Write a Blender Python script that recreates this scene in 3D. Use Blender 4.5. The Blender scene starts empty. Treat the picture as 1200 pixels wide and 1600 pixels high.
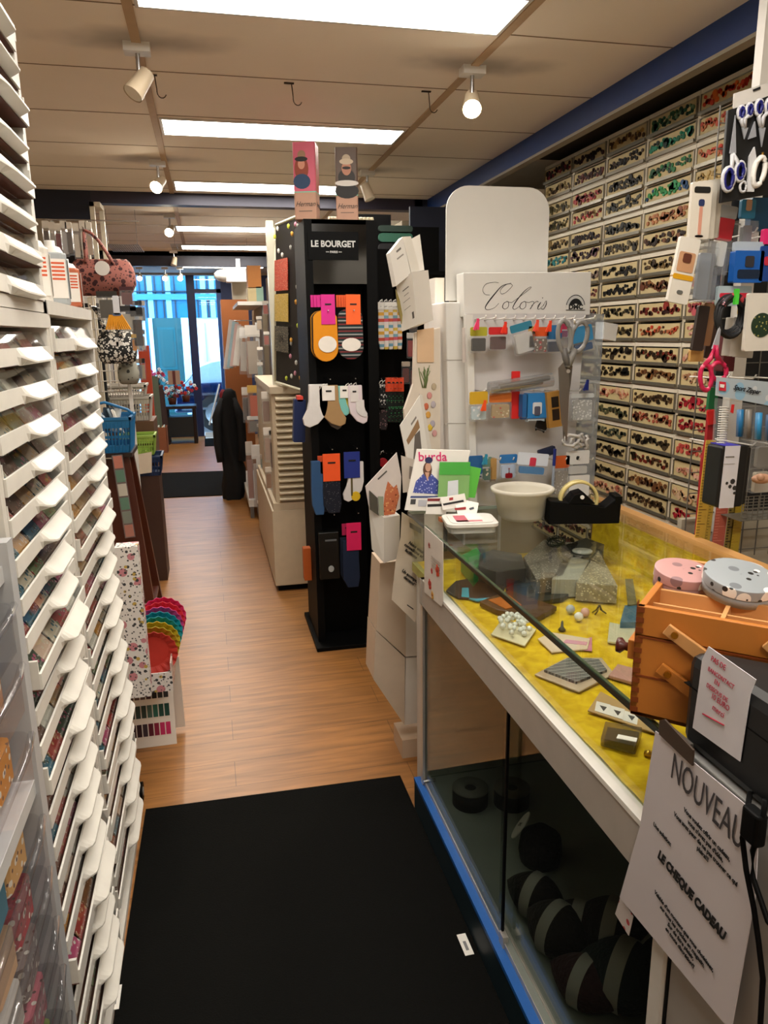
import bpy, bmesh, math, random
from mathutils import Matrix, Vector
random.seed(7)
D = bpy.data
SC = bpy.context.scene
COL = SC.collection
# ------------------------------------------------------------------ camera
F_PX = 1161.85; CAM_H = 1.55
PITCH, ROLL, YAW = (math.radians(a) for a in (13.43, 0.78, 12.93))
def cam_axes():
    cy, sy, cp, sp, cr, sr = math.cos(YAW), math.sin(YAW), math.cos(PITCH), math.sin(PITCH), math.cos(ROLL), math.sin(ROLL)
    Rz = Matrix(((cy, -sy, 0), (sy, cy, 0), (0, 0, 1)))
    M = Matrix(((1, 0, 0), (0, sp, cp), (0, -cp, sp)))
    Rr = Matrix(((cr, -sr, 0), (sr, cr, 0), (0, 0, 1)))
    return Rr @ M @ Rz
AX = cam_axes()
cam = D.cameras.new('camera'); cam.sensor_fit = 'VERTICAL'; cam.sensor_height = 36.0
cam.lens = F_PX * 36.0 / 1600.0; cam.clip_start = 0.02; cam.clip_end = 100
camo = D.objects.new('camera', cam); COL.objects.link(camo)
camo.matrix_world = Matrix.Translation((0, 0, CAM_H)) @ AX.transposed().to_4x4()
SC.camera = camo
# ------------------------------------------------------------------ light
SC.view_settings.view_transform = 'Standard'; SC.view_settings.look = 'None'
SC.view_settings.gamma = 1; SC.view_settings.use_curve_mapping = False
SC.view_settings.exposure = 1.55
PANEL_POWER = 9.0
SPOT_POWER = 14
w = D.worlds.new('sky'); SC.world = w; w.use_nodes = True
bg = w.node_tree.nodes['Background']; bg.inputs[0].default_value = (0.55, 0.78, 1.0, 1); bg.inputs[1].default_value = 3.8

# ------------------------------------------------------------------ helpers
def spot_at(px, py, ax, v):
    """world point on the plane ax = v that is seen at (px, py)"""
    d = AX.transposed() @ Vector(((px - 600) / F_PX, -(py - 800) / F_PX, -1.0))
    c = Vector((0, 0, CAM_H)); i = 'xyz'.index(ax)
    return c + d * ((v - c[i]) / d[i])
W = spot_at
def lin(h):
    h = h.lstrip('#'); out = []
    for k in (0, 2, 4):
        c = int(h[k:k + 2], 16) / 255
        out.append(c / 12.92 if c <= 0.04045 else ((c + 0.055) / 1.055) ** 2.4)
    return (*out, 1)
MATS = {}
def mat(hexc, rough=0.5, metal=0.0, var=0.10, scale=18.0, bump=0.0, spec=0.5, emit=0, coat=0):
    key = (hexc, rough, metal, var, scale, bump, spec, emit, coat)
    if key in MATS: return MATS[key]
    m = D.materials.new('surface_' + hexc.lstrip('#')); m.use_nodes = True
    nt = m.node_tree; b = nt.nodes['Principled BSDF']
    c = lin(hexc)
    b.inputs['Roughness'].default_value = rough; b.inputs['Metallic'].default_value = metal
    b.inputs['Specular IOR Level'].default_value = spec
    if coat: b.inputs['Coat Weight'].default_value = coat
    tc = nt.nodes.new('ShaderNodeTexCoord'); n = nt.nodes.new('ShaderNodeTexNoise')
    n.inputs['Scale'].default_value = scale; n.inputs['Detail'].default_value = 3
    nt.links.new(tc.outputs['Object'], n.inputs['Vector'])
    mx = nt.nodes.new('ShaderNodeMix'); mx.data_type = 'RGBA'
    mx.inputs[6].default_value = tuple(max(0, x * (1 - var)) for x in c[:3]) + (1,)
    mx.inputs[7].default_value = tuple(min(1, x * (1 + var)) for x in c[:3]) + (1,)
    nt.links.new(n.outputs['Fac'], mx.inputs[0]); nt.links.new(mx.outputs[2], b.inputs['Base Color'])
    if bump:
        bp = nt.nodes.new('ShaderNodeBump'); bp.inputs['Strength'].default_value = bump; bp.inputs['Distance'].default_value = 0.01
        nt.links.new(n.outputs['Fac'], bp.inputs['Height']); nt.links.new(bp.outputs[0], b.inputs['Normal'])
    if emit:
        b.inputs['Emission Color'].default_value = c; b.inputs['Emission Strength'].default_value = emit
    MATS[key] = m; return m
def glass(name, tint=(0.95, 1, 0.97), refl=0.10, rough=0.02, opac=0.0, col='#ffffff'):
    key = (name,)
    if key in MATS: return MATS[key]
    m = D.materials.new(name); m.use_nodes = True; nt = m.node_tree; nt.nodes.clear()
    o = nt.nodes.new('ShaderNodeOutputMaterial'); t = nt.nodes.new('ShaderNodeBsdfTransparent'); g = nt.nodes.new('ShaderNodeBsdfGlossy')
    t.inputs[0].default_value = (*tint, 1); g.inputs['Roughness'].default_value = rough
    l0 = nt.nodes.new('ShaderNodeLayerWeight'); l0.inputs[0].default_value = .5
    p5 = nt.nodes.new('ShaderNodeMath'); p5.operation = 'POWER'; p5.inputs[1].default_value = 5; nt.links.new(l0.outputs['Facing'], p5.inputs[0])
    lw = nt.nodes.new('ShaderNodeMath'); lw.operation = 'MULTIPLY'; lw.inputs[1].default_value = .6; nt.links.new(p5.outputs[0], lw.inputs[0])
    ad = nt.nodes.new('ShaderNodeMath'); ad.operation = 'ADD'; ad.use_clamp = True; ad.inputs[1].default_value = refl
    nt.links.new(lw.outputs[0], ad.inputs[0])
    mx = nt.nodes.new('ShaderNodeMixShader'); nt.links.new(ad.outputs[0], mx.inputs[0]); nt.links.new(t.outputs[0], mx.inputs[1]); nt.links.new(g.outputs[0], mx.inputs[2])
    last = mx
    if opac:
        df = nt.nodes.new('ShaderNodeBsdfDiffuse'); df.inputs[0].default_value = lin(col)
        m2 = nt.nodes.new('ShaderNodeMixShader'); m2.inputs[0].default_value = opac
        nt.links.new(mx.outputs[0], m2.inputs[1]); nt.links.new(df.outputs[0], m2.inputs[2]); last = m2
    nt.links.new(last.outputs[0], o.inputs[0]); MATS[key] = m; return m
def speckle(name, base, layers, rough=0.5):
    """base colour with printed blobs: layers of (hex, scale, radius)"""
    key = (name,)
    if key in MATS: return MATS[key]
    m = D.materials.new(name); m.use_nodes = True; nt = m.node_tree; b = nt.nodes['Principled BSDF']
    b.inputs['Roughness'].default_value = rough
    tc = nt.nodes.new('ShaderNodeTexCoord'); prev = None
    for i, (h, s, r) in enumerate(layers):
        v = nt.nodes.new('ShaderNodeTexVoronoi'); v.inputs['Scale'].default_value = s
        mp = nt.nodes.new('ShaderNodeMapping'); mp.inputs['Location'].default_value = (i * 3.3, i * 1.7, i * 2.1)
        nt.links.new(tc.outputs['Object'], mp.inputs[0]); nt.links.new(mp.outputs[0], v.inputs['Vector'])
        lt = nt.nodes.new('ShaderNodeMath'); lt.operation = 'LESS_THAN'; lt.inputs[1].default_value = r
        nt.links.new(v.outputs['Distance'], lt.inputs[0])
        mx = nt.nodes.new('ShaderNodeMix'); mx.data_type = 'RGBA'; mx.inputs[6].default_value = lin(base); mx.inputs[7].default_value = lin(h)
        if prev: nt.links.new(prev, mx.inputs[6])
        nt.links.new(lt.outputs[0], mx.inputs[0]); prev = mx.outputs[2]
    nt.links.new(prev, b.inputs['Base Color']); MATS[key] = m; return m
def bands(name, cols, scale, axis='Z', rough=0.8):
    key = (name,)
    if key in MATS: return MATS[key]
    m = D.materials.new(name); m.use_nodes = True; nt = m.node_tree; b = nt.nodes['Principled BSDF']; b.inputs['Roughness'].default_value = rough
    tc = nt.nodes.new('ShaderNodeTexCoord'); sp = nt.nodes.new('ShaderNodeSeparateXYZ'); nt.links.new(tc.outputs['Object'], sp.inputs[0])
    mu = nt.nodes.new('ShaderNodeMath'); mu.operation = 'MULTIPLY'; mu.inputs[1].default_value = scale; nt.links.new(sp.outputs['XYZ'.index(axis)], mu.inputs[0])
    fr = nt.nodes.new('ShaderNodeMath'); fr.operation = 'FRACT'; nt.links.new(mu.outputs[0], fr.inputs[0])
    cr = nt.nodes.new('ShaderNodeValToRGB'); cr.color_ramp.interpolation = 'CONSTANT'
    el = cr.color_ramp.elements
    while len(el) < len(cols): el.new(0.5)
    for i, h in enumerate(cols): el[i].position = i / len(cols); el[i].color = lin(h)
    nt.links.new(fr.outputs[0], cr.inputs[0]); nt.links.new(cr.outputs[0], b.inputs['Base Color']); MATS[key] = m; return m

class MB:
    def __init__(s, M=None): s.v = []; s.f = []; s.mi = []; s.mats = []; s.M = M or Matrix.Identity(4); s.sm = []
    def m(s, mt):
        if mt not in s.mats: s.mats.append(mt)
        return s.mats.index(mt)
    def add(s, vs, fs, mt, T=None, smooth=False):
        o = len(s.v); T = s.M @ T if T else s.M; k = s.m(mt)
        for p in vs: s.v.append(tuple(T @ Vector(p)))
        for f in fs: s.f.append([i + o for i in f]); s.mi.append(k); s.sm.append(smooth)
        return s
    def box(s, x0, x1, y0, y1, z0, z1, mt, T=None):
        vs = [(x, y, z) for x in (x0, x1) for y in (y0, y1) for z in (z0, z1)]
        return s.add(vs, [(0, 1, 3, 2), (4, 6, 7, 5), (0, 4, 5, 1), (2, 3, 7, 6), (0, 2, 6, 4), (1, 5, 7, 3)], mt, T)
    def cbox(s, c, d, mt, T=None):
        return s.box(c[0] - d[0] / 2, c[0] + d[0] / 2, c[1] - d[1] / 2, c[1] + d[1] / 2, c[2] - d[2] / 2, c[2] + d[2] / 2, mt, T)
    def rbox(s, x0, x1, y0, y1, z0, z1, r, mt, T=None, n=4, axis='z'):
        """box with rounded corners round one axis"""
        if axis == 'z': a0, a1, b0, b1, c0, c1 = x0, x1, y0, y1, z0, z1
        elif axis == 'y': a0, a1, b0, b1, c0, c1 = x0, x1, z0, z1, y0, y1
        else: a0, a1, b0, b1, c0, c1 = y0, y1, z0, z1, x0, x1
        pts = []
        for cx, cy, st in ((a1 - r, b1 - r, 0), (a0 + r, b1 - r, 90), (a0 + r, b0 + r, 180), (a1 - r, b0 + r, 270)):
            for i in range(n + 1):
                t = math.radians(st + 90 * i / n); pts.append((cx + r * math.cos(t), cy + r * math.sin(t)))
        def to(p, c): return (p[0], p[1], c) if axis == 'z' else ((p[0], c, p[1]) if axis == 'y' else (c, p[0], p[1]))
        N = len(pts); vs = [to(p, c0) for p in pts] + [to(p, c1) for p in pts]
        fs = [list(range(N))[::-1], list(range(N, 2 * N))] + [(i, (i + 1) % N, N + (i + 1) % N, N + i) for i in range(N)]
        return s.add(vs, fs, mt, T)
    def poly(s, pts, vec, mt, T=None):
        """polygon (3D points) extruded by vec"""
        vec = Vector(vec); N = len(pts); vs = [Vector(p) for p in pts]; vs += [p + vec for p in vs]
        fs = [list(range(N))[::-1], list(range(N, 2 * N))] + [(i, (i + 1) % N, N + (i + 1) % N, N + i) for i in range(N)]
        return s.add([tuple(p) for p in vs], fs, mt, T)
    def cyl(s, p0, p1, r, mt, r2=None, n=12, T=None, cap=True, smooth=True):
        p0, p1 = Vector(p0), Vector(p1); r2 = r if r2 is None else r2
        d = (p1 - p0).normalized(); a = d.orthogonal().normalized(); b = d.cross(a)
        vs = []
        for p, rr in ((p0, r), (p1, r2)):
            for i in range(n):
                t = 2 * math.pi * i / n; vs.append(tuple(p + (a * math.cos(t) + b * math.sin(t)) * rr))
        s.add(vs, [(i, (i + 1) % n, n + (i + 1) % n, n + i) for i in range(n)], mt, T, smooth)
        if cap: s.add(vs, [list(range(n))[::-1], list(range(n, 2 * n))], mt, T)
        return s
    def lathe(s, prof, mt, c=(0, 0, 0), n=24, T=None, sx=1, sy=1):
        vs = []
        for r, z in prof:
            for i in range(n):
                t = 2 * math.pi * i / n; vs.append((c[0] + r * math.cos(t) * sx, c[1] + r * math.sin(t) * sy, c[2] + z))
        fs = [(k * n + i, k * n + (i + 1) % n, (k + 1) * n + (i + 1) % n, (k + 1) * n + i) for k in range(len(prof) - 1) for i in range(n)]
        return s.add(vs, fs, mt, T, True)
    def tube(s, pts, r, mt, n=6, T=None, closed=False):
        pts = [Vector(p) for p in pts]; vs = []; N = len(pts)
        for k, p in enumerate(pts):
            a = pts[(k - 1) % N] if (k > 0 or closed) else p; b = pts[(k + 1) % N] if (k < N - 1 or closed) else p
            d = (b - a).normalized(); up = Vector((0, 0, 1)) if abs(d.z) < .9 else Vector((0, 1, 0))
            u = d.cross(up).normalized(); v = d.cross(u); rr = r[k] if isinstance(r, (list, tuple)) else r
            for i in range(n):
                t = 2 * math.pi * i / n; vs.append(tuple(p + (u * math.cos(t) + v * math.sin(t)) * rr))
        M = N if closed else N - 1
        fs = [(k * n + i, k * n + (i + 1) % n, ((k + 1) % N) * n + (i + 1) % n, ((k + 1) % N) * n + i) for k in range(M) for i in range(n)]
        if not closed: fs += [list(range(n))[::-1], list(range((N - 1) * n, N * n))]
        return s.add(vs, fs, mt, T, True)
    def ball(s, c, r, mt, n=12, T=None, sc=(1, 1, 1)):
        prof = [(max(1e-4, r * math.sin(math.pi * k / (n // 2))), -r * math.cos(math.pi * k / (n // 2))) for k in range(n // 2 + 1)]
        vs = []
        for rr, z in prof:
            for i in range(n):
                t = 2 * math.pi * i / n; vs.append((c[0] + rr * math.cos(t) * sc[0], c[1] + rr * math.sin(t) * sc[1], c[2] + z * sc[2]))
        fs = [(k * n + i, k * n + (i + 1) % n, (k + 1) * n + (i + 1) % n, (k + 1) * n + i) for k in range(len(prof) - 1) for i in range(n)]
        return s.add(vs, fs, mt, T, True)
    def mesh(s, name):
        me = D.meshes.new(name); me.from_pydata(s.v, [], s.f); me.validate()
        for mt in s.mats: me.materials.append(mt)
        if len(me.polygons) == len(s.f):
            me.polygons.foreach_set('material_index', s.mi); me.polygons.foreach_set('use_smooth', s.sm)
        bm = bmesh.new(); bm.from_mesh(me); bmesh.ops.recalc_face_normals(bm, faces=bm.faces); bm.to_mesh(me); bm.free()
        return me
    def build(s, name, parent=None, bevel=0):
        o = D.objects.new(name, s.mesh(name)); COL.objects.link(o)
        if parent: o.parent = parent
        if bevel:
            b = o.modifiers.new('bevel', 'BEVEL'); b.width = bevel; b.segments = 2; b.limit_method = 'ANGLE'
        return o
def tag(o, label=None, cat=None, group=None, kind=None):
    if label: o['label'] = label
    if cat: o['category'] = cat
    if group: o['group'] = group
    if kind: o['kind'] = kind
    return o
def thing(name, label, cat, loc=(0, 0, 0), rz=0, group=None, rot=None):
    o = D.objects.new(name, None); COL.objects.link(o); o.location = loc
    o.rotation_euler = rot if rot else (0, 0, rz); o.empty_display_size = 0.05
    return tag(o, label, cat, group)
def struct(mb, name, bevel=0): return tag(mb.build(name, None, bevel), kind='structure')
def copy_tree(o, parent=None):
    c = o.copy(); COL.objects.link(c); c.parent = parent
    for ch in o.children: copy_tree(ch, c)
    return c
def text(name, body, size, mt, parent, M, sx=1.0, shear=0, align='CENTER', ext=0.0002, bold=0, vert='CENTER', space=1.0, lineh=1.0):
    cu = D.curves.new(name, 'FONT'); cu.body = body; cu.size = size; cu.extrude = ext; cu.align_x = align; cu.align_y = vert
    cu.shear = shear; cu.offset = bold; cu.space_character = space; cu.space_line = lineh; cu.resolution_u = 3
    t = D.objects.new(name, cu); COL.objects.link(t)
    dg = bpy.context.evaluated_depsgraph_get(); me = D.meshes.new_from_object(t.evaluated_get(dg)); D.objects.remove(t)
    me.transform(M @ Matrix.Diagonal((sx, 1, 1, 1))); me.materials.clear(); me.materials.append(mt)
    o = D.objects.new(name, me); COL.objects.link(o); o.parent = parent; return o
def face(origin, right, up):
    """matrix whose local x,y run along right,up on a surface"""
    r = Vector(right).normalized(); u = Vector(up).normalized(); n = r.cross(u).normalized(); u = n.cross(r)
    return Matrix((( r.x, u.x, n.x, origin[0]), (r.y, u.y, n.y, origin[1]), (r.z, u.z, n.z, origin[2]), (0, 0, 0, 1)))
ORD = ['top', 'second', 'third', 'fourth', 'fifth', 'sixth', 'seventh', 'eighth', 'ninth', 'tenth', 'eleventh', 'twelfth', 'thirteenth', 'fourteenth', 'fifteenth', 'sixteenth', 'seventeenth', 'eighteenth', 'nineteenth', 'twentieth', 'twenty-first', 'twenty-second', 'twenty-third']
WHITE = mat('#dedad2', 0.45); CREAM = mat('#d9cfb8', 0.5); BLACK = mat('#030303', 0.6, var=.2, spec=.12); NAVY = mat('#0c1c3c', 0.5)
PAPER = mat('#e8e4dc', 0.7, var=.03); INK = mat('#0a0a0a', 0.6); CHROME = mat('#b8b8b8', 0.25, 1.0); CARD = mat('#e2ddd2', 0.6, var=.04)
CLEAR = glass('clear_film', (0.93, 0.94, 0.95), 0.06, 0.12, 0.06)
GLASS = glass('pane_glass', (0.965, 0.985, 0.965), 0.025, 0.01)

# ------------------------------------------------------------------ the room
def floor_material():
    m = D.materials.new('oak_planks'); m.use_nodes = True; nt = m.node_tree; b = nt.nodes['Principled BSDF']
    tc = nt.nodes.new('ShaderNodeTexCoord'); br = nt.nodes.new('ShaderNodeTexBrick')
    br.inputs['Scale'].default_value = 1.0; br.inputs['Brick Width'].default_value = 1.25; br.inputs['Row Height'].default_value = 0.16
    br.inputs['Mortar Size'].default_value = 0.0012; br.inputs['Bias'].default_value = 0
    br.inputs['Color1'].default_value = lin('#a8743f'); br.inputs['Color2'].default_value = lin('#9c6c3c'); br.inputs['Mortar'].default_value = lin('#6e4a28')
    nt.links.new(tc.outputs['Object'], br.inputs['Vector'])
    mp = nt.nodes.new('ShaderNodeMapping'); mp.inputs['Scale'].default_value = (1.6, 16, 1); nt.links.new(tc.outputs['Object'], mp.inputs[0])
    n = nt.nodes.new('ShaderNodeTexNoise'); n.inputs['Scale'].default_value = 2.2; n.inputs['Detail'].default_value = 6; n.inputs['Distortion'].default_value = .6
    nt.links.new(mp.outputs[0], n.inputs['Vector'])
    cr = nt.nodes.new('ShaderNodeValToRGB'); cr.color_ramp.elements[0].position = .3; cr.color_ramp.elements[0].color = (.62, .6, .58, 1)
    cr.color_ramp.elements[1].position = .7; cr.color_ramp.elements[1].color = (1.12, 1.1, 1.08, 1); nt.links.new(n.outputs['Fac'], cr.inputs[0])
    mx = nt.nodes.new('ShaderNodeMix'); mx.data_type = 'RGBA'; mx.blend_type = 'MULTIPLY'; mx.inputs[0].default_value = 1
    nt.links.new(br.outputs['Color'], mx.inputs[6]); nt.links.new(cr.outputs[0], mx.inputs[7]); nt.links.new(mx.outputs[2], b.inputs['Base Color'])
    b.inputs['Roughness'].default_value = 0.38
    return m
H = 2.55
RX = 2.32
struct(MB().box(-1.75, RX, -1.2, 12.3, -0.05, 0, floor_material()), 'floor')
CEIL = mat('#f2e7d6', 0.85, var=.05, scale=3)
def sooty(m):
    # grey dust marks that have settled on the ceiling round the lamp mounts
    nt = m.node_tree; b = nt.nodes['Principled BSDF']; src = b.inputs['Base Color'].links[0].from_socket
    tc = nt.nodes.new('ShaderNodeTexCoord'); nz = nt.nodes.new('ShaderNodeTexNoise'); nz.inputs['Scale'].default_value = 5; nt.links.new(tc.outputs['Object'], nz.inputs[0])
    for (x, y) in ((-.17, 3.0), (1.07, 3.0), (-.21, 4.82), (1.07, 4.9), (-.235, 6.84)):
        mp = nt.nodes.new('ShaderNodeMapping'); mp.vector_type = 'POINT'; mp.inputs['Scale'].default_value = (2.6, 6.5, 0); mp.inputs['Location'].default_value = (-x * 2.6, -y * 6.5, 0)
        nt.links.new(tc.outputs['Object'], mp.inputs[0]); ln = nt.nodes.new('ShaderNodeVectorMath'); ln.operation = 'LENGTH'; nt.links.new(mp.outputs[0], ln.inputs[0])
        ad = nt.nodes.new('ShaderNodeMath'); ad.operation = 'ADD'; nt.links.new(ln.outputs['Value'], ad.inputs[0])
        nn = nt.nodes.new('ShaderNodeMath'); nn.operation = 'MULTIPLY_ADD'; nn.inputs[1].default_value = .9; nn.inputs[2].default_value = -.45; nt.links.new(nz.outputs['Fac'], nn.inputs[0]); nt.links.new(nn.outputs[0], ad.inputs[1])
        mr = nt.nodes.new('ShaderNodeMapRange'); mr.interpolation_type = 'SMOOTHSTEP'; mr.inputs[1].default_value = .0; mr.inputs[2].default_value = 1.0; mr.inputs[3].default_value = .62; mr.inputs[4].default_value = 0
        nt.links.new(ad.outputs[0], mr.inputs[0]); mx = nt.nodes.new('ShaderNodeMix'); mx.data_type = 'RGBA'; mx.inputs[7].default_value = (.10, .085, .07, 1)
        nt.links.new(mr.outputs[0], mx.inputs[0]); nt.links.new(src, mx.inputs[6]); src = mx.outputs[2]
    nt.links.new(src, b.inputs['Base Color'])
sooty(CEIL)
cm = MB(); SEAM = mat('#8a755c', .9); RUN = mat('#b89c7a', .7)
for y0, y1, zc in ((-1.2, 5.86, H), (5.86, 9.7, H), (9.7, 12.3, 2.5)):
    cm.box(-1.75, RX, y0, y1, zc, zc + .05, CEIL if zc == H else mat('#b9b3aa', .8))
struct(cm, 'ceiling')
sm = MB()
k = -0.9
while k < 9.6:
    if not any(a < k < b for a, b in ()): sm.box(-1.75, 1.72, k - .003, k + .003, H - .0015, H, SEAM)
    k += 0.6
struct(sm, 'trim_1')
rm = MB()
for x in (-.17, 1.07): rm.box(x - .016, x + .016, -1.2, 9.6, H - .006, H, RUN)
struct(rm, 'trim_2')
struct(MB().box(-1.8, -1.75, -1.2, 12.3, 0, H, mat('#cfc4b0', .8)), 'wall_left')
struct(MB().box(RX, RX + .05, -1.2, 12.3, 0, H, mat('#b9ad98', .8)), 'wall_right')
struct(MB().box(-1.8, RX + .05, -1.25, -1.2, 0, H, mat('#c9bda8', .8)), 'wall_back')
BLUE = mat('#12356f', .45)
b = MB(); b.box(1.72, 1.75, -1.2, 5.86, 2.445, H, BLUE); struct(b, 'trim_3')
b = MB(); b.box(1.715, 1.76, -1.2, 5.86, 2.432, 2.445, mat('#8f8674', .5)); struct(b, 'trim_4')
b = MB(); b.box(1.76, RX, -1.2, 4.4, H - .012, H, mat('#3a352b', .9)); struct(b, 'trim_5')  # ceiling recess behind the fascia: its unlit shade is painted as a dark panel
NV = mat('#10182c', .5)
# opening to the second room
b = MB(); b.box(-1.75, -.72, 5.86, 5.96, 2.36, H, NV).box(-.72, 1.68, 5.86, 5.96, 2.47, H, mat('#2b2838', .5)); struct(b, 'trim_6')
b = MB(); b.box(1.62, RX, 5.86, 5.98, 0, H, NV); struct(b, 'wall_far_right')
b = MB(); b.box(-1.75, -1.0, 5.86, 5.98, 0, 2.36, mat('#a79a84', .7)); struct(b, 'wall_far_left')
b = MB(); b.box(-1.75, 1.9, 9.7, 9.8, 2.38, H, mat('#23222e', .5)); struct(b, 'trim_7')
def frame_post(x, y, z0, z1, name):
    b = MB()
    for dx in (0, .19):
        b.box(x + dx * .2, x + dx * .2 + .03, y + dx, y + dx + .03, z0, z1, CREAM)
    b.box(x, x + .07, y, y + .22, z1 - .03, z1, CREAM); b.box(x, x + .07, y, y + .22, z0, z0 + .03, CREAM)
    return struct(b, name)
frame_post(-.72, 5.75, .9, 2.46, 'trim_8'); 
b = MB()
for x in (1.33, 1.52): b.box(x, x + .035, 5.9, 5.94, .0, 2.4, CREAM)
b.box(1.33, 1.555, 5.9, 5.94, 2.36, 2.4, CREAM); b.box(1.36, 1.53, 5.93, 5.95, 0, 2.37, mat('#b8a88c', .6)); struct(b, 'trim_9')
# light panels in the ceiling
EM = mat('#fff9f0', .5, emit=PANEL_POWER, var=0); PF = mat('#cfcbc2', .5)
panels = [(.45, 2.42, 2.69, 1.17), (.45, 3.95, 4.22, 1.17), (.45, 5.42, 5.72, 1.17), (.3, 7.5, 7.82, 1.0), (.3, 9.0, 9.42, 1.0), (.3, 10.95, 11.25, 1.1), (.45, .9, 1.17, 1.17), (.45, -.6, -.33, 1.17)]
names = ['nearest wide ceiling light panel above the aisle', 'middle ceiling light panel above the sock stand', 'third ceiling light panel just before the dark header', 'light panel on the far room ceiling, first past the header', 'light panel on the far room ceiling before the second header', 'last slim light over the shop window', 'ceiling light panel over the till', 'ceiling light panel behind the till']
for (xc, y0, y1, wd), nm in zip(panels, names):
    zc = H if y0 < 9.6 else 2.5
    t = thing('ceiling_light', 'white rectangular ' + nm, 'ceiling light', (xc, (y0 + y1) / 2, zc), group='ceiling light panels')
    hy = (y1 - y0) / 2; hx = wd / 2
    f = MB().box(-hx - .012, hx + .012, -hy - .012, -hy, -.008, 0, PF).box(-hx - .012, hx + .012, hy, hy + .012, -.008, 0, PF).box(-hx - .012, -hx, -hy, hy, -.008, 0, PF).box(hx, hx + .012, -hy, hy, -.008, 0, PF)
    f.build('frame', t)
    MB().box(-hx, hx, -hy, hy, -.006, -.001, EM).build('diffuser', t)
def spotlight(x, y, z, aim, lit, label, power=1.0):
    t = thing('spotlight', label, 'spotlight', (x, y, z), group='ceiling spotlights')
    MB().box(-.045, .045, -.03, .03, -.03, 0, WHITE).build('mount', t)
    MB().cyl((0, 0, -.03), (0, 0, -.10), .008, CHROME).build('stem', t)
    d = Vector(aim).normalized(); c = Vector((0, 0, -.125))
    sh = MB(); sh.cyl(c - d * .05, c + d * .05, .028, mat('#c8b69a', .4), .036, 16, cap=False); sh.cyl(c - d * .05, c - d * .048, .028, mat('#8c7c66', .4)); sh.build('lamp_head', t)
    MB().cyl(c + d * .044, c + d * .047, .034, mat('#fff2d8', .3, emit=25, var=0) if lit else mat('#e8e0d0', .2)).build('bulb', t)
    if lit:
        L = D.lights.new('spot_lamp', 'SPOT'); L.energy = SPOT_POWER * power; L.spot_size = math.radians(75); L.spot_blend = .7; L.color = (1, .86, .68); L.shadow_soft_size = .03
        lo = D.objects.new('lamp_light', L); COL.objects.link(lo); lo.parent = t; lo.location = c + d * .06; lo.rotation_euler = d.to_track_quat('-Z', 'Y').to_euler()
spotlight(-.17, 3.03, H, (-.5, -.3, -.75), False, 'unlit spotlight on the left ceiling runner nearest the camera')
spotlight(1.07, 3.03, H, (-.25, -.75, -.7), True, 'glowing spotlight on the right ceiling runner nearest the camera', 1.2)
spotlight(-.21, 4.85, H, (-.35, -.8, -.6), True, 'glowing spotlight on the left runner before the dark header')
spotlight(1.05, 4.92, H, (.3, -.2, -.9), False, 'beige spotlight behind the boxes on the sock stand, pointing down')
spotlight(-.235, 6.86, H, (-.2, -.85, -.5), True, 'first glowing spotlight past the dark header')
spotlight(-.31, 9.6, H, (-.2, -.3, -.9), False, 'small spotlight at the second header')
for i, (px, py, lb) in enumerate(((219, 437, 'leftmost'), (258, 430, 'middle'), (281, 420, 'rightmost'))):
    p = W(px, py, 'y', 11.3); spotlight(p.x, 11.3, 2.5, (-.1, -.8, -.5), True, lb + ' of the three spotlights above the shop window', .5)
for i, (x, lb) in enumerate(((-.13, 'left'), (.405, 'middle'), (.985, 'right'))):
    hk = MB().box(-.03, .01, -.006, .006, -.004, 0, mat('#3a2f22', .5, 0.8))
    hk.tube([(0, 0, 0), (.005, 0, -.05)] + [(.005 + .018 - .018 * math.cos(a), 0, -.06 - .022 * math.sin(a)) for a in [j * .45 for j in range(7)]], .0022, mat('#5a4b38', .4, .7))
    o = hk.build('ceiling_hook'); o.location = (x, 3.34, H - .001); tag(o, f'thin metal ceiling hook, {lb} one in the row behind the nearest light panel', 'hook', 'metal ceiling hooks')
# ------------------------------------------------------------------ mats on the floor
RUB = mat('#0b0b09', .95, var=.4, scale=220, bump=.3, spec=.1)
def mat_on_floor(pts, label):
    m = MB().poly([(x, y, .001) for x, y in pts], (0, 0, .007), RUB); o = m.build('floor_mat'); tag(o, label, 'floor mat', 'black floor mats')
mat_on_floor([(-.301, 2.33), (.5765, 2.31), (.5765, .3), (-.33, .3)], 'large black floor mat in the aisle beside the glass counter')
mat_on_floor([(-.667, 8.96), (.263, 8.85), (.26, 7.46), (-.61, 7.52)], 'black floor mat further back in the middle of the shop')
mat_on_floor([(-.124, 12.2), (.3, 12.2), (.3, 11.02), (-.122, 11.05)], 'small dark doormat at the shop door')
for px, py, lb in ((180, 1558, 'small white tag on the mat edge beside the drawer cabinets'), (727, 1475, 'small white tag on the mat edge beside the blue plinth')):
    p = W(px, py, 'z', .01); s = MB().box(-.012, .012, -.035, .035, 0, .001, PAPER).box(-.004, .004, -.02, .01, .001, .0012, mat('#777777')); o = s.build('mat_tag'); o.location = (p.x, p.y, .0085); tag(o, lb, 'tag', 'mat tags'); o.rotation_euler.z = .0
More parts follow.
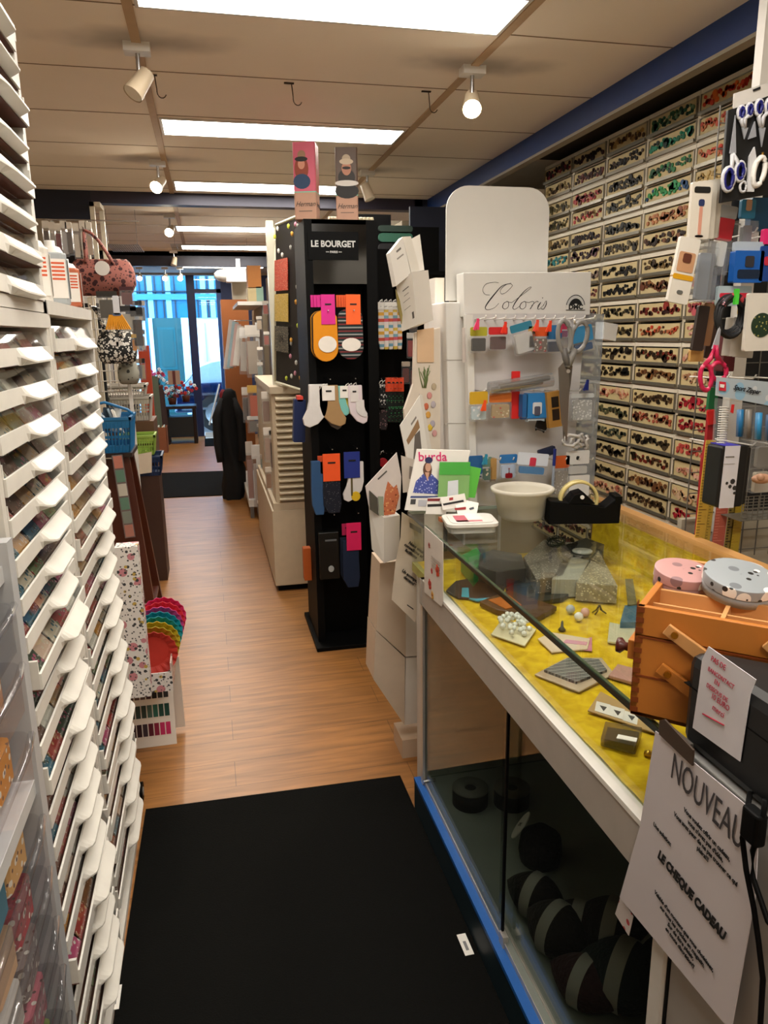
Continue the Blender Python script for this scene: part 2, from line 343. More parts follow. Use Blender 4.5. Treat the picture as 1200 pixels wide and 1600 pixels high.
# ------------------------------------------------------------------ shop front and street
def dims(x0, y0, x1, y1, yd):
    xm, ym = (x0 + x1) / 2, (y0 + y1) / 2
    a, c = W(x0, ym, 'y', yd), W(x1, ym, 'y', yd); t, bt = W(xm, y0, 'y', yd), W(xm, y1, 'y', yd)
    return t, abs(c.x - a.x), t.z - bt.z
def panepx(x0, y0, x1, y1, yd, th, mt, name, label=None, cat=None, kind=None, group=None):
    t, w_, h_ = dims(x0, y0, x1, y1, yd)
    o = MB().box(-w_ / 2, w_ / 2, 0, th, -h_, 0, mt).build(name); o.location = t; return tag(o, label, cat, group, kind)
def boxat(name, x0, x1, y0, y1, z0, z1, mt, label, cat, group=None, bevel=0, rz=0):
    cx, cy = (x0 + x1) / 2, (y0 + y1) / 2
    o = MB().box(x0 - cx, x1 - cx, y0 - cy, y1 - cy, 0, z1 - z0, mt).build(name, None, bevel); o.location = (cx, cy, z0); o.rotation_euler.z = rz
    return tag(o, label, cat, group)
def packpx(name, x0, y0, x1, y1, yd, layers, label, cat, group=None, th=.012, tilt=0, rz=0, lean=0):
    t, w_, h_ = dims(x0, y0, x1, y1, yd)
    r = thing(name, label, cat, t, group=group, rot=(lean, tilt, rz))
    for nm, f0, f1, mt, *ex in layers:
        ins = ex[0] if ex else 0; tk = th if len(ex) < 2 else ex[1]
        m_ = MB().rbox(-w_ / 2 + ins * w_, w_ / 2 - ins * w_, -tk / 2, tk / 2, -h_ * f1, -h_ * f0, min(.004, w_ * .1), mt, axis='y', n=2)
        m_.build(nm, r)
    r['w'] = w_; r['h'] = h_
    return r
YF = 12.3
GN = mat('#14224a', .4)
wm = MB()
xl = W(205, 430, 'y', YF).x; xa = W(289, 425, 'y', YF).x; xb = W(302, 425, 'y', YF).x; xd = W(336, 430, 'y', YF).x
zt = 2.47
wm.box(-1.75, xl - .05, YF - .05, YF + .15, 0, zt, mat('#2a3550', .6))
wm.box(xa, xb, YF - .06, YF + .1, 0, zt, GN)
wm.box(xd, xd + .07, YF - .04, YF + .1, 0, zt, mat('#1a4c8c', .4))
wm.box(xd + .07, RX, YF - .05, YF + .15, 0, zt, mat('#1b2850', .6))
wm.box(xl - .05, xa, YF - .04, YF + .1, 0, .3, mat('#10324a', .5))
wm.box(-1.75, RX, YF - .08, YF + .15, 2.47, H + .2, mat('#a8a39a', .8))
zz = W(320, 456, 'y', YF).z
wm.box(xb, xd + .6, YF - .04, YF + .1, zz - .02, zz + .04, GN)
struct(wm, 'wall_front')
WG = glass('shop_glass', (.8, .93, 1.0), .03, .0)
struct(MB().box(xl - .05, xa, YF, YF + .012, .3, zt, WG), 'window_1')
struct(MB().box(xb, xd, YF, YF + .012, zz + .04, zt, WG), 'window_2')
dr = MB().box(xb + .01, xd - .01, YF, YF + .02, .25, zz - .03, WG); struct(dr, 'door_1')
# street
struct(MB().box(-9, 9, 12.45, 19, -.2, -.1, mat('#8c8f94', .9)), 'street_ground')
YS = 16.0
def sx_(px, py=500): return W(px, py, 'y', YS).x
zu = W(262, 497, 'y', YS).z
CY = mat('#0d5f80', .35); CYL = mat('#7fb9d6', .5)
bl = thing('building', 'blue-fronted building across the street with white walls and a green door', 'building', (0, YS, -.1))
MB().box(-6, 6, 0, .5, 0, zu + .1, mat('#d8e6f2', .8)).build('wall', bl)
bm_ = MB().box(-6, 6, -.03, .5, zu + .1, 6, CY)
bm_.build('upper_front', bl)
gd = MB()
for px in (213, 238, 266, 320, 334): gd.box(sx_(px) - .05, sx_(px) + .05, -.06, -.03, zu + .1, 6, CYL)
for px in (222, 231, 246, 258, 276, 311, 327): gd.box(sx_(px) - .012, sx_(px) + .012, -.06, -.03, zu + .1, 6, NV)
for k in range(4): gd.box(-6, 6, -.09, -.03, zu + .45 + k * .9, zu + .56 + k * .9, mat('#2c6f94', .5)); gd.box(-6, 6, -.1, -.03, zu + .6 + k * .9, zu + .62 + k * .9, NV)
gd.build('window_bars', bl)
TEAL = mat('#0b4244', .5); dd = MB()
d0, d1 = sx_(238), sx_(282)
dd.box(d0, d1, -.06, 0, 0, zu + .1, TEAL)
for z0, z1 in ((.15, .55), (.62, .95), (1.02, 1.85)):
    dd.box(d0 + .08, d1 - .12, -.075, -.06, z0, z1, mat('#0a4d52', .4)).box(d0 + .12, d1 - .16, -.085, -.075, z0 + .05, z1 - .05, TEAL)
dd.build('door', bl)
pl_ = MB()
for a, b_ in ((219, 227), (232, 238), (283, 294)): pl_.box(sx_(a), sx_(b_), -.12, 0, 0, zu + .1, mat('#c4dcf0', .7))
pl_.box(sx_(227), sx_(232), -.08, 0, 0, zu + .1, mat('#2d6f92', .6)); pl_.box(sx_(319), sx_(320.5), -.05, 0, 0, zu, mat('#8fa5b5', .6)); pl_.build('pilasters', bl)
# parked car
c = thing('car', 'dark blue parked car with shining roof outside the shop door', 'car', (1.0, 14.2, -.1))
def cx_(px, py): p = W(px, py, 'y', 13.6); return (p.x - 1.0, p.z + .1)
prof = [cx_(*q) for q in ((284, 606), (290, 598), (300, 585), (312, 574), (330, 567), (345, 564), (380, 560))]
pr = [(-1.75 + 0.2, .55)] + prof + [(2.6, 1.45), (2.8, .95), (2.8, .35), (-1.6, .35)]
MB().poly([(x, -.6, z) for x, z in [(-1.62, .35), (-1.6, .72), (-1.15, .86), (2.9, .95), (2.95, .35)]], (0, 1.5, 0), mat('#0b1f45', .15, .3, coat=.8)).build('body', c, .04)
MB().poly([(x, -.5, z) for x, z in [(prof[0][0], .8)] + prof + [(2.3, 1.4), (2.7, .9)]], (0, 1.3, 0), mat('#c9d6e2', .2, .2)).build('cabin', c, .03)  # pale colour paints in the bright reflection on the dark car's roof
tr = MB()
for z in (.30, .55): tr.box(-1.5, 2.8, -.64, -.6, z + .1, z + .14, CHROME)
tr.build('trim', c)
for x in (-.9, 1.9): MB().cyl((x, -.62, .33), (x, -.4, .33), .33, mat('#111111', .8), n=20).cyl((x, -.635, .33), (x, -.62, .33), .2, CHROME, n=16).build('wheel', c)
# white pole with flat foot at the door
a, b_ = W(343, 600, 'y', 11.9), W(327, 664, 'y', 11.9)
t = thing('dustpan', 'white long-handled dustpan leaning at the shop door', 'dustpan', (b_.x, 11.9, 0))
MB().cyl((a.x - b_.x, 0, a.z), (0, 0, max(.05, b_.z)), .014, mat('#dfe8ee', .4)).build('handle', t)
MB().box(-.07, .12, -.02, .1, 0, .012, mat('#cfdbe2', .5)).box(-.07, .12, .09, .1, 0, .09, mat('#cfdbe2', .5)).build('pan', t)
# window display
DWP = mat('#26140c', .5)
R2 = lambda px, py, yd: W(px, py, 'y', yd)
boxat('plant_pedestal', R2(249, 612, 11.75).x - .07, R2(249, 612, 11.75).x + .07, 11.66, 11.84, 0, R2(249, 612, 11.75).z - .001, DWP, 'dark wooden pedestal under the pink window flowers', 'pedestal')
p = R2(280, 672, 11.6)
t = thing('display_table', 'dark carved wooden table in the shop window', 'table', (p.x + .04, 11.6, 0))
DW = mat('#1d0f0a', .4)
MB().box(-.2, .24, -.2, .2, .52, .56, DW).build('table_top', t)
for sx in (-1, 1):
    for sy in (-1, 1): MB().cyl((sx * .2, sy * .16, 0), (sx * .2, sy * .16, .52), .03, DW, n=8).build('leg', t)
MB().box(-.22, .22, -.18, .18, .12, .4, mat('#0c1416', .5)).build('shelf_box', t)
def flowers(px, py, yd, label, cols, n=14, h=.3, z0=None):
    p = R2(px, py, yd); t = thing('flower_arrangement', label, 'flowers', (p.x, yd, p.z), group='flower arrangements in the shop window')
    MB().lathe([(.001, 0), (.05, 0), (.065, .09), (.06, .1), (.055, .09)], mat('#5a2b1c', .5), n=12).build('pot', t)
    st = MB(); fl = MB(); rr = random.Random(px)
    for i in range(n):
        a = rr.uniform(0, 6.3); r = rr.uniform(.03, .16); z = rr.uniform(.12, h)
        st.tube([(0, 0, .08), (r * .4 * math.cos(a), r * .4 * math.sin(a), z * .6), (r * math.cos(a), r * math.sin(a), z)], .003, mat('#27401f', .7), 4)
        m_ = mat(rr.choice(cols), .7)
        for k in range(5):
            b_ = a + k * 1.256; fl.ball((r * math.cos(a) + .016 * math.cos(b_), r * math.sin(a), z + .016 * math.sin(b_)), .014, m_, 6, sc=(1, .5, 1))
    st.build('stems', t); fl.build('blossoms', t)
flowers(249, 612, 11.75, 'pink and white flowers at the left of the window display', ['#d84a8c', '#f2eef2', '#b32a4a'], 16, .35)
flowers(270, 632, 11.5, 'white blossoms standing on the dark table in the window', ['#eef4fa', '#dfe9f2', '#a3242c'], 20, .26)
flowers(291, 628, 11.6, 'red and white flowers beside the dark door post', ['#c3281f', '#eef2f5', '#b01f30'], 18, .3)
p = R2(273, 603, 11.4)
t = thing('price_card', 'brown card on a stick above the window flowers', 'card', (p.x, 11.4, p.z - .25))
MB().box(-.085, .085, -.004, .004, .27, .47, mat('#a58672', .7)).build('card', t); MB().box(-.02, .02, -.006, -.003, .27, .47, mat('#58201c', .6)).box(-.005, .005, -.003, .003, 0, .27, DW).build('stick', t)
panepx(286, 660, 302, 677, 11.45, .05, mat('#3c4a48', .5), 'small_sign', 'small grey sign on the floor under the dark window table', 'sign')
# rolls, box, post by the window
def roll(px0, py0, px1, py1, yd, r, col, label):
    a, b_ = R2(px0, py0, yd), R2(px1, py1, yd); z = max(.0, b_.z)
    t = thing('fabric_roll', label, 'fabric roll', (b_.x, yd, z), group='rolls leaning near the shop window')
    top = Vector((a.x - b_.x, .15, a.z - z))
    MB().cyl((0, 0, 0), top, r, mat(col, .85, bump=.2), n=14).build('fabric', t)
    MB().cyl(top * 1.0, top * 1.01, r * .4, mat('#b49a78', .8), n=10).build('core', t)
roll(245, 610, 254, 668, 11.2, .085, '#2a130d', 'dark brown roll leaning left of the window flowers')
roll(234, 590, 243, 672, 10.9, .1, '#4c5442', 'grey-green fabric roll leaning behind the orange post')
t = thing('cardboard_box', 'open brown cardboard box on the floor by the shop window', 'box', (-.74, 10.75, 0))
CB = mat('#8a5336', .8)
MB().box(-.125, .125, -.14, -.135, 0, .35, CB).box(-.125, .125, .135, .14, 0, .35, CB).box(-.125, -.12, -.14, .14, 0, .35, CB).box(.12, .125, -.14, .14, 0, .35, CB).box(-.12, .12, -.135, .135, 0, .01, CB).build('carton', t)
cc = MB()
for k in range(9): cc.box(-.11 + k * .024, -.095 + k * .024, -.12, .12, .02, .32 + .02 * (k % 3), mat(['#e8dcc0', '#d6b58a', '#c9cfc4'][k % 3], .8))
o = cc.build('papers'); o.location = (-.74, 10.75, .0); tag(o, 'row of pale sheets filed upright in the cardboard box', 'papers')
a, b_ = W(218, 540, 'y', 8.2), W(236, 690, 'y', 8.2)
o = MB().box(-.055, .055, -.03, .03, 0, a.z, mat('#b5401f', .6)).build('display_post'); o.location = (W(231, 620, 'y', 8.2).x, 8.2, 0); tag(o, 'orange-red upright display post behind the baskets', 'post')
o = MB().box(-.02, .02, -.02, .02, 0, 1.0, mat('#d8b98a', .6)).build('wooden_post'); o.location = (W(229, 660, 'y', 8.0).x - .02, 8.0, 0); tag(o, 'pale wooden upright batten in front of the orange post', 'post')

# ------------------------------------------------------------------ goods in the far left part
WIRE = mat('#d8d4cc', .4)
def wire_grid(x0, x1, z0, z1, nx, nz, r=.004, mt=WIRE):
    m_ = MB()
    for i in range(nx + 1): x = x0 + (x1 - x0) * i / nx; m_.cyl((x, 0, z0), (x, 0, z1), r, mt, n=5)
    for i in range(nz + 1): z = z0 + (z1 - z0) * i / nz; m_.cyl((x0, .004, z), (x1, .004, z), r, mt, n=5)
    return m_
# left white post stand with hanging goods
t = thing('display_stand', 'white metal display stand at the left with hanging bags and packets', 'display stand', (-.62, 4.6, 0))
p0, p1 = W(216, 480, 'y', 4.6), W(228, 640, 'y', 4.6)
MB().box(.16, .18, -.01, .01, 0, 1.98, WHITE).build('upright', t)
MB().box(-.32, -.285, -.02, .02, 0, 2.35, WHITE).build('upright', t)
o = wire_grid(-.28, .16, 1.25, 1.95, 9, 12, .0035); o.build('grid', t)
MB().box(-.35, .19, -.2, .2, 0, .04, WHITE).build('foot', t)
boxat('dark_board', -1.3, -.6, 4.78, 4.8, .4, 1.75, mat('#14171a', .6), 'dark board standing behind the hanging bags', 'board')
def strip_pack(x0, y0, x1, y1, yd, cols, label, nm='trim_packet', cat='packet', grp=None, th=.02, tilt=0):
    return packpx(nm, x0, y0, x1, y1, yd, [('header', 0, .22, mat(cols[0], .6)), ('pouch', .18, 1, CLEAR, 0, th), ('contents', .3, .93, mat(cols[1], .7), .12, th * .6)], label, cat, grp, th * .8, tilt)
YH = 4.7
xs = [(70, '#4a3a30'), (80, '#9a9084'), (89, '#6a1d22'), (98, '#b5b2ae'), (106, '#5b5148'), (117, '#c9bda9'), (128, '#ded2c0'), (137, '#a89078')]
for i, (px, c_) in enumerate(xs):
    strip_pack(px - 5, 345 + (i % 3) * 2, px + 5, 398 + (i * 7) % 9, YH, ('#c8bfae', c_), f'{ORD[i] if i else "first"} long glossy packet from the left, hanging above the pink bag', 'trim_packet', 'packet', 'packets hanging above the pink bag')
p = W(70, 343, 'y', YH + .02); o = MB().cyl((0, 0, 0), (.5, 0, 0), .004, CHROME, n=8).build('hanging_rail'); o.location = (p.x, YH + .02, p.z); tag(o, 'thin metal rail holding the long glossy packets', 'rail')
o = MB().box(-.02, .02, .006, .04, 0, 2.2, CREAM).build('rail_post'); o.location = (p.x + .2, YH + .02, 0); tag(o, 'cream post behind the long glossy packets', 'post')
def bag(px0, py0, px1, py1, yd, fabric, label, strap_top, patch=False, strapm=None, hl=.42):
    t_, w_, h_ = dims(px0, py0, px1, py1, yd)
    r = thing('handbag', label, 'bag', (t_.x, yd, t_.z - h_))
    b_ = MB(); n = 20; vs = []; fs = []
    prof = [(0, .35, .5), (.08, .44, .85), (.3, .5, 1.0), (.55, .5, .95), (.78, .47, .6), (.93, .42, .28), (1, .38, .1)]
    for f, hw, hd in prof:
        for i in range(n):
            t2 = 2 * math.pi * i / n; c_, s_ = math.cos(t2), math.sin(t2)
            e = .55; vs.append((hw * w_ * (abs(c_) ** e) * (1 if c_ > 0 else -1), .07 * hd * (abs(s_) ** e) * (1 if s_ > 0 else -1), f * h_))
    for k in range(len(prof) - 1):
        for i in range(n): fs.append((k * n + i, k * n + (i + 1) % n, (k + 1) * n + (i + 1) % n, (k + 1) * n + i))
    fs += [list(range(n))[::-1], list(range((len(prof) - 1) * n, len(prof) * n))]
    b_.add(vs, fs, fabric, None, True); b_.build('body', r)
    tp = W(strap_top[0], strap_top[1], 'y', yd); dz = tp.z - (t_.z - h_); dx = tp.x - t_.x
    for y in (-.03, .03):
        pts = [(-w_ * .22 + (dx + w_ * .22) * f * 1.0, y * (1 - f), h_ * .85 + (dz - h_ * .85) * math.sin(f * math.pi / 2)) for f in (0, .25, .5, .75, .95)]
        pts += [(dx + (w_ * .2 - dx) * f, y * f, h_ * .8 + (dz - h_ * .8) * math.cos(f * math.pi / 2)) for f in (.05, .25, .5, .75, 1)]
        s_ = MB(); s_.tube(pts, .0085, strapm or fabric, 6); s_.build('strap', r)
    if patch: MB().cyl((.01 * 1, -.078, h_ * .72), (.01, -.072, h_ * .72), w_ * .11, PAPER, n=20).build('round_label', r)
    hz = W(strap_top[0], strap_top[1], 'y', yd); hk = MB().tube([(dx, hl, dz + .01), (dx, -.02, dz + .004), (dx, -.04, dz + .014)], .004, CHROME, 6); hk.build('hook', r)
    return r
PINKB = speckle('ladybird_print', '#94594e', [('#3c1618', 30, .36), ('#241012', 70, .26)], .8)
BWB = speckle('leaf_print', '#1a1a18', [('#d8d4c8', 40, .38), ('#e6e2d8', 75, .33)], .8)
bag(106, 405, 210, 462, 4.3, PINKB, 'pink quilted bag with dark round print hanging at the left', (131, 360), True)
bag(150, 518, 212, 568, 4.4, BWB, 'black and white leaf-patterned bag hanging below the pink bag', (142, 480), False, None, .195)
bag(183, 566, 216, 600, 4.5, speckle('grey_dot_print', '#8d8a7c', [('#2c2c28', 34, .3)], .8), 'small grey-green spotted bag hanging behind the leaf-patterned bag', (200, 552), False, None, .1)
o = MB().box(-.006, .006, -.09, -.084, 0, .04, PAPER).box(-.028, .028, -.09, -.086, .0, .02, PAPER).build('price_tag'); p = W(183, 531, 'y', 4.3); o.location = (p.x, 4.39, p.z - .03); tag(o, 'white price tag on the leaf-patterned bag', 'tag')
t = packpx('tassel_trim', 168, 462, 192, 516, 3.5, [('white_cord', 0, .55, mat('#cfd0d4', .7), .3), ('band', .5, .58, mat('#5a6b86', .7), .22)], 'orange-yellow tassel hanging on white cords between the bags', 'tassel')
fr_ = MB()
for i in range(12): fr_.cyl((-.03 + .06 * i / 11 * .8, 0, -t['h'] * .55), (-.05 + .1 * i / 11, 0, -t['h'] * .98), .004, mat('#e39a1c', .7), n=5)
fr_.build('fringe', t)
for x0, y0, x1, y1, a, b_, lb in ((186, 478, 212, 520, '#2b2c2c', '#b8b2a2', 'framed beige packet hanging beside the tassel'), (205, 522, 213, 550, '#c9a24a', '#d88a2c', 'narrow packet with orange content by the white upright'), (203, 480, 222, 545, '#1b1b1d', '#24242a', 'dark accessory packet on the white upright'), (150, 455, 182, 500, '#2d2822', '#4a4438', 'dark olive purse hanging under the pink bag'), (165, 500, 176, 512, '#cfc6b2', '#b7aa90', 'tiny beige packet beside the tassel'), (186, 448, 208, 478, '#4a1d22', '#6b3436', 'dark red pouch behind the pink bag')):
    strip_pack(x0, y0, x1, y1, 4.2, (a, b_), lb)
# bottles on the second cabinet
for i, (x, y, h_, c_, lb) in enumerate(((-.37, 1.90, .15, '#dcd6cc', 'nearest of the white bottles with orange label on the white cabinet'), (-.352, 2.02, .15, '#aab0b2', 'middle grey bottle with orange label on the white cabinet'), (-.345, 2.15, .12, '#c06a48', 'farthest bottle, orange-brown, on the white cabinet'))):
    t = thing('glue_bottle', lb, 'bottle', (x, y, 1.6295), rz=.35)
    MB().rbox(-.03, .03, -.045, .045, 0, h_ * .8, .02, mat(c_, .35), n=4).build('bottle_body', t, .004)
    MB().lathe([(.03, 0), (.022, h_ * .1), (.012, h_ * .12), (.012, h_ * .2), (.001, h_ * .2)], mat('#e6e2da', .4), (0, 0, h_ * .8), 14).build('cap', t)
    lm = MB().box(.0302, .0312, -.035, .035, h_ * .1, h_ * .7, mat('#eee9e0', .6)).box(-.0225, .0225, -.0465, -.0452, h_ * .1, h_ * .7, mat('#eee9e0', .6))
    for k in range(5): lm.box(.0312, .0316, -.028, .028, h_ * (.38 + .06 * k), h_ * (.41 + .06 * k), mat('#d8592c', .6)).box(-.019, .019, -.047, -.0465, h_ * (.38 + .06 * k), h_ * (.41 + .06 * k), mat('#d8592c', .6))
    lm.build('label_print', t)
# baskets on brown stand
def basket(name, c, w_, d_, h_, col, label, rz=0, handle=False, stacked=False):
    t = thing(name, label, 'basket', c, rz); m_ = mat(col, .45)
    b_ = MB(); ta = .86
    def ring(f, g): return (w_ / 2 * f, d_ / 2 * f, g)
    b_.box(-w_ / 2 * ta, w_ / 2 * ta, -d_ / 2 * ta, d_ / 2 * ta, 0, .006, m_)
    for z0, z1 in ((0, .2), (.42, .5), (.72, 1.0)):
        f0, f1 = ta + (1 - ta) * z0, ta + (1 - ta) * z1; z0 *= h_; z1 *= h_
        for sx, sy in ((1, 0), (-1, 0), (0, 1), (0, -1)):
            if sx:
                q = [(sx * w_ / 2 * f0, -d_ / 2 * f0, z0), (sx * w_ / 2 * f0, d_ / 2 * f0, z0), (sx * w_ / 2 * f1, d_ / 2 * f1, z1), (sx * w_ / 2 * f1, -d_ / 2 * f1, z1)]; b_.poly(q, (-sx * .004, 0, 0), m_)
            else:
                q = [(-w_ / 2 * f0, sy * d_ / 2 * f0, z0), (w_ / 2 * f0, sy * d_ / 2 * f0, z0), (w_ / 2 * f1, sy * d_ / 2 * f1, z1), (-w_ / 2 * f1, sy * d_ / 2 * f1, z1)]; b_.poly(q, (0, -sy * .004, 0), m_)
    for i in range(15):
        f = -1 + 2 * i / 14; 
        for s_ in (-1, 1):
            b_.cyl((f * w_ / 2 * ta, s_ * d_ / 2 * ta, 0), (f * w_ / 2 * .97, s_ * d_ / 2 * .97, h_ * .9), .004, m_, n=4)
            b_.cyl((s_ * w_ / 2 * ta, f * d_ / 2 * ta, 0), (s_ * w_ / 2 * .97, f * d_ / 2 * .97, h_ * .9), .004, m_, n=4)
    b_.build('basket_body', t)
    r = MB(); hw, hd = w_ / 2 * 1.03, d_ / 2 * 1.03
    r.box(-hw, hw, -hd, -hd + .012, h_ - .008, h_ + .006, m_).box(-hw, hw, hd - .012, hd, h_ - .008, h_ + .006, m_).box(-hw, -hw + .012, -hd, hd, h_ - .008, h_ + .006, m_).box(hw - .012, hw, -hd, hd, h_ - .008, h_ + .006, m_)
    r.build('rim', t)
    if handle: hm = MB(); hm.tube([(-hw, 0, h_), (-hw * .8, 0, h_ + .05), (0, 0, h_ + .07), (hw * .8, 0, h_ + .03), (hw, 0, h_)], .008, m_); hm.build('handle', t)
    return t
BR = mat('#4a2012', .35)
p = W(182, 702, 'y', 4.0)
t = thing('plant_stand', 'tall dark brown wooden stand with splayed legs carrying the blue basket', 'stand', (p.x, 4.0, 0))
zt_ = p.z
MB().box(-.2, .09, -.15, .15, zt_ - .02, zt_, mat('#24150f', .3)).build('top', t)
for sx, sy in ((-.16, -.1), (.05, -.1), (-.16, .1), (.05, .1)):
    e = (sx + (.075 if sx > 0 else -.06), sy + (-.02 if sy < 0 else .2)); MB().poly([(sx - .02, sy - .02, zt_ - .02), (sx + .02, sy - .02, zt_ - .02), (e[0] + .02, e[1] - .02, 0), (e[0] - .02, e[1] - .02, 0)], (0, .04, 0), BR).build('leg', t)
MB().box(-.19, .13, -.02, .2, .16, .18, BR).build('lower_shelf', t)
MB().box(-.12, .06, .0, .02, .25, zt_ - .05, mat('#5a2a18', .4)).build('back_panel', t)
basket('shopping_basket', (p.x - .035, 4.0, zt_), .26, .28, .17, '#16689a', 'blue plastic basket full of packets on the tall brown stand', handle=True)
rr = random.Random(3)
for i in range(7):
    o = MB().rbox(-.035, .035, -.005, .005, 0, .12, .006, mat(['#cfd3d6', '#8fa2b0', '#e2dccf', '#2f3e4c'][i % 4], .4), axis='y', n=2).build('small_packet'); o.location = (p.x - .1 + i * .023, 4.0 + rr.uniform(-.06, .06), zt_ + .09); o.rotation_euler = (rr.uniform(-.4, .4), rr.uniform(-.5, .5), rr.uniform(0, 3))
    tag(o, ['pale', 'slate blue', 'cream', 'dark blue'][i % 4] + ' packet loose in the blue plastic basket', 'packet', 'loose packets in the blue basket ' + 'abcd'[i % 4])
o = thing('trim_garland', 'long zigzag-edged packet of orange and green trim hanging from the brown stand', 'trim', (W(182, 705, 'y', 3.8).x, 3.8, W(182, 705, 'y', 3.8).z - .02)); o.rotation_euler = (0, -.06, 0)
MB().box(-.025, .025, 0, .01, -.42, 0, CLEAR).build('sleeve', o)
for k in range(6): MB().box(-.02, .02, .002, .008, -.07 * k - .065, -.07 * k - .005, mat(['#c9694a', '#3d7a5c', '#cfc7b4', '#3f7d5e', '#6f7a6a', '#b86a50'][k], .7)).build('trim_section', o)
o = MB().lathe([(.001, 0), (.07, 0), (.085, .012), (.075, .012), (.065, .006), (.001, .006)], mat('#9a938a', .4), n=24).build('round_dish'); q = W(196, 834, 'y', 3.95); o.location = (q.x - .03, 3.98, .25); tag(o, 'round pale dish low on the brown stand', 'dish')
o = MB().cyl((0, 0, 0), (0, 0, .0695), .02, mat('#8a5a3a', .6)).build('cork_block'); o.location = (q.x - .03, 3.98, .18); tag(o, 'brown block under the round dish', 'block')
p = W(207, 655, 'y', 5.2)
boxat('side_cabinet', p.x - .17, p.x + .14, 5.1, 5.45, 0, W(207, 656, 'y', 5.2).z - .002, mat('#5a3a22', .6), 'brown cabinet under the grey baskets', 'cabinet')
zb = W(207, 656, 'y', 5.2).z
basket('grey_basket', (p.x, 5.25, zb), .26, .26, .15, '#b5ada0', 'grey plastic basket, lower of the two stacked by the white upright')
t = basket('grey_basket', (p.x - .02, 5.25, zb + .157), .25, .26, .07, '#bdb5a8', 'grey plastic basket tilted on top of the other grey basket'); t.rotation_euler = (0, -.0, 0)
p = W(218, 708, 'y', 5.0)
basket('green_basket', (p.x, 4.98, p.z + .002), .22, .2, .12, '#93b04a', 'lime green openwork basket', .0)
basket('navy_basket', (p.x + .01, 4.95, p.z - .125), .27, .24, .12, '#122a50', 'navy blue basket under the lime green basket')
boxat('low_stand', p.x - .13, p.x + .12, 4.85, 5.1, 0, p.z - .126, mat('#3a2116', .5), 'dark wooden stand under the navy basket', 'stand')
o = MB().poly([(-.07, 0, 0), (.07, 0, .02), (.06, 0, -.11), (-.06, 0, -.12)], (0, .002, 0), mat('#cfbfa8', .7)).build('paper_sheet'); q = W(219, 712, 'y', 4.8); o.location = (q.x, 4.805, q.z); tag(o, 'beige paper sheet hanging on the navy basket', 'paper')
p = W(218, 815, 'z', 0)
t = thing('red_bin', 'tall red plastic bin on the floor under the baskets', 'bin', (p.x + .02, p.y - .2, 0))
MB().poly([(-.08, -.08, 0), (.08, -.08, 0), (.1, -.1, .42), (-.1, -.1, .42)], (0, .17, 0), mat('#b3131c', .4)).build('bin_body', t)
ct = MB()
for k in range(5): ct.box(-.08 + .035 * k, -.055 + .035 * k, -.09, .04, .43, .52 + .02 * (k % 2), mat(['#d83a6a', '#e8e2da', '#2b2b2b', '#c23a5a', '#eae6e0'][k], .7))
ct.build('rolls', t)
# wire shelf hanging from the far ceiling + grid above
def hang_shelf(x0, y0, x1, y1, yd, label, nm='wire_shelf'):
    t_, w_, h_ = dims(x0, y0, x1, y1, yd); t = thing(nm, label, 'wire shelf', (t_.x, yd, t_.z - h_))
    m_ = MB()
    for i in range(15): x = -w_ / 2 + w_ * i / 14; m_.cyl((x, 0, 0), (x, .55, .0), .0025, mat('#7c7468', .5), n=4)
    for i in range(10): m_.cyl((-w_ / 2, .06 * i, 0), (w_ / 2, .06 * i, 0), .0025, mat('#7c7468', .5), n=4)
    m_.build('wire_mesh', t)
    for x in (-w_ * .45, w_ * .45):
        MB().cyl((x, .05, 0), (x, .05, H - (t_.z - h_)), .002, CHROME, n=5).build('hanger_wire', t)
hang_shelf(163, 352, 214, 382, 6.6, 'dark wire mesh shelf hanging from the far ceiling at the left')
hang_shelf(266, 368, 392, 382, 8.3, 'long wire shelf hanging between the far light panels')
# cream cabinet/mirror behind at the left and the side shelving
boxat('tall_cupboard', -1.7, -1.1, 6.2, 9.5, 0, 2.1, mat('#8d806a', .7), 'tall beige shelving along the far left wall', 'shelving')
rr = random.Random(11)
for i in range(9):
    px = 205 + (i % 3) * 5; py = 470 + (i // 3) * 45
    strip_pack(px, py, px + 11, py + 34, 6.4 + i * .15, (rr.choice(['#cfc8ba', '#2c2c30', '#8f6b4a']), rr.choice(['#a53a3a', '#c9b28a', '#3a4a4a', '#7a8a92'])), f'{["first","second","third"][i//3]} row, {["left","middle","right"][i%3]} small packet hanging on the far left wall', grp='packets on the far left wall')
# ------------------------------------------------------------------ floral box, paper plates, colour card
FLOR = speckle('floral_print', '#e4ddd6', [('#c9838a', 20, .3), ('#3a3a3c', 48, .26), ('#c0a04a', 32, .2), ('#56524f', 95, .27)], .6)
FLOR2 = speckle('small_floral_print', '#d8c2b4', [('#b0564e', 60, .3), ('#6a4a40', 90, .2)], .6)
p = W(208, 1092, 'y', 2.42)
t = thing('floral_box', 'tall slim white box with floral print beside the far end of the drawer cabinets', 'box', (-.292, 2.43, .382))
MB().box(-.035, .035, -.03, .03, 0, .52, FLOR).build('carton', t)
MB().box(-.035, .035, -.03, .03, .5205, .522, FLOR).box(-.035, .0355, -.0315, -.03, .46, .522, FLOR).build('lid', t)
t = thing('floral_tray', 'floral-printed open tray holding coloured paper plates', 'tray', (-.25, 2.62, .36))
MB().box(-.07, .06, -.15, -.145, 0, .07, FLOR).box(-.07, .06, .2, .205, 0, .16, FLOR2).box(.055, .06, -.145, .2, 0, .10, FLOR2).box(-.07, -.065, -.145, .2, 0, .1, FLOR).box(-.065, .055, -.145, .2, 0, .006, FLOR).build('tray_body', t)
PC = ['#d83a7a', '#e03a4a', '#d8488c', '#19a0ae', '#1d9aa8', '#c9b02a', '#b5a828', '#c83a2c']
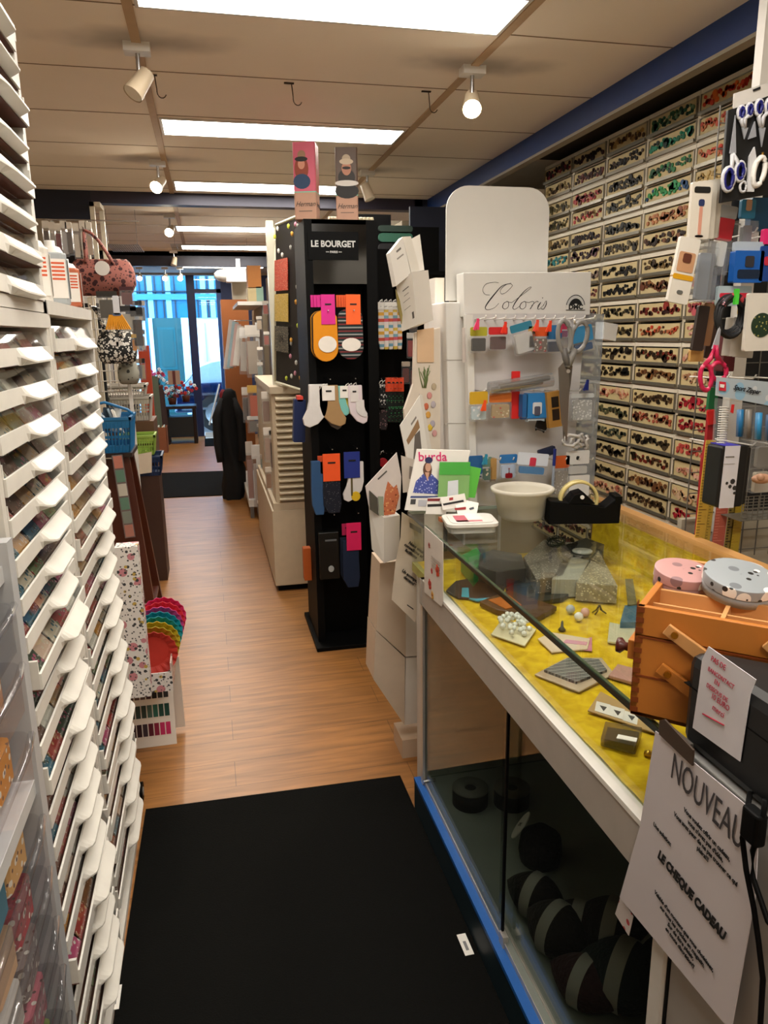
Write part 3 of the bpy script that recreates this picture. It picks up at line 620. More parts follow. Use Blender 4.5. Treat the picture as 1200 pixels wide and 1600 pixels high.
for i, c_ in enumerate(PC):
    m_ = MB(); n = 40; r0 = .088
    vs = [(0, 0, 0)]
    for k in range(n): a = 2 * math.pi * k / n; vs.append((.06 * math.cos(a), -.006, .06 * math.sin(a)))
    for k in range(n): a = 2 * math.pi * k / n; rr_ = r0 + (.003 if k % 2 else 0); vs.append((rr_ * math.cos(a), -.028 + (.003 if k % 2 else -.003), rr_ * math.sin(a)))
    fs = [(0, 1 + k, 1 + (k + 1) % n) for k in range(n)] + [(1 + k, 1 + n + k, 1 + n + (k + 1) % n, 1 + (k + 1) % n) for k in range(n)]
    m_.add(vs, fs, mat(c_, .6)); o = m_.build('paper_plate'); so = o.modifiers.new('s', 'SOLIDIFY'); so.thickness = .0015
    o.location = (-.262 + .004 * (7 - i), 2.56 + .028 * (7 - i), .475 + .008 * (7 - i)); o.rotation_euler = (.12, 0, .15)
    tag(o, ['pink', 'red', 'pink', 'turquoise', 'turquoise', 'yellow', 'olive yellow', 'red'][i] + f' ribbed paper plate, {ORD[i] if i else "backmost"} from the back in the floral tray', 'paper plate', 'paper plates in the floral tray')
t = thing('colour_chart', 'white folding colour chart with rows of green and pink swatches on the floor', 'colour chart', (-.30, 2.745, 0.001), rz=.0)
MB().box(-.085, .085, -.002, .002, 0, .34, PAPER, Matrix.Rotation(-.1, 4, 'X')).build('front_board', t)
MB().box(-.085, .115, .10, .104, 0, .33, PAPER, Matrix.Rotation(.15, 4, 'X')).build('back_board', t)
rows = [['#3c4f40', '#47584c', '#566461', '#6a7672'], ['#5a4a44', '#4a2e34', '#171716', '#2e2e30'], ['#2e4440', '#4c6a62', '#2a6658', '#14463c'], ['#331620', '#3c2e38', '#5a142a', '#8a1c40', '#c42c66']]
for r_, cs in enumerate(rows):
    for k in range(7):
        c_ = cs[k % len(cs)] if k >= 7 - len(cs) or True else cs[0]
        c_ = cs[max(0, k - (6 - len(cs)))] if k - (6 - len(cs)) < len(cs) else cs[-1]
        sw = MB().box(-.08 + .0215 * k, -.0625 + .0215 * k, -.0032, -.002, .27 - .075 * r_, .32 - .075 * r_, mat(c_, .7), Matrix.Rotation(-.1, 4, 'X'))
        sw.build('swatch', t)
t = thing('caster_wheel', 'black swivel caster wheel under the far white cabinet', 'wheel', (-.325, 2.40, 0))
MB().cyl((-.012, 0, .032), (.012, 0, .032), .032, BLACK, n=20).build('tyre', t); MB().cyl((-.014, 0, .032), (.014, 0, .032), .015, mat('#8a857c', .4), n=14).build('hub', t)
# ------------------------------------------------------------------ white drawer cabinets at the left
XF = -.315
SHELL = mat('#cfcac0', .45); LIP = mat('#dcd8ce', .4); BRD = mat('#5a2c18', .6)
PANE = glass('drawer_window', (.9, .92, .92), .05, .03)
def lip_mesh(wd):
    n = 36; vs = []; h_ = .028
    for i in range(n + 1):
        s = i / n; y = -wd / 2 + wd * s
        def ss(a, b_, v): v = max(0, min(1, (v - a) / (b_ - a))); return v * v * (3 - 2 * v)
        pz = .004 + .022 * ss(.36, .47, s) * (1 - ss(.79, .85, s))
        dr = .012 * ss(.36, .47, s) * (1 - ss(.79, .85, s))
        vs += [(0, y, 0), (0, y, h_), (.004, y, h_), (pz, y, h_ * .62 - dr), (pz, y, h_ * .5 - dr), (.004, y, 0 if dr < .002 else -.002)]
    k = 6; fs = [(i * k + j, i * k + (j + 1) % k, (i + 1) * k + (j + 1) % k, (i + 1) * k + j) for i in range(n) for j in range(k)] + [tuple(range(k))[::-1], tuple(range(n * k, n * k + k))]
    return MB().add(vs, fs, LIP, None, False)
def make_drawer(wd):
    tray = MB().box(-.36, 0, -wd / 2, wd / 2, -.002, .001, BRD).box(-.36, 0, -wd / 2, -wd / 2 + .006, 0, .05, SHELL).box(-.36, 0, wd / 2 - .006, wd / 2, 0, .05, SHELL).box(-.36, -.35, -wd / 2, wd / 2, 0, .05, SHELL)
    a = tray.mesh('drawer'); b_ = lip_mesh(wd).mesh('front_lip')
    pn = MB().poly([(-.002, -wd / 2 + .006, .024), (-.002, wd / 2 - .006, .024), (-.014, wd / 2 - .006, .055), (-.014, -wd / 2 + .006, .055)], (-.001, 0, -.001), PANE).mesh('window')
    return a, b_, pn
DRW = {w_: make_drawer(w_) for w_ in (.455, .565)}
PK = ['#b8453c', '#c9a27a', '#d8c7ae', '#c2587a', '#6d4a36', '#7d8a5a', '#d6922c', '#3c6e80', '#e2d8c8', '#8c5a48', '#a53f36', '#d9b7a0', '#46513e', '#c7c0b4']
PKN = ['red', 'tan', 'cream', 'pink', 'brown', 'olive', 'orange', 'blue-green', 'white', 'rust', 'dark red', 'peach', 'dark green', 'grey']
pk_mesh = {}
def packet_mesh(ci, k):
    if (ci, k) not in pk_mesh:
        wd = .076 + .006 * (k % 2)
        pk_mesh[(ci, k)] = MB().box(-.001, .001, -wd / 2, wd / 2, 0, .062, speckle('packet_print_%d' % ci, PK[ci], [(PK[(ci + 5) % 14], 60, .3), ('#efe9dd', 110, .16)], .5)).box(.001, .0014, -wd / 2 + .006, wd / 2 - .006, .045, .058, PAPER).mesh('craft_packet')
    return pk_mesh[(ci, k)]
def drawer_cabinet(y0, y1, z0, z1, rows, zr0, pitch, label, where, nm='drawer_cabinet', seed=1, dense=4, pulled=()):
    t = thing(nm, label, 'drawer cabinet', (XF, (y0 + y1) / 2, z0)); hw = (y1 - y0) / 2; rr = random.Random(seed)
    b_ = MB().box(-.45, 0, -hw, -hw + .022, 0, z1 - z0, SHELL).box(-.45, 0, hw - .022, hw, 0, z1 - z0, SHELL).box(-.45, -.44, -hw, hw, 0, z1 - z0, SHELL)
    b_.box(-.45, .002, -hw, hw, z1 - z0 - .028, z1 - z0, SHELL).box(-.45, .0, -hw, hw, 0, .022, SHELL)
    b_.build('cabinet_body', t)
    wd = .455 if hw < .27 else .565
    a, l_, pn = DRW[wd]
    for r in range(rows):
        z = zr0 - pitch * r
        out = .014 if r in pulled else rr.choice((0, 0, 0, .004, .008))
        d = D.objects.new('drawer', a); COL.objects.link(d); d.parent = t; d.location = (out, 0, z - z0)
        for me, n_ in ((l_, 'front_lip'), (pn, 'window')):
            o = D.objects.new(n_, me); COL.objects.link(o); o.parent = d
        for k in range(dense):
            ci = rr.randrange(14); y = (y0 + y1) / 2 + (-wd / 2 + .06) + (wd - .12) * k / (dense - 1)
            o = D.objects.new('craft_packet', packet_mesh(ci, rr.randrange(2))); COL.objects.link(o)
            o.location = (XF + out - .012, y, z + .003); o.rotation_euler = (rr.uniform(-.05, .05), -.50 - .2 * rr.random(), rr.uniform(-.03, .03))
            tag(o, f'{PKN[ci]} craft packet, {["nearest","second nearest","third nearest","fourth nearest","fifth nearest","farthest"][k if k<dense-1 else 5]} in the {ORD[r]} drawer of the {where}', 'packet', 'craft packets in the drawers')
    return t
drawer_cabinet(1.19, 1.695, .0, 1.60, 22, 1.508, .0645, 'tall white cabinet of shallow see-through drawers, nearer of the two', 'nearer tall white cabinet', seed=4, dense=5, pulled=(8, 17))
drawer_cabinet(1.70, 2.32, .0, 1.628, 22, 1.523, .0662, 'tall white cabinet of shallow see-through drawers, farther of the two', 'farther tall white cabinet', seed=9, dense=6)
drawer_cabinet(1.19, 1.69, 1.602, 2.125, 8, 2.073, .064, 'white cabinet of shallow drawers stacked on top of the nearer tall one', 'upper white cabinet', 'upper_drawer_cabinet', seed=15, dense=5)
t = thing('plastic_drawer_cabinet', 'grey cabinet of clear plastic drawers nearest the camera at the left', 'drawer cabinet', (XF, .86, 0))
MB().box(-.4, -.01, -.32, -.30, 0, 1.22, mat('#a9abae', .4)).box(-.4, .01, .29, .322, 0, 1.26, mat('#b3b4b4', .4)).box(-.4, -.39, -.3, .3, 0, 1.22, mat('#a9abae', .4)).box(-.4, 0, -.32, .32, 1.2, 1.225, mat('#c0c0bf', .4)).box(-.4, .004, -.3, .3, .845, .87, mat('#c6c6c4', .4)).build('cabinet_body', t)
PLD = glass('drawer_plastic', (.95, .95, .96), .04, .02, .015, '#cfd2d6')
PC2 = [('#7c8a90', 'grey-blue'), ('#b08060', 'tan'), ('#c8822c', 'orange'), ('#d0a060', 'amber'), ('#a8323c', 'red'), ('#8a7a72', 'taupe'), ('#c46a72', 'pink'), ('#7a8c3a', 'green'), ('#58645c', 'grey-green'), ('#b8485c', 'crimson'), ('#6a7a70', 'sage')]
zs = [1.10, 1.005, .89, .745, .65, .555, .46, .365, .27, .175, .08, -.0]
for i, z in enumerate(zs[:-1]):
    d = MB().rbox(-.3, .012, -.285, .285, 0, .07, .025, PLD, n=3)
    do = d.build('drawer', t); do.location = (0, 0, z)
    r = MB().tube([(.014, -.27, .07), (.022, -.2, .07), (.024, 0, .07), (.022, .2, .07), (.014, .27, .07)], .006, PLD, 6).build('handle', do)
    rr = random.Random(i)
    for k in range(5):
        m_ = speckle('bundle_%s' % PC2[i][0][1:], PC2[i][0], [('#e0d8c8', 45, .25), ('#5a3a30', 70, .25)], .6) if k % 2 == 0 else mat(rr.choice(PK), .7)
        o = MB().rbox(-.055, .045, -.050, .050, 0, .062, .012, m_, n=2).build('craft_bundle'); o.location = (XF - .06, .86 - .22 + .11 * k, z + .008); o.rotation_euler.z = rr.uniform(-.04, .04)
        tag(o, f'{PC2[i][1] if k % 2 == 0 else "mixed coloured"} bundle, {["nearest","second nearest","middle","fourth nearest","farthest"][k]} in the {ORD[i]} clear plastic drawer', 'bundle', 'bundles in the clear drawers')
# ------------------------------------------------------------------ island in the middle: drawers and board
t = thing('island_cabinet', 'beige base cabinet on black plinth behind the black sock stand', 'cabinet', (.42, 4.42, 0))
BE = mat('#cbbb9f', .5)
MB().box(-.10, .40, 0, 1.5, .04, .52, BE).build('body', t, .004); MB().box(-.08, .40, .03, 1.5, 0, .04, BLACK).build('plinth', t)
t = thing('shallow_drawer_stack', 'beige stack of shallow louvred drawers standing on the island cabinet', 'drawer stack', (.42, 4.42, .52))
MB().box(-.07, .40, .03, 1.4, 0, .73, BE).box(-.09, .40, 0, 1.45, 0, .045, BE).box(-.08, .40, .0, 1.4, .70, .74, BE).build('body', t)
for k in range(17):
    z = .06 + k * .0375
    o = MB().poly([(-.05, 0, z), (-.05, -.014, z + .004), (-.05, -.014, z + .012), (-.05, .03, z + .03), (-.05, .03, z)], (.44, 0, 0), mat('#d6c8ac', .45)).build('drawer', t)
def slab(pts, th, mt): return MB().poly(pts, th, mt)
A = [W(430, 352, 'y', 4.53), W(474, 334, 'y', 4.07), W(478, 612, 'y', 4.07), W(431, 597, 'y', 4.53)]
t = thing('notions_board', 'dark pinboard in a pale frame with small jewels and three glitter patches', 'board', A[3])
L = [p - A[3] for p in A]
back = Vector((.025, .02, 0))
MB().poly(L, back, mat('#17120f', .6)).build('board', t)
fm = MB()
for i in range(4): fm.tube([L[i], L[(i + 1) % 4]], .009, mat('#c8c2a8', .4), 4)
fm.build('frame', t)
ux = (L[1] - L[0]); 
def on_board(u, v): return L[0] + (L[1] - L[0]) * u + ((L[3] - L[0]) * (1 - u) + (L[2] - L[1]) * u) * v - back * .35
nrm = back.normalized()
for (v0, v1, c1, lb) in ((.22, .41, '#c84a38', 'patch'), (.43, .60, '#c9a84c', 'patch'), (.63, .79, '#3a3a34', 'patch')):
    q = [on_board(.05, v0), on_board(.52, v0), on_board(.52, v1), on_board(.05, v1)]
    MB().poly(q, -nrm * .006, speckle('glitter_' + c1[1:], c1, [('#efe2c4', 150, .25), ('#2a1a10', 90, .2)], .35)).build('patch', t)
pt = on_board(.3, .71) - nrm * .012
text('lettering', 'LOVE', .05, INK, t, face(pt, L[1] - L[0], (0, 0, 1)), .7, bold=.001)
rr = random.Random(5)
for i in range(46):
    u, v = rr.uniform(.05, .95), rr.uniform(.03, .97)
    if u < .58 and .2 < v < .8: continue
    p = on_board(u, v) - nrm * .004; c_ = rr.choice(['#d9d6cc', '#c8d04a', '#d9a24a', '#c98a9a', '#e2e0d8', '#9a9a92'])
    MB().ball(tuple(p), .011, mat(c_, .25), 6, sc=(.8, .4, 1.3)).build('jewel', t)
# left side of the island: white post and hanging packets
px0 = W(418, 345, 'y', 4.62); 
boxat('island_post', px0.x - .012, px0.x + .03, 4.6, 4.66, 1.26, px0.z, mat('#cdc9b4', .35), 'pale post beside the dark pinboard', 'post')
rr = random.Random(8)
for i, (x0, y0, x1, y1, a, b_, lb) in enumerate(((408, 612, 421, 662, '#d8d2c6', '#8a6a58', 'upper'), (411, 668, 426, 722, '#e0dad0', '#b89a86', 'second'), (420, 672, 430, 735, '#cfc6b6', '#7a5a48', 'slim pale'), (414, 730, 424, 765, '#d8cfc0', '#a07858', 'lower'), (425, 690, 437, 735, '#dcd6c8', '#8f7a68', 'framed'))):
    strip_pack(x0, y0, x1, y1, 4.6, (a, b_), lb + ' packet hanging on the left side of the island drawers')
# top rail ornaments on island
for i in range(8):
    pass
# tall black shelving behind the sock stand (right)
t = thing('fabric_shelving', 'dark shelving behind the sock stand with folded dark fabrics', 'shelving', (1.05, 4.3, 0))
MB().box(-.22, .0, .0, .5, 0, 2.2, BLACK).box(-.22, .42, .0, .5, 0, .05, BLACK).box(.0, .42, .45, .5, 0, 2.2, BLACK).box(-.22, .42, 0, .5, 1.65, 1.67, mat('#b5b0a4', .5)).box(-.22, .42, 0, .5, 1.88, 1.9, BLACK).box(.28, .3, 0, .02, .0, 1.65, WHITE).build('frame', t)
for i, (x0, y0, x1, y1, c_, lb) in enumerate(((592, 352, 645, 362, '#16281f', 'very dark green folded fabric, topmost'), (592, 364, 645, 378, '#24503e', 'dark green folded fabric, second from the top'), (592, 380, 640, 395, '#0c0c0d', 'black printed fabric, third from the top'), (592, 396, 638, 404, '#4a4c4c', 'grey folded fabric, lowest'))):
    a, w_, h_ = dims(x0, y0, x1, y1, 4.28); z = (1.9 + .0405 * 0) if 0 else a.z - h_
    o = MB().rbox(-w_ / 2, w_ / 2, 0, .35, 0, h_ * .98, h_ * .4, mat(c_, .9), axis='y').build('folded_fabric'); o.location = (a.x, 4.28, z); tag(o, lb + ' on the dark shelving behind the sock stand', 'fabric', 'folded fabrics on the dark shelving')
boxat('pale_cupboard', W(628, 330, 'y', 5.2).x, W(657, 330, 'y', 5.2).x, 5.2, 5.5, 0, 2.3, mat('#9a8c74', .6), 'tall pale cupboard standing past the dark shelving', 'cupboard')
# goods seen under: red/white trims right of sock stand
for x0, y0, x1, y1, a, b_, lb in ((636, 520, 647, 560, '#d8d0c8', '#a83a34', 'red trim packet between the sock stand and the cardboard stand'), (628, 565, 640, 600, '#c9b9a8', '#7a3a34', 'dark red trim packet between the sock stand and the cardboard stand'), (640, 480, 652, 520, '#d0c8ba', '#4a3a34', 'brown trim packet between the sock stand and the cardboard stand'), (640, 565, 652, 610, '#2a2622', '#6b2420', 'black and red trim packet between the sock stand and the cardboard stand')):
    strip_pack(x0, y0, x1, y1, 4.2, (a, b_), lb)
# ------------------------------------------------------------------ sock stand
GB = mat('#040404', .12, var=.1, spec=.6)
TX0, TX1, TY0, TY1 = .447, .775, 3.46, 3.93
t = thing('sock_stand', 'tall black sock display stand with a lettered header', 'sock stand', (.611, 3.46, 0))
MB().box(-.17, .19, 0, .52, .0, .022, BLACK).build('base_plate', t, .003)
MB().box(-.125, .155, .2, .45, .022, 2.02, BLACK).build('core', t)
MB().box(-.151, -.115, .08, .46, .022, 2.06, BLACK).build('side_post', t); MB().box(.135, .186, .08, .46, .022, 2.06, BLACK).build('side_post', t)
MB().box(-.115, .135, .08, .10, 1.78, 2.06, GB).box(-.115, .135, .08, .46, 2.04, 2.06, GB).build('header_panel', t)
hp = W(521, 384, 'y', 3.54); 
lp = MB().box(hp.x - .611 - .118, hp.x - .611 + .115, .074, .08, hp.z - .062, hp.z + .06, BLACK); lp = lp.build('name_plate', t)
GREY = mat('#c9c9c6', .5)
MT = face((hp.x - .611 - .002, .0725, hp.z + .006), (1, 0, 0), (0, 0, 1))
text('lettering', 'LE BOURGET', .038, GREY, t, MT, .93, bold=.0012)
text('lettering', '••• PARIS •••', .013, GREY, t, face((hp.x - .611, .0725, hp.z - .028), (1, 0, 0), (0, 0, 1)), 1.1, bold=.0004)
for z in (1.66, 1.35, 1.02, .70):
    for x in (-.06, .06): MB().cyl((x, .2, z), (x, .02, z), .003, CHROME, n=6).build('hook', t)
def outline_obj(nm, x0, y0, x1, y1, yd, pts, th, mt, parent=None, ref=None):
    t_, w_, h_ = dims(x0, y0, x1, y1, yd)
    base = ref if ref else Vector((0, 0, 0))
    P3 = [((u - .5) * w_ + t_.x - base.x, yd - base.y, t_.z - v * h_ - base.z) for u, v in pts]
    m_ = MB().poly(P3, (0, th, 0), mt); return m_.build(nm, parent, min(.003, th * .3))
ANK = [(.0, 0), (.72, 0), (.74, .4), (.82, .6), (1.0, .8), (.96, .94), (.76, 1.0), (.42, .92), (.1, .72), (.0, .5)]
ANKL = [(1 - u, v) for u, v in ANK]
CREW = [(.1, 0), (.9, 0), (.92, .5), (.95, .8), (.85, 1), (.3, 1), (.08, .82), (.06, .5)]
CAPS = [(.5 + .5 * math.cos(a) * 1.0, (.2 if math.sin(a) < 0 else .75) + (.2 if math.sin(a) < 0 else .25) * math.sin(a)) for a in [k * math.pi / 10 for k in range(20)]]
OV = [(.5 + .5 * math.cos(a), .5 + .5 * math.sin(a)) for a in [k * math.pi / 9 for k in range(18)]]
SQ = [(0, 0), (1, 0), (1, 1), (0, 1)]
def sock(label, body, shape, bm_, card=None, cm_=None, oval=None, hanger=None, yd=3.5, th=.018, grp='socks on the black stand', extra=(), tuft=None):
    c_ = W((body[0] + body[2]) / 2, body[1], 'y', yd)
    t = thing('sock_pair', label, 'socks', c_, group=grp)
    outline_obj('sock', *body, yd, shape, th, bm_, t, c_)
    if card:
        outline_obj('card', *card, yd - .004, SQ, .003, cm_, t, c_)
        y0 = card[1] + (card[3] - card[1]) * .3; outline_obj('card_mark', card[0] + (card[2] - card[0]) * .3, y0, card[0] + (card[2] - card[0]) * .75, y0 + 2.5, yd - .006, SQ, .001, INK, t, c_)
    if oval: outline_obj('insole', *oval, yd - .004, OV, .003, mat('#e4ded4', .7), t, c_)
    if hanger:
        p = W(hanger[0], hanger[1], 'y', yd) - c_; MB().tube([p + Vector((-.012, 0, -.02)), p + Vector((0, 0, 0)), p + Vector((.01, 0, .006)), p + Vector((.012, 0, -.004))], .0025, WHITE, 5).build('hanger', t)
    for nm, bx, sh, mt in extra: outline_obj(nm, *bx, yd - .003, sh, .004, mt, t, c_)
    return t
for k in range(4, 0, -1):
    sock(f'ochre footie socks on pink card, {ORD[k]} of the row behind the front pair', (490 - k * 2, 485, 524 - k * 2, 562), CAPS, mat('#b87a14' if k % 2 else '#222226', .9), (500 - k * 5, 461, 518 - k * 5, 480), mat('#d11a86', .6), yd=3.50 + .012 * k, th=.008)
    sock(f'striped footie socks on orange card, {ORD[k]} of the row behind the front pair', (531 - k, 482, 562 - k, 560), CAPS, mat('#15171b' if k % 2 else '#5a5e60', .9), (541 - k * 4, 461, 560 - k * 4, 480), mat('#e2571c', .6), yd=3.50 + .012 * k, th=.008)
sock('front pair of ochre footie socks with white insole on a pink card', (488, 484, 527, 565), CAPS, mat('#d98a12', .9), (501, 460, 523, 507), mat('#d11a86', .6), (497, 525, 526, 551), th=.008)
sock('front pair of black striped footie socks on an orange card', (527, 482, 567, 562), CAPS, bands('dark_stripes', ['#141414', '#9a9a96', '#1c3a3c', '#141414', '#7a2a2c', '#101010'], 32), (540, 460, 563, 507), mat('#f0601c', .6), (534, 528, 564, 549), th=.008)
WS = mat('#d8d5d2', .95, bump=.2)
sock('bulky white ankle socks at the left of the second row', (472, 601, 512, 668), ANKL, WS, hanger=(503, 602), th=.04)
sock('grey-tan socks behind the brown ones', (504, 604, 533, 672), ANK, mat('#6e6a68', .9), yd=3.54, hanger=(507, 602))
sock('tan brown socks with white paper label', (498, 602, 540, 667), ANK, mat('#a5845a', .95), (503, 603, 523, 626), PAPER, hanger=(508, 602))
sock('turquoise and white short socks in the second row', (524, 603, 545, 650), ANK, mat('#7ac0b8', .9), (531, 603, 545, 622), PAPER, hanger=(541, 601), yd=3.51)
sock('yellow and white short socks in the second row', (536, 606, 552, 648), ANK, mat('#d8c23a', .9), (538, 603, 549, 622), mat('#d6d2cc', .7), hanger=(546, 601), yd=3.52)
sock('white and pink short socks at the right of the second row', (544, 602, 574, 663), ANK, mat('#d9ccd0', .9), (547, 603, 560, 628), mat('#dcd6d2', .7), hanger=(553, 600), extra=(('heel', (556, 625, 574, 652), ANK, WS),))
for k in range(3, 0, -1):
    sock(f'navy socks on orange card, {ORD[k]} behind the front pair', (495 - k * 2, 722, 525 - k, 800), CREW, mat('#141a2a', .9), (502 - k * 2, 712, 522 - k * 2, 740), mat('#c84a1a', .6), yd=3.5 + .014 * k, th=.01)
sock('denim blue socks at the left of the third row', (484, 721, 507, 805), CREW, mat('#2c4f78', .95), th=.03, yd=3.51)
sock('navy dotted socks on an orange card', (502, 735, 534, 802), CREW, speckle('dotted_navy', '#0b1020', [('#c9ccd2', 160, .12)], .9), (504, 709, 531, 752), mat('#f0561a', .6))
sock('white sports socks with yellow heel on a blue card', (535, 722, 568, 784), ANKL, WS, (537, 706, 562, 747), mat('#142a82', .6), extra=(('toe', (549, 768, 563, 783), OV, mat('#d8b41c', .8)), ('stripe', (548, 745, 551, 775), SQ, mat('#5a5030', .8))))
sock('black boxed tights at the left of the lowest row', (498, 832, 529, 905), SQ, mat('#0a0c0b', .3), extra=(('moon_print', (513, 884, 522, 894), OV, mat('#9aa0a0', .6)), ('print', (508, 843, 526, 846), SQ, mat('#55585a', .6))), th=.03)
sock('navy knee socks on a magenta card', (533, 845, 563, 918), CREW, mat('#0c1d38', .95), (541, 817, 564, 860), mat('#d6125a', .6))
sock('navy knee socks on a magenta card, behind the front pair', (529, 840, 556, 910), CREW, mat('#101c30', .95), (534, 818, 552, 836), mat('#a8104a', .6), yd=3.53)
# on the left and right flanks of the stand
packpx('sock_bundle', 459, 618, 477, 690, 3.62, [('sock', 0.08, 1, mat('#14224c', .9)), ('tab', 0, .12, mat('#c83a2a', .6), .25)], 'dark blue spangled sock on the left side of the sock stand', 'socks', th=.06, tilt=.06)
packpx('orange_pouch', 473, 855, 486, 905, 3.75, [('pouch', 0, 1, mat('#b8581a', .7))], 'orange pouch low on the left side of the sock stand', 'pouch', th=.05)
for k in range(5):
    x = 590 + k * 7
    sock(f'multicoloured striped socks, {["first","second","third","fourth","fifth"][k]} from the left on the right flank of the sock stand', (x, 478, x + 11, 546), CREW, bands('bright_stripes_%d' % (k % 2), ['#d8cfc4', '#c8503a', '#d8cfc4', '#d8a23c', '#e0d8cc', '#6a9ab0'] if k % 2 == 0 else ['#e0d8d4', '#c85a6a', '#7aa8b8', '#e2dcd2', '#d8b84a', '#e0d8d4'], 11), hanger=(x + 4, 470), yd=3.66 + k * .03, grp='socks on the right flank of the stand', th=.012, extra=(('cuff', (x, 472, x + 10, 484), SQ, PAPER),))
for k in range(4):
    x = 604 + k * 6
    sock(f'green dashed dark socks on orange card, {["first","second","third","fourth"][k]} from the left on the right flank', (x - 2, 606, x + 10, 660), CREW, speckle('green_dash', '#101412', [('#3c9a5a', 90, .25), ('#8a3038', 110, .15)], .9), (x - 2, 590, x + 9, 612), mat('#e6481c', .6), yd=3.66 + .03 * k, grp='socks on the right flank of the stand', th=.012)
for k in range(3):
    sock(f'black and white patterned socks, {["first","second","third"][k]} from the left on the right flank', (590 + 5 * k, 600, 601 + 5 * k, 638), CREW, speckle('bw_sock', '#151515', [('#d6d2cc', 70, .35)], .9), yd=3.64 + .02 * k, grp='socks on the right flank of the stand', hanger=(594 + 5 * k, 596), th=.012)
sock('red and grey patterned socks low on the right flank', (590, 640, 606, 672), CREW, speckle('rd_sock', '#2a2224', [('#8a6a6c', 80, .3)], .9), yd=3.66, grp='socks on the right flank of the stand')
sock('red socks at the bottom of the right flank', (592, 716, 606, 730), OV, mat('#a81a24', .9), yd=3.66, grp='socks on the right flank of the stand', hanger=(596, 706))
rp = MB().box(0, .16, .33, .37, 0, 1.95, BLACK)
for py in (470, 478, 590, 598, 606, 640, 706):
    for px in (594, 602, 610, 618, 626):
        q = W(px, py + 1, 'y', 3.66); rp.cyl((q.x - .800, .33, q.z - .023), (q.x - .800, .07, q.z - .023), .0018, CHROME, n=5)
o = rp.build('rear_panel'); o.location = (.800, 3.56, .023); o.parent = None; tag(o, 'black side wing of the sock stand carrying more socks', 'display wing')
# hosiery boxes on top
def photo_box(px0, px1, py0, pym, py1, yd, rz, bgc, face2, lb, girl):
    c_ = W((px0 + px1) / 2, py1, 'y', yd); tt = W((px0 + px1) / 2, py0, 'y', yd).z; zm = W((px0 + px1) / 2, pym, 'y', yd).z
    t = thing('hosiery_box', lb, 'box', (c_.x, yd, 2.0605), rz, 'boxes on top of the sock stand')
    hh = tt - 2.0605; hm = zm - 2.0605; s = .05
    MB().rbox(-s, s, -s, s, 0, hm, .006, mat('#b98f78', .6), n=2).build('lower_sleeve', t)
    MB().rbox(-s, s, -s, s, hm, hh, .006, mat(bgc, .5), n=2).box(s, s + .001, -s + .006, s - .006, hm + .002, hh - .004, mat(face2, .5)).build('upper_sleeve', t)
    MB().box(-s - .0005, s + .0005, -s - .0008, s + .0008, hm - .002, hm + .002, mat('#6ac2a8', .5)).build('green_band', t)
    g = MB(); y = -s - .0012
    def disc(cx, cz, rx, rz_, c2, dy): g.add([(cx + rx * math.cos(a), y - dy, cz + rz_ * math.sin(a)) for a in [k * math.pi / 9 for k in range(18)]], [tuple(range(18))], mat(c2, .6))
    zc = hm + (hh - hm) * .55
    for a_ in girl: disc(*[a_[0], zc + a_[1] * .95 - .008, a_[2] * 1.2, a_[3] * 1.05, a_[4]], a_[5])
    g.build('portrait_print', t)
    MC = face((0, -s - .0015, hm * .55), (1, 0, 0), (0, 0, 1)); text('lettering', 'Herman', .03, mat('#2a2420', .6), t, MC, .9, shear=.4)
    text('lettering', 'Herman', .03, mat('#2a2420', .6), t, face((s + .0015, 0, hm * .55), (0, 1, 0), (0, 0, 1)), .9, shear=.4)
    MB().box(-.03, .03, -s - .0012, -s - .0004, hm * .28, hm * .31, mat('#6a5a50', .6)).build('small_print', t)
photo_box(458, 504, 226, 303, 345, 3.6, -.30, '#c8566c', '#b8624a', 'pink hosiery box with a woman in a dark cap, left on the sock stand',
          [(-.012, -.01, .026, .05, '#8a3a22', 0), (-.012, -.065, .032, .03, '#1c3a5c', .0002), (-.012, .01, .013, .02, '#c98a70', .0004), (-.012, .032, .024, .01, '#15120f', .0006), (-.010, .05, .015, .018, '#9a7458', .0005)])
photo_box(521, 565, 234, 308, 343, 3.6, -.18, '#5a4638', '#8a5f48', 'dark hosiery box with a woman in a pale hat, right on the sock stand',
          [(0, -.09, .045, .03, '#15110e', 0), (0, -.055, .045, .012, '#d6d0c8', .0002), (0, -.03, .032, .035, '#2a2420', .0001), (0, .01, .018, .028, '#b88068', .0004), (0, .012, .016, .006, '#1a1412', .0006), (0, .04, .026, .012, '#c9b8a0', .0005), (0, .052, .016, .018, '#b5a48c', .0004)])
for i in range(8):
    px = (515 + i * 5) if i < 3 else (558 + (i - 3) * 5.5); p = W(px, 334, 'y', 3.85)
    o = MB().lathe([(.001, 0), (.012, 0), (.012, .04), (.008, .055), (.001, .056)], mat('#e0d8b8', .5), n=10).build('hook_end_cap'); o.location = (p.x, 3.84, 2.0605); tag(o, 'small cream cap standing along the rear edge of the sock stand top', 'cap', 'cream caps on the sock stand')
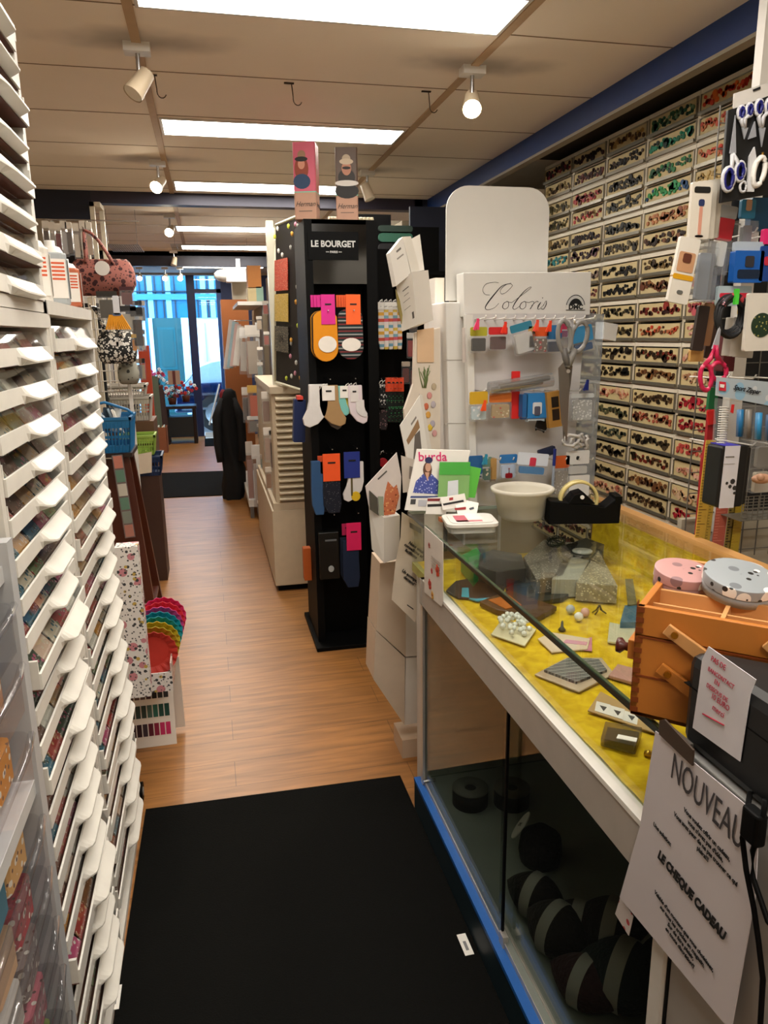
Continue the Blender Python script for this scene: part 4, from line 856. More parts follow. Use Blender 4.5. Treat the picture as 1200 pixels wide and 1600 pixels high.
# ------------------------------------------------------------------ far gondola at the right of the aisle
GX, GY = .27, 6.43
t = thing('gondola_shelf', 'white gondola shelf unit with metal feet in the middle distance', 'gondola', (GX, GY, 0))
ZG = W(400, 473, 'y', 6.7).z
MB().box(0, .45, 0, 1.5, .1, .16, WHITE).build('base_shelf', t)
for x in (.01, .4): MB().box(x, x + .03, 0, .05, 0, .1, mat('#6a6660', .5)).build('foot', t)
MB().box(.2, .45, .05, 1.5, .16, ZG - .03, mat('#8a7a62', .6)).build('back_panel', t)
MB().box(.0, .45, 0, 1.2, ZG - .03, ZG, WHITE).build('top_shelf', t)
MB().box(.13, .16, -.03, 0, .1, 1.66, WHITE).build('upright', t)
for yy, px in ((6.9, 361), (6.74, 370)): q = W(px, 501, 'y', yy); MB().cyl((q.x - GX, yy - GY, q.z), (.25, yy - GY, q.z), .004, CHROME, n=6).build('arm', t)
GYP = 6.4
def gp(x0, y0, x1, y1, a, b_, lb, yd=GYP, tilt=0, th=.03, nm='hanging_packet'): return strip_pack(x0, y0, x1, y1, yd, (a, b_), lb, nm, 'packet', 'packets on the gondola shelf', th, tilt)
gp(382, 508, 405, 590, '#d8d0c4', '#b5a490', 'clear-fronted embroidery kit in a pale frame, upper on the gondola')
gp(374, 512, 386, 585, '#e2ddd6', '#c2b8ac', 'white kit behind the framed embroidery kit', 6.55, .05)
for k, (dx, c_) in enumerate(((0, '#d8ccc4'), (5, '#a8c4cc'), (9, '#d6b8b0'), (13, '#dcd6cc'))):
    packpx('pattern_sheet', 358 + dx, 500 + k * 3, 368 + dx, 578 - k * 2, 6.9 - k * .08, [('sheet', 0, 1, mat(c_, .7))], ['leftmost', 'second', 'third', 'rightmost'][k] + ' slanting pattern sheet fanned out at the end of the gondola', 'sheet', 'fanned pattern sheets', .008, tilt=.18)
gp(386, 602, 414, 655, '#c9a04a', '#c85a34', 'orange and yellow kit hanging in the middle of the gondola')
gp(377, 605, 387, 660, '#d0c8bc', '#5a5048', 'dark-printed packet beside the orange kit', 6.5)
gp(386, 650, 412, 676, '#d6d0c6', '#7a7268', 'pale strip with dark squares under the orange kit')
gp(392, 695, 412, 792, '#ddd8d0', '#c0b4aa', 'white kit with dark figure hanging lowest on the gondola', 6.35)
gp(383, 690, 394, 785, '#d2cabe', '#a87a6c', 'narrow packet beside the white kit low on the gondola', 6.5)
gp(400, 712, 408, 800, '#dcd8d2', '#e0dcd6', 'slim white packet standing low on the gondola', 6.3)
for x0, y0, x1, y1, c_, lb, nm in ((386, 415, 407, 450, '#b8742e', 'orange-brown box on top of the gondola', 'carton'), (387, 449, 400, 472, '#cbb88a', 'cream picture box on the gondola top shelf', 'carton'), (400, 448, 411, 474, '#8fae9c', 'pale green box on the gondola top shelf', 'carton'), (362, 437, 388, 468, '#a9a08e', 'grey box on top of the brown wooden board', 'carton'), ):
    a, w_, h_ = dims(x0, y0, x1, y1, 6.7 if x0 > 380 else 8.0)
    o = MB().box(-w_ / 2, w_ / 2, 0, .22, 0, h_, mat(c_, .6)).build(nm); o.location = (a.x, a.y, a.z - h_); tag(o, lb, 'box')
a, w_, h_ = dims(345, 468, 387, 620, 8.0)
o = MB().box(-w_ / 2, w_ / 2, 0, .45, 0, a.z, mat('#9a5a2c', .5, scale=4)).build('wooden_cupboard'); o.location = (a.x, 8.0, 0); tag(o, 'tall orange-brown wooden cupboard side at the end of the aisle', 'cupboard')
a, w_, h_ = dims(346, 414, 388, 440, 7.9)
t = thing('wrapped_parcel', 'white parcel in crumpled plastic on top of the grey box', 'parcel', (a.x, 7.9, a.z - h_))
MB().rbox(-w_ / 2 * .7, w_ / 2, 0, .2, 0, h_ * .8, .03, mat('#dedbd6', .4)).build('parcel_body', t); MB().ball((-w_ * .42, .1, h_ * .4), h_ * .5, mat('#d2d0cc', .25, bump=.5), 10, sc=(1.3, 1, .8)).build('plastic_end', t)
MB().box(w_ * .05, w_ * .2, .05, .06, h_ * .8, h_ * 1.4, PAPER).build('card', t)
cm = MB(); rr = random.Random(12); vs = []; prf = [(.02, 1.07), (.06, 1.04), (.09, .95), (.085, .8), (.09, .6), (.085, .45), (.1, .3), (.105, .12), (.09, 0)]
for r_, z_ in prf:
    for k in range(18): a = k * math.pi / 9; q = r_ * (1 + .22 * math.sin(5 * a + z_ * 6) * (1 - z_ * .5)) * rr.uniform(.94, 1.06); vs.append((q * math.cos(a) + .02 * math.sin(z_ * 7), q * .8 * math.sin(a), z_))
cm.add(vs, [(k * 18 + i, k * 18 + (i + 1) % 18, (k + 1) * 18 + (i + 1) % 18, (k + 1) * 18 + i) for k in range(len(prf) - 1) for i in range(18)] + [tuple(range(18))], mat('#060606', .85), None, True)
for sx in (-1, 1): cm.tube([(sx * .05, -.03, .98), (sx * .11, -.05, .8), (sx * .115, -.07, .55), (sx * .10, -.08, .38)], [.03, .045, .04, .035], mat('#0a0a0b', .8), 8)
o = cm.build('dark_coat'); o.location = (W(360, 700, 'y', 7.3).x, 7.3, .0)
tag(o, 'black coat bundle hanging at the end of the gondola above the mat', 'coat')
o = MB().lathe([(.001, 0), (.03, 0), (.035, .16), (.012, .2), (.001, .2)], mat('#8a1c28', .7), n=10).build('red_scarf'); q = W(349, 625, 'y', 7.3); o.location = (q.x, 7.3, q.z - .1); tag(o, 'small dark red bundle hanging beside the black coat', 'scarf')
for k in range(14):
    rr = random.Random(k); x = 400 + rr.uniform(-2, 12); y = 470 + k * 24
    strip_pack(x, y, x + 9, y + 22, 5.6 + .1 * (k % 5), (rr.choice(['#cfc8bc', '#b8b0a4', '#dcd6cc']), rr.choice(['#a04a3a', '#6a5a4c', '#c9b49a', '#7a8a84', '#c27a5a'])), f'small glossy packet, {ORD[k]} from the top beside the white island post', grp='glossy packets beside the island post')
boxat('dark_shelving', .50, 1.2, 6.0, 6.35, 0, 2.0, mat('#5b4a38', .7), 'dark shelving back between island and gondola', 'shelving')
# ------------------------------------------------------------------ wavy cardboard leaflet stand
YL = 2.42
CW = mat('#dcd6cc', .55, var=.03); CG = mat('#c9b49c', .6, var=.04)
def at(px, py, yd=YL): return W(px, py, 'y', yd)
t = thing('leaflet_stand', 'white cardboard leaflet stand made of tilted boxes, left of the glass counter', 'display stand', (.66, YL, 0))
O = Vector((.66, YL, 0))
def lp_(pts, vec, mt, nm, yd=YL): return MB().poly([at(x, y, yd) - O for x, y in pts], vec, mt).build(nm, t)
lp_([(594, 880), (626, 876), (634, 930), (634, 1026), (588, 985)], (.0, .14, 0), CG, 'base_block')
lp_([(587, 985), (633, 1028), (632, 1133), (584, 1062)], (.0, .14, 0), mat('#cdb9a2', .6), 'base_block')
lp_([(634, 930), (662, 925), (662, 1024), (634, 1026)], (0, .12, 0), CW, 'base_side', YL + .01)
lp_([(634, 1028), (662, 1027), (662, 1128), (632, 1133)], (0, .12, 0), CW, 'base_side', YL + .01)
MB().box(-.045, .05, .005, .14, -YL * 0, .075, CG).build('foot', t)
lp_([(627, 870), (660, 860), (660, 930), (634, 932)], (0, .1, 0), CW, 'riser', YL + .02)
# body panel printed with plant and pebbles
lp_([(648, 520), (688, 512), (688, 720), (687, 800), (640, 800), (632, 640), (646, 600)], (.0, .02, 0), mat('#d9cdbd', .6), 'body_panel', YL)
lp_([(652, 516), (678, 512), (678, 566), (652, 566)], (0, .004, 0), mat('#d8b692', .6), 'tan_print', YL - .005)
pr_ = MB(); rr = random.Random(2)
for i in range(16):
    p0 = at(663 + rr.uniform(-3, 3), 606, YL - .003) - O; p1 = at(663 + rr.uniform(-9, 9), 570 + rr.uniform(0, 14), YL - .003) - O; pr_.tube([p0, (p0 + p1) / 2 + Vector((rr.uniform(-.004, .004), 0, 0)), p1], .0012, mat('#6a7a4a', .8), 4)
for (x, y, c_) in ((671, 618, '#c98a86'), (677, 632, '#b9b0b8'), (669, 648, '#d8a24a'), (676, 662, '#a9a2ae'), (666, 635, '#c86a4a'), (679, 677, '#cf9a98'), (672, 668, '#d8b83a'), (678, 604, '#b5a58a')):
    p = at(x, y, YL - .003) - O; pr_.ball(tuple(p), .009, mat(c_, .7), 10, sc=(1, .15, 1.3))
pr_.build('plant_print', t)
def pocket(nm, lf, rf, yd, dl, label_marks=True):
    """leaning box: lf = left face px quad, rf = right face px quad; corner towards the aisle"""
    m_ = MB(); 
    q = [at(*lf[0], yd + dl), at(*lf[1], yd), at(*lf[2], yd), at(*lf[3], yd + dl)]; r = [at(*rf[0], yd), at(*rf[1], yd + dl), at(*rf[2], yd + dl), at(*rf[3], yd)]
    back = [q[0] + (r[1] - r[0]), q[3] + (r[2] - r[3])]
    V = [q[0], q[1], r[1], back[0], q[3], q[2], r[2], back[1]]
    m_.add([tuple(v - O) for v in V], [(0, 1, 2, 3), (4, 5, 6, 7), (0, 1, 5, 4), (1, 2, 6, 5), (2, 3, 7, 6), (3, 0, 4, 7)], CW)
    n = (q[1] - q[0]).cross(q[3] - q[0]).normalized(); n = n if n.y < 0 else -n
    if label_marks:
        for (u, v, w_, h_) in ((.35, .22, .4, .02), (.4, .34, .3, .012), (.3, .46, .45, .01), (.32, .62, .4, .01), (.75, .78, .12, .14)):
            a = q[0] + (q[1] - q[0]) * u + (q[3] - q[0]) * v; e1 = (q[1] - q[0]) * w_; e2 = (q[3] - q[0]) * h_
            m_.add([tuple(x + n * .0012 - O) for x in (a, a + e1, a + e1 + e2, a + e2)], [(0, 1, 2, 3)], mat('#55504a', .7))
    m_.build(nm, t); return q
pocket('pocket', [(619, 445), (643, 425), (652, 508), (628, 518)], [(643, 425), (669, 422), (677, 500), (652, 508)], 2.36, .05)
pocket('pocket', [(576, 790), (600, 809), (600, 880), (581, 858)], [(600, 809), (625, 805), (624, 872), (600, 880)], 2.32, .04)
lp_([(619, 452), (625, 470), (629, 492), (628, 506), (622, 480)], (0, .01, 0), mat('#8a7c3c', .6), 'olive_print', 2.39)
def leaflet(pts, yd, th, mt, label, prints=(), side=None):
    c_ = at(*pts[0], yd); t2 = thing('leaflet', label, 'leaflet', c_, group='leaflets in the cardboard stand')
    MB().poly([at(x, y, yd) - c_ for x, y in pts], (0, th, 0), mt).build('pages', t2)
    for nm, pp, m_ in prints: MB().poly([at(x, y, yd - .001) - c_ for x, y in pp], (0, .0008, 0), m_).build(nm, t2)
    return t2
leaflet([(609, 395), (629, 370), (642, 428), (619, 447)], 2.37, .05, PAPER, 'thick white booklet stack in the top pocket of the cardboard stand', [('print', [(619, 392), (626, 386), (627, 389), (620, 395)], mat('#7a7670', .7)), ('print', [(620, 404), (630, 396), (631, 398), (621, 406)], mat('#a09a92', .7))])
leaflet([(629, 370), (642, 369), (656, 422), (643, 428)], 2.385, .04, CARD, 'white booklet edges behind the stack in the top pocket')
leaflet([(643, 373), (656, 366), (663, 422), (651, 424)], 2.42, .004, PAPER, 'single white sheet standing up at the back of the top pocket')
leaflet([(625, 665), (642, 640), (656, 618), (668, 700), (665, 722), (636, 718)], 2.40, .006, PAPER, 'large white leaflet with brown picture, middle of the cardboard stand', [('brown_picture', [(635, 688), (653, 655), (656, 668), (638, 695)], mat('#9a7854', .7)), ('dark_picture', [(648, 680), (656, 672), (660, 715), (646, 718)], mat('#6a625c', .7)), ('print', [(642, 662), (650, 650), (651, 653), (643, 665)], mat('#8a847c', .7))])
leaflet([(656, 616), (660, 617), (675, 705), (668, 706)], 2.41, .03, CW, 'white board edge beside the large white leaflet')
leaflet([(571, 760), (620, 707), (627, 745), (625, 795), (606, 806), (576, 790)], 2.335, .004, mat('#ddd2cc', .5), 'leaflet with orange pasta-like picture in the lowest pocket', [('orange_picture', [(598, 806), (601, 772), (606, 752), (615, 762), (620, 757), (624, 775), (617, 803)], speckle('orange_print', '#c8704a', [('#e0a06a', 90, .3), ('#8a3c22', 60, .2)], .5)), ('print', [(590, 748), (604, 735), (605, 737), (591, 750)], mat('#5a5550', .7))])
leaflet([(577, 766), (590, 778), (592, 806), (578, 796)], 2.325, .003, mat('#4e4a40', .5), 'dark olive leaflet at the front left of the lowest pocket')
leaflet([(591, 776), (599, 776), (600, 806), (593, 806)], 2.328, .006, mat('#9aa08c', .5), 'greyish leaflets next to the dark olive one in the lowest pocket')
leaflet([(627, 712), (655, 720), (655, 765), (630, 770)], 2.38, .004, mat('#cfc4b8', .6), 'beige leaflet behind the lowest pocket', [('print', [(640, 728), (650, 731), (649, 750), (639, 748)], mat('#8a8076', .7))])
# white slim boxes between leaflet stand and thread display
for i, (x0, y0, x1, y1, yd, lb) in enumerate(((672, 438, 684, 810, 2.62, 'left'), (680, 434, 695, 810, 2.56, 'right'))):
    a, w_, h_ = dims(x0, y0, x1, y1, yd)
    o = MB().rbox(-w_ / 2, w_ / 2, 0, .08, 0, a.z, .006, CW, n=2).build('tall_carton'); o.location = (a.x, yd, 0); tag(o, f'tall slim white carton, {lb} of the two behind the leaflet stand', 'carton')

# ------------------------------------------------------------------ thread display (Coloris)
YD = 2.34
PW = mat('#dedcd6', .45, var=.03)
q0, q1 = W(727, 600, 'y', YD), W(925, 600, 'y', YD)
t = thing('thread_display', 'white display stand with flowing script sign, hooks and hanging packets on the counter end', 'display stand', (1.0, YD, 0))
O2 = Vector((1.0, YD, 0))
def dp(x, y, yd=YD): return W(x, y, 'y', yd) - O2
MB().poly([dp(727, 490), dp(915, 490), dp(890, 790), dp(735, 790)], (0, .02, 0), mat('#cfccca', .4, var=.03)).build('back_panel', t)
MB().poly([dp(724, 426), dp(924, 425), dp(922, 492), dp(725, 495)], (0, .07, 0), PW).build('header_box', t, .002)
rb = []
A_, B_ = dp(695, 292, 2.43), dp(856, 292, 2.43); zb_ = dp(700, 470, 2.43).z; zt2 = dp(770, 291, 2.43).z; r_ = .075
xL, xR = dp(697, 400, 2.43).x, dp(856, 400, 2.43).x
for k in range(9): a = math.pi - k * math.pi / 16; rb.append((xL + r_ + r_ * math.cos(a), .09, zt2 - r_ + r_ * math.sin(a)))
for k in range(9): a = math.pi / 2 - k * math.pi / 16; rb.append((xR - r_ + r_ * math.cos(a), .09, zt2 - r_ + r_ * math.sin(a)))
rb += [(xR, .09, zb_), (xL, .09, zb_)]
MB().poly(rb, (0, .006, 0), PW).build('rounded_board', t)
MB().poly([dp(696, 472, 2.38), dp(727, 472, 2.38), dp(735, 800, 2.38), dp(704, 800, 2.38)], (0, .2, 0), mat('#dcdad5', .4, var=.03)).build('side_column', t, .004)
MB().poly([dp(724, 492), dp(734, 492), dp(741, 790), dp(731, 790)], (0, -.03, 0), PW).build('side_flange', t)
sg = MB()
for y in (562, 661): sg.poly([dp(695, y, 2.379), dp(729, y, 2.379), dp(729, y + 1.4, 2.379), dp(695, y + 1.4, 2.379)], (0, .002, 0), mat('#a8a49c', .6))
sg.build('seams', t)
MB().poly([dp(722, 512, 2.33), dp(733, 512, 2.33), dp(733, 566, 2.33), dp(722, 566, 2.33)], (0, -.002, 0), mat('#c9bfb8', .5)).build('small_sticker', t)
# flowing sign lettering drawn as pen strokes of varying width
def stroke(pts, wmax, mt, y=-.0015):
    """pts in sign pixels with pressure; Catmull-Rom"""
    P_ = [Vector((dp(x, yy).x, dp(x, yy).z, pr)) for x, yy, pr in pts]; out = []
    for i in range(len(P_) - 1):
        a, b_, c_, d = P_[max(0, i - 1)], P_[i], P_[i + 1], P_[min(len(P_) - 1, i + 2)]
        for k in range(6):
            s = k / 6; out.append(.5 * ((2 * b_) + (c_ - a) * s + (2 * a - 5 * b_ + 4 * c_ - d) * s * s + (3 * b_ - a - 3 * c_ + d) * s ** 3))
    out.append(P_[-1]); return out
SCR = MB()
def add_stroke(pts, wmax=.0028):
    o = stroke(pts, wmax, INK); vs = []
    for i, p in enumerate(o):
        a = o[max(0, i - 1)]; b_ = o[min(len(o) - 1, i + 1)]; d = Vector((b_.x - a.x, b_.y - a.y)); d = d.normalized() if d.length else Vector((1, 0)); n = Vector((-d.y, d.x)) * (.0006 + wmax * max(0, p.z) / 2)
        vs += [(p.x + n.x, -.0015, p.y + n.y), (p.x - n.x, -.0015, p.y - n.y)]
    SCR.add(vs, [(2 * i, 2 * i + 1, 2 * i + 3, 2 * i + 2) for i in range(len(o) - 1)], INK)
add_stroke([(765, 461, 0), (758, 460, 0), (754, 453, 0), (759, 444, .1), (772, 441, 0), (779, 442, 0)])
add_stroke([(798, 444, 0), (800, 447, 0), (790, 457, 0), (783, 459, 0), (782, 453, .1), (790, 445, .2), (798, 443, 0), (796, 443, 0), (784, 447, .3), (773, 459, .9), (762, 473, 1.0), (758, 481, .5), (762, 484, .1), (772, 481, 0), (779, 474, 0)])
def ol(x): add_stroke([(x + 3, 471, 0), (x - 2, 474, .5), (x - 4, 480, .6), (x, 483, .1), (x + 5, 479, .2), (x + 5, 472, .2), (x + 2, 471, 0), (x + 10, 473, 0)], .002)
ol(789); add_stroke([(799, 473, 0), (814, 462, 0), (829, 450, 0), (827, 449, 0), (818, 456, .5), (806, 471, .9), (801, 481, .5), (805, 483, 0), (812, 478, 0)], .0022)
ol(816); add_stroke([(826, 473, 0), (831, 471, 0), (834, 473, .2), (828, 483, .9)], .002); add_stroke([(830, 478, 0), (838, 471, .1), (841, 472, .5)], .002)
add_stroke([(839, 479, 0), (845, 472, .1), (840, 481, .9), (842, 483, 0), (850, 476, 0)], .002); add_stroke([(847, 466, .9), (848, 465, .9)], .002)
add_stroke([(848, 478, 0), (853, 470, 0), (853, 476, .8), (849, 483, .3), (845, 482, .2)], .002)
SCR.build('lettering', t)
# arched thread logo
lg = MB(); cx0, cz0 = dp(899, 480).x, dp(899, 480).z; rx = dp(914, 480).x - cx0
def arc(r1, r2, y, m_, a0=0, a1=math.pi, n=16):
    vs = []
    for i in range(n + 1):
        a = a0 + (a1 - a0) * i / n; vs += [(cx0 + r1 * math.cos(a), y, cz0 + r1 * 1.15 * math.sin(a)), (cx0 + r2 * math.cos(a), y, cz0 + r2 * 1.15 * math.sin(a))]
    lg.add(vs, [(2 * i, 2 * i + 1, 2 * i + 3, 2 * i + 2) for i in range(n)], m_)
arc(rx, rx * .93, -.001, INK); arc(rx * .93, 0, -.0008, mat('#c9c9c6', .5)); arc(rx * .7, 0, -.0014, INK); arc(rx * .28, 0, -.0018, PW, 0, 2 * math.pi)
lg.box(cx0 - rx, cx0 + rx, -.0024, -.0018, cz0 - .008, cz0 + .007, PW).box(cx0 - rx, cx0 + rx, -.0024, -.0018, cz0 - .01, cz0 - .008, INK); lg.build('logo', t)
text('lettering', 'DMC', .020, INK, t, face((cx0, -.003, cz0), (1, 0, 0), (0, 0, 1)), 1.15, bold=.001)
for py, xs_ in ((500, range(742, 918, 15)), (610, range(742, 890, 18)), (714, range(745, 910, 20))):
    for x in xs_:
        a = dp(x, py); MB().tube([(a.x, 0, a.z), (a.x + .004, -.085, a.z + .004), (a.x + .004, -.09, a.z + .012)], .0022, WHITE, 5).build('hook', t)
ps = MB()
def sheet_px(pts, yd, th, mt, nm, label=None, cat=None, bend=0):
    c_ = W(*pts[0], 'y', yd); o = MB().poly([W(x, y, 'y', yd + (bend if i in (1, 2) else 0)) - c_ for i, (x, y) in enumerate(pts)], (0, th, 0), mt).build(nm); o.location = c_
    return tag(o, label, cat)
FROST = glass('frosted_sheet', (.85, .9, .95), .08, .35, .25, '#cfdbe6')
sheet_px([(905, 488), (944, 491), (928, 760), (890, 745)], 2.36, .002, FROST, 'plastic_sheet', 'translucent plastic sheet at the right edge of the thread display', 'plastic sheet', .12)
sheet_px([(944, 503), (966, 507), (962, 533), (943, 530)], 2.47, .06, PAPER, 'paper_stack', 'small stack of white papers sticking out right of the translucent sheet', 'papers')
def dpk(x0, y0, x1, y1, hc, cc, lb, hf=.35, tilt=0, yd=2.26, extra=(), body=None, th=.014):
    L_ = [('header', 0, hf, mat(hc, .5)), ('pouch', hf, 1, CLEAR, 0, th), ('contents', hf + .08, .94, body or mat(cc, .6), .1, th * .8)] + list(extra)
    return packpx('notions_packet', x0, y0, x1, y1, yd, L_, lb, 'packet', 'packets on the thread display', .004 if hf < .9 else th, tilt)
rope = lambda nm, b_, s: speckle(nm, b_, s, .6)
dpk(735, 511, 761, 551, '#a8a428', '#0a0a0a', 'packet of black beads under a yellow-green header, first in the top row')
dpk(764, 511, 793, 548, '#c01c20', '#4a2420', 'packet of brown beads under a red header, second in the top row', .32)
dpk(796, 505, 830, 554, '#2a7a94', '#b8b4ae', 'tilted teal packet holding a silver spool, third in the top row', .25, -.25, body=mat('#c9c6c2', .25))
dpk(826, 510, 836, 545, '#c9a040', '#a87a3a', 'narrow golden packet in the top row')
dpk(832, 511, 857, 552, '#d8541c', '#7a5a3c', 'packet of mixed buttons under an orange header in the top row', body=rope('mixed_buttons', '#6a5a4a', [('#a83030', 60, .3), ('#d8d0c0', 90, .3), ('#2c6a3c', 50, .2)]))
dpk(855, 508, 878, 552, '#2a6ca0', '#1c2c44', 'blue packet with dark content beside the big scissors', .5)
dpk(872, 506, 888, 528, '#a8284a', '#7a2a5a', 'crimson packet behind the scissors handles', .4, yd=2.29)
dpk(889, 510, 924, 551, '#3a88b8', '#1c4a78', 'blue tilted packet right of the scissors', .6, -.2, yd=2.3)
dpk(734, 612, 762, 658, '#c9a020', '#b8c4cc', 'packet of pale blue and white beads under a yellow header in the middle row', .42, body=rope('pale_beads', '#b8c8cc', [('#efeeea', 80, .35), ('#b05a6a', 60, .15)]))
dpk(765, 614, 799, 655, '#c86a24', '#a88a5a', 'packet with golden and red pieces under an orange header in the middle row', .35, body=rope('gold_pieces', '#b09468', [('#b83a2a', 60, .2), ('#e0d0b0', 80, .25)]))
packpx('zip_strip', 800, 580, 812, 654, 2.29, [('strip', 0, 1, mat('#d81c18', .6), 0, .01)], 'bright red long strip hanging behind the middle row', 'strip')
t3 = thing('silver_sleeve', 'crumpled clear sleeve with silver rods lying across the middle hooks', 'sleeve', W(815, 600, 'y', 2.25))
MB().cyl((-.11, 0, -.012), (.1, -.01, .012), .022, glass('sleeve_plastic', (.85, .86, .87), .25, .1, .15, '#b8b8b6'), n=12).build('sleeve', t3); MB().cyl((-.1, 0, -.018), (.07, 0, .006), .01, CHROME, n=8).cyl((-.08, -.01, -.006), (.09, -.012, .018), .008, mat('#8a8a88', .3, .8), n=8).build('rods', t3)
dpk(814, 616, 822, 652, '#1c5a94', '#164a80', 'thin blue box edge in the middle row', .98, th=.03)
dpk(821, 614, 853, 654, '#2474b4', '#c4d4e0', 'blue box with a pale triangular picture in the middle row', .98, th=.03, extra=(('picture', .35, .8, mat('#c9ccd0', .5), .28, .034), ('dark_piece', .5, .85, mat('#4a4a5c', .5), .36, .037)))
t3 = thing('frame_box', 'golden brown box with dark windows hanging in the middle row', 'box', W(862, 612, 'y', 2.24), rot=(0, -.12, 0))
MB().box(-.022, .026, -.01, .01, -.115, 0, mat('#b08038', .6)).build('carton', t3); MB().box(-.008, .016, -.012, -.009, -.05, -.016, mat('#1c1410', .4)).box(-.008, .016, -.012, -.009, -.092, -.056, mat('#2a1a12', .4)).build('dark_window', t3)
dpk(846, 640, 862, 672, '#0e0c0b', '#15120f', 'black packet behind the golden brown box', .98, .3, 2.29)
dpk(892, 615, 928, 658, '#cfd4d6', '#a8a8a4', 'clear packet of white screws at the right of the middle row', .15, body=rope('screws', '#b8b8b4', [('#e8e8e4', 110, .4), ('#55534f', 130, .15)]))
for k in range(4):
    o = MB(); o.tube([(.028 * math.cos(a) + .004 * math.sin(3 * a), .004 * math.sin(5 * a), .018 * math.sin(a)) for a in [j * .3 for j in range(40)]], .005, mat('#d8d4ce', .8), 6); o = o.build('cord_coil'); o.location = W(892 + 8 * k, 688 + 3 * (k % 2), 'y', 2.24 + .012 * k); o.rotation_euler = (0, .3 * k, .4 * k); tag(o, ['first', 'second', 'third', 'fourth'][k] + ' coil of white cord from the left, right of the scissors', 'cord', 'white cord coils')
dpk(885, 704, 921, 742, '#dcdad6', '#d0ceca', 'white rounded header packet at the right of the bottom row', .55, extra=(('round_mark', .22, .38, INK, .43, .006),))
dpk(886, 742, 920, 776, '#e2e0dc', '#d6d4d0', 'white rounded packet below the header packet', .98)
dpk(733, 712, 754, 748, '#1c5a94', '#16406c', 'blue packet at the left of the bottom row', .8)
dpk(754, 714, 768, 752, '#6a8a78', '#1c4a3a', 'green packet with dark pieces in the bottom row', .4, body=rope('green_bits', '#2a5a48', [('#d8c8a8', 70, .3)]))
dpk(766, 716, 775, 752, '#a8824a', '#8a6a3c', 'narrow brown packet in the bottom row', .9)
dpk(781, 710, 808, 748, '#2a70b0', '#c0d0e4', 'blue and white packet with two red buttons in the bottom row', .35, body=mat('#c4d2e6', .5), extra=(('red_button', .55, .75, mat('#8a1420', .3), .5, .02), ('red_button', .75, .95, mat('#8a1420', .3), .3, .02)))
dpk(810, 708, 858, 742, '#d4dae4', '#2a70a8', 'tilted blue and white label packet in the bottom row', .55, .12, 2.22, body=mat('#2f7fb8', .5), extra=(('red_print', .2, .6, mat('#c8324a', .5), .4, .008),))
dpk(866, 712, 890, 775, '#c85a24', '#9a948a', 'clear packet with small grey parts under an orange label in the bottom row', .3, body=rope('grey_parts', '#9a9288', [('#d8d4cc', 100, .3)]))
dpk(840, 700, 866, 712, '#1a2440', '#1a2440', 'dark blue card edge above the tilted label', .98, -.25, 2.24)
t3 = thing('ballpoint_pen', 'dark blue pen hanging upright in the bottom row', 'pen', W(866, 718, 'y', 2.2), rot=(0, .02, 0))
MB().cyl((0, 0, -.09), (0, 0, .02), .0045, mat('#9aa4b4', .3), n=8).build('barrel', t3); MB().cyl((0, 0, -.02), (0, 0, .035), .0055, mat('#1a2a7a', .3), n=8).build('cap', t3)
for x, y, c_, lb in ((745, 505, '#e03a6a', 'pink'), (788, 510, '#e0321c', 'red'), (838, 507, '#e8503a', 'coral'), (858, 508, '#e0401c', 'orange-red'), (874, 510, '#c81c2a', 'dark red'), (758, 716, '#2a8aa8', 'turquoise'), (916, 600, '#1c2a7a', 'navy'), (756, 632, '#e0501c', 'orange')):
    o = MB().box(-.004, .004, -.004, 0, -.022, .012, mat(c_, .4), Matrix.Rotation(.4, 4, 'Y')).box(-.002, .006, -.006, -.002, -.02, .014, mat(c_, .4)).build('price_clip'); o.location = W(x, y, 'y', 2.235); tag(o, f'small {lb} plastic clip on a hook of the thread display', 'clip')
# big scissors hanging in front
t = thing('scissors', 'large steel scissors with grey handles hanging before the thread display', 'scissors', W(893, 545, 'y', 2.12))
S0 = W(893, 545, 'y', 2.12)
MB().tube([W(898, 508, 'y', 2.34) - S0, W(898, 504, 'y', 2.11) - S0, W(898, 500, 'y', 2.10) - S0], .003, WHITE, 6).build('hook', t)
def sp(x, y, dy=0): return W(x, y, 'y', 2.12 + dy) - S0
ST = mat('#8a847c', .3, .8); HG = mat('#7e7b76', .45)
MB().poly([sp(873, 575), sp(884, 562), sp(888, 572), sp(890, 600), sp(886, 690), sp(878, 660), sp(875, 620)], (0, .004, 0), ST).build('blade', t)
MB().poly([sp(884, 562), sp(896, 572), sp(893, 600), sp(888, 630), sp(882, 690), sp(880, 640)], (0, .004, 0), mat('#6f6a64', .3, .8), Matrix.Translation((0, .005, 0))).build('blade', t)
def loop(cx, cy, rx, ry, rot, nm='handle'):
    pts = []
    for k in range(24):
        a = k * math.pi / 12; x, y = rx * math.cos(a), ry * math.sin(a); pts.append(sp(cx + x * math.cos(rot) - y * math.sin(rot), cy + x * math.sin(rot) + y * math.cos(rot)))
    m_ = MB().tube(pts, .0075, HG, 8, closed=True); return m_
l1 = loop(905, 526, 12, 24, .25); l1.tube([sp(898, 545), sp(893, 558), sp(887, 574)], .011, HG, 8); l1.build('handle', t)
l2 = loop(882, 526, 10, 25, -.08); l2.tube([sp(881, 545), sp(884, 560), sp(889, 574)], .011, mat('#5c5854', .45), 8); l2.build('handle', t)
MB().cyl(sp(888, 580, -.004), sp(888, 580, .01), .006, CHROME, n=12).build('pivot', t)
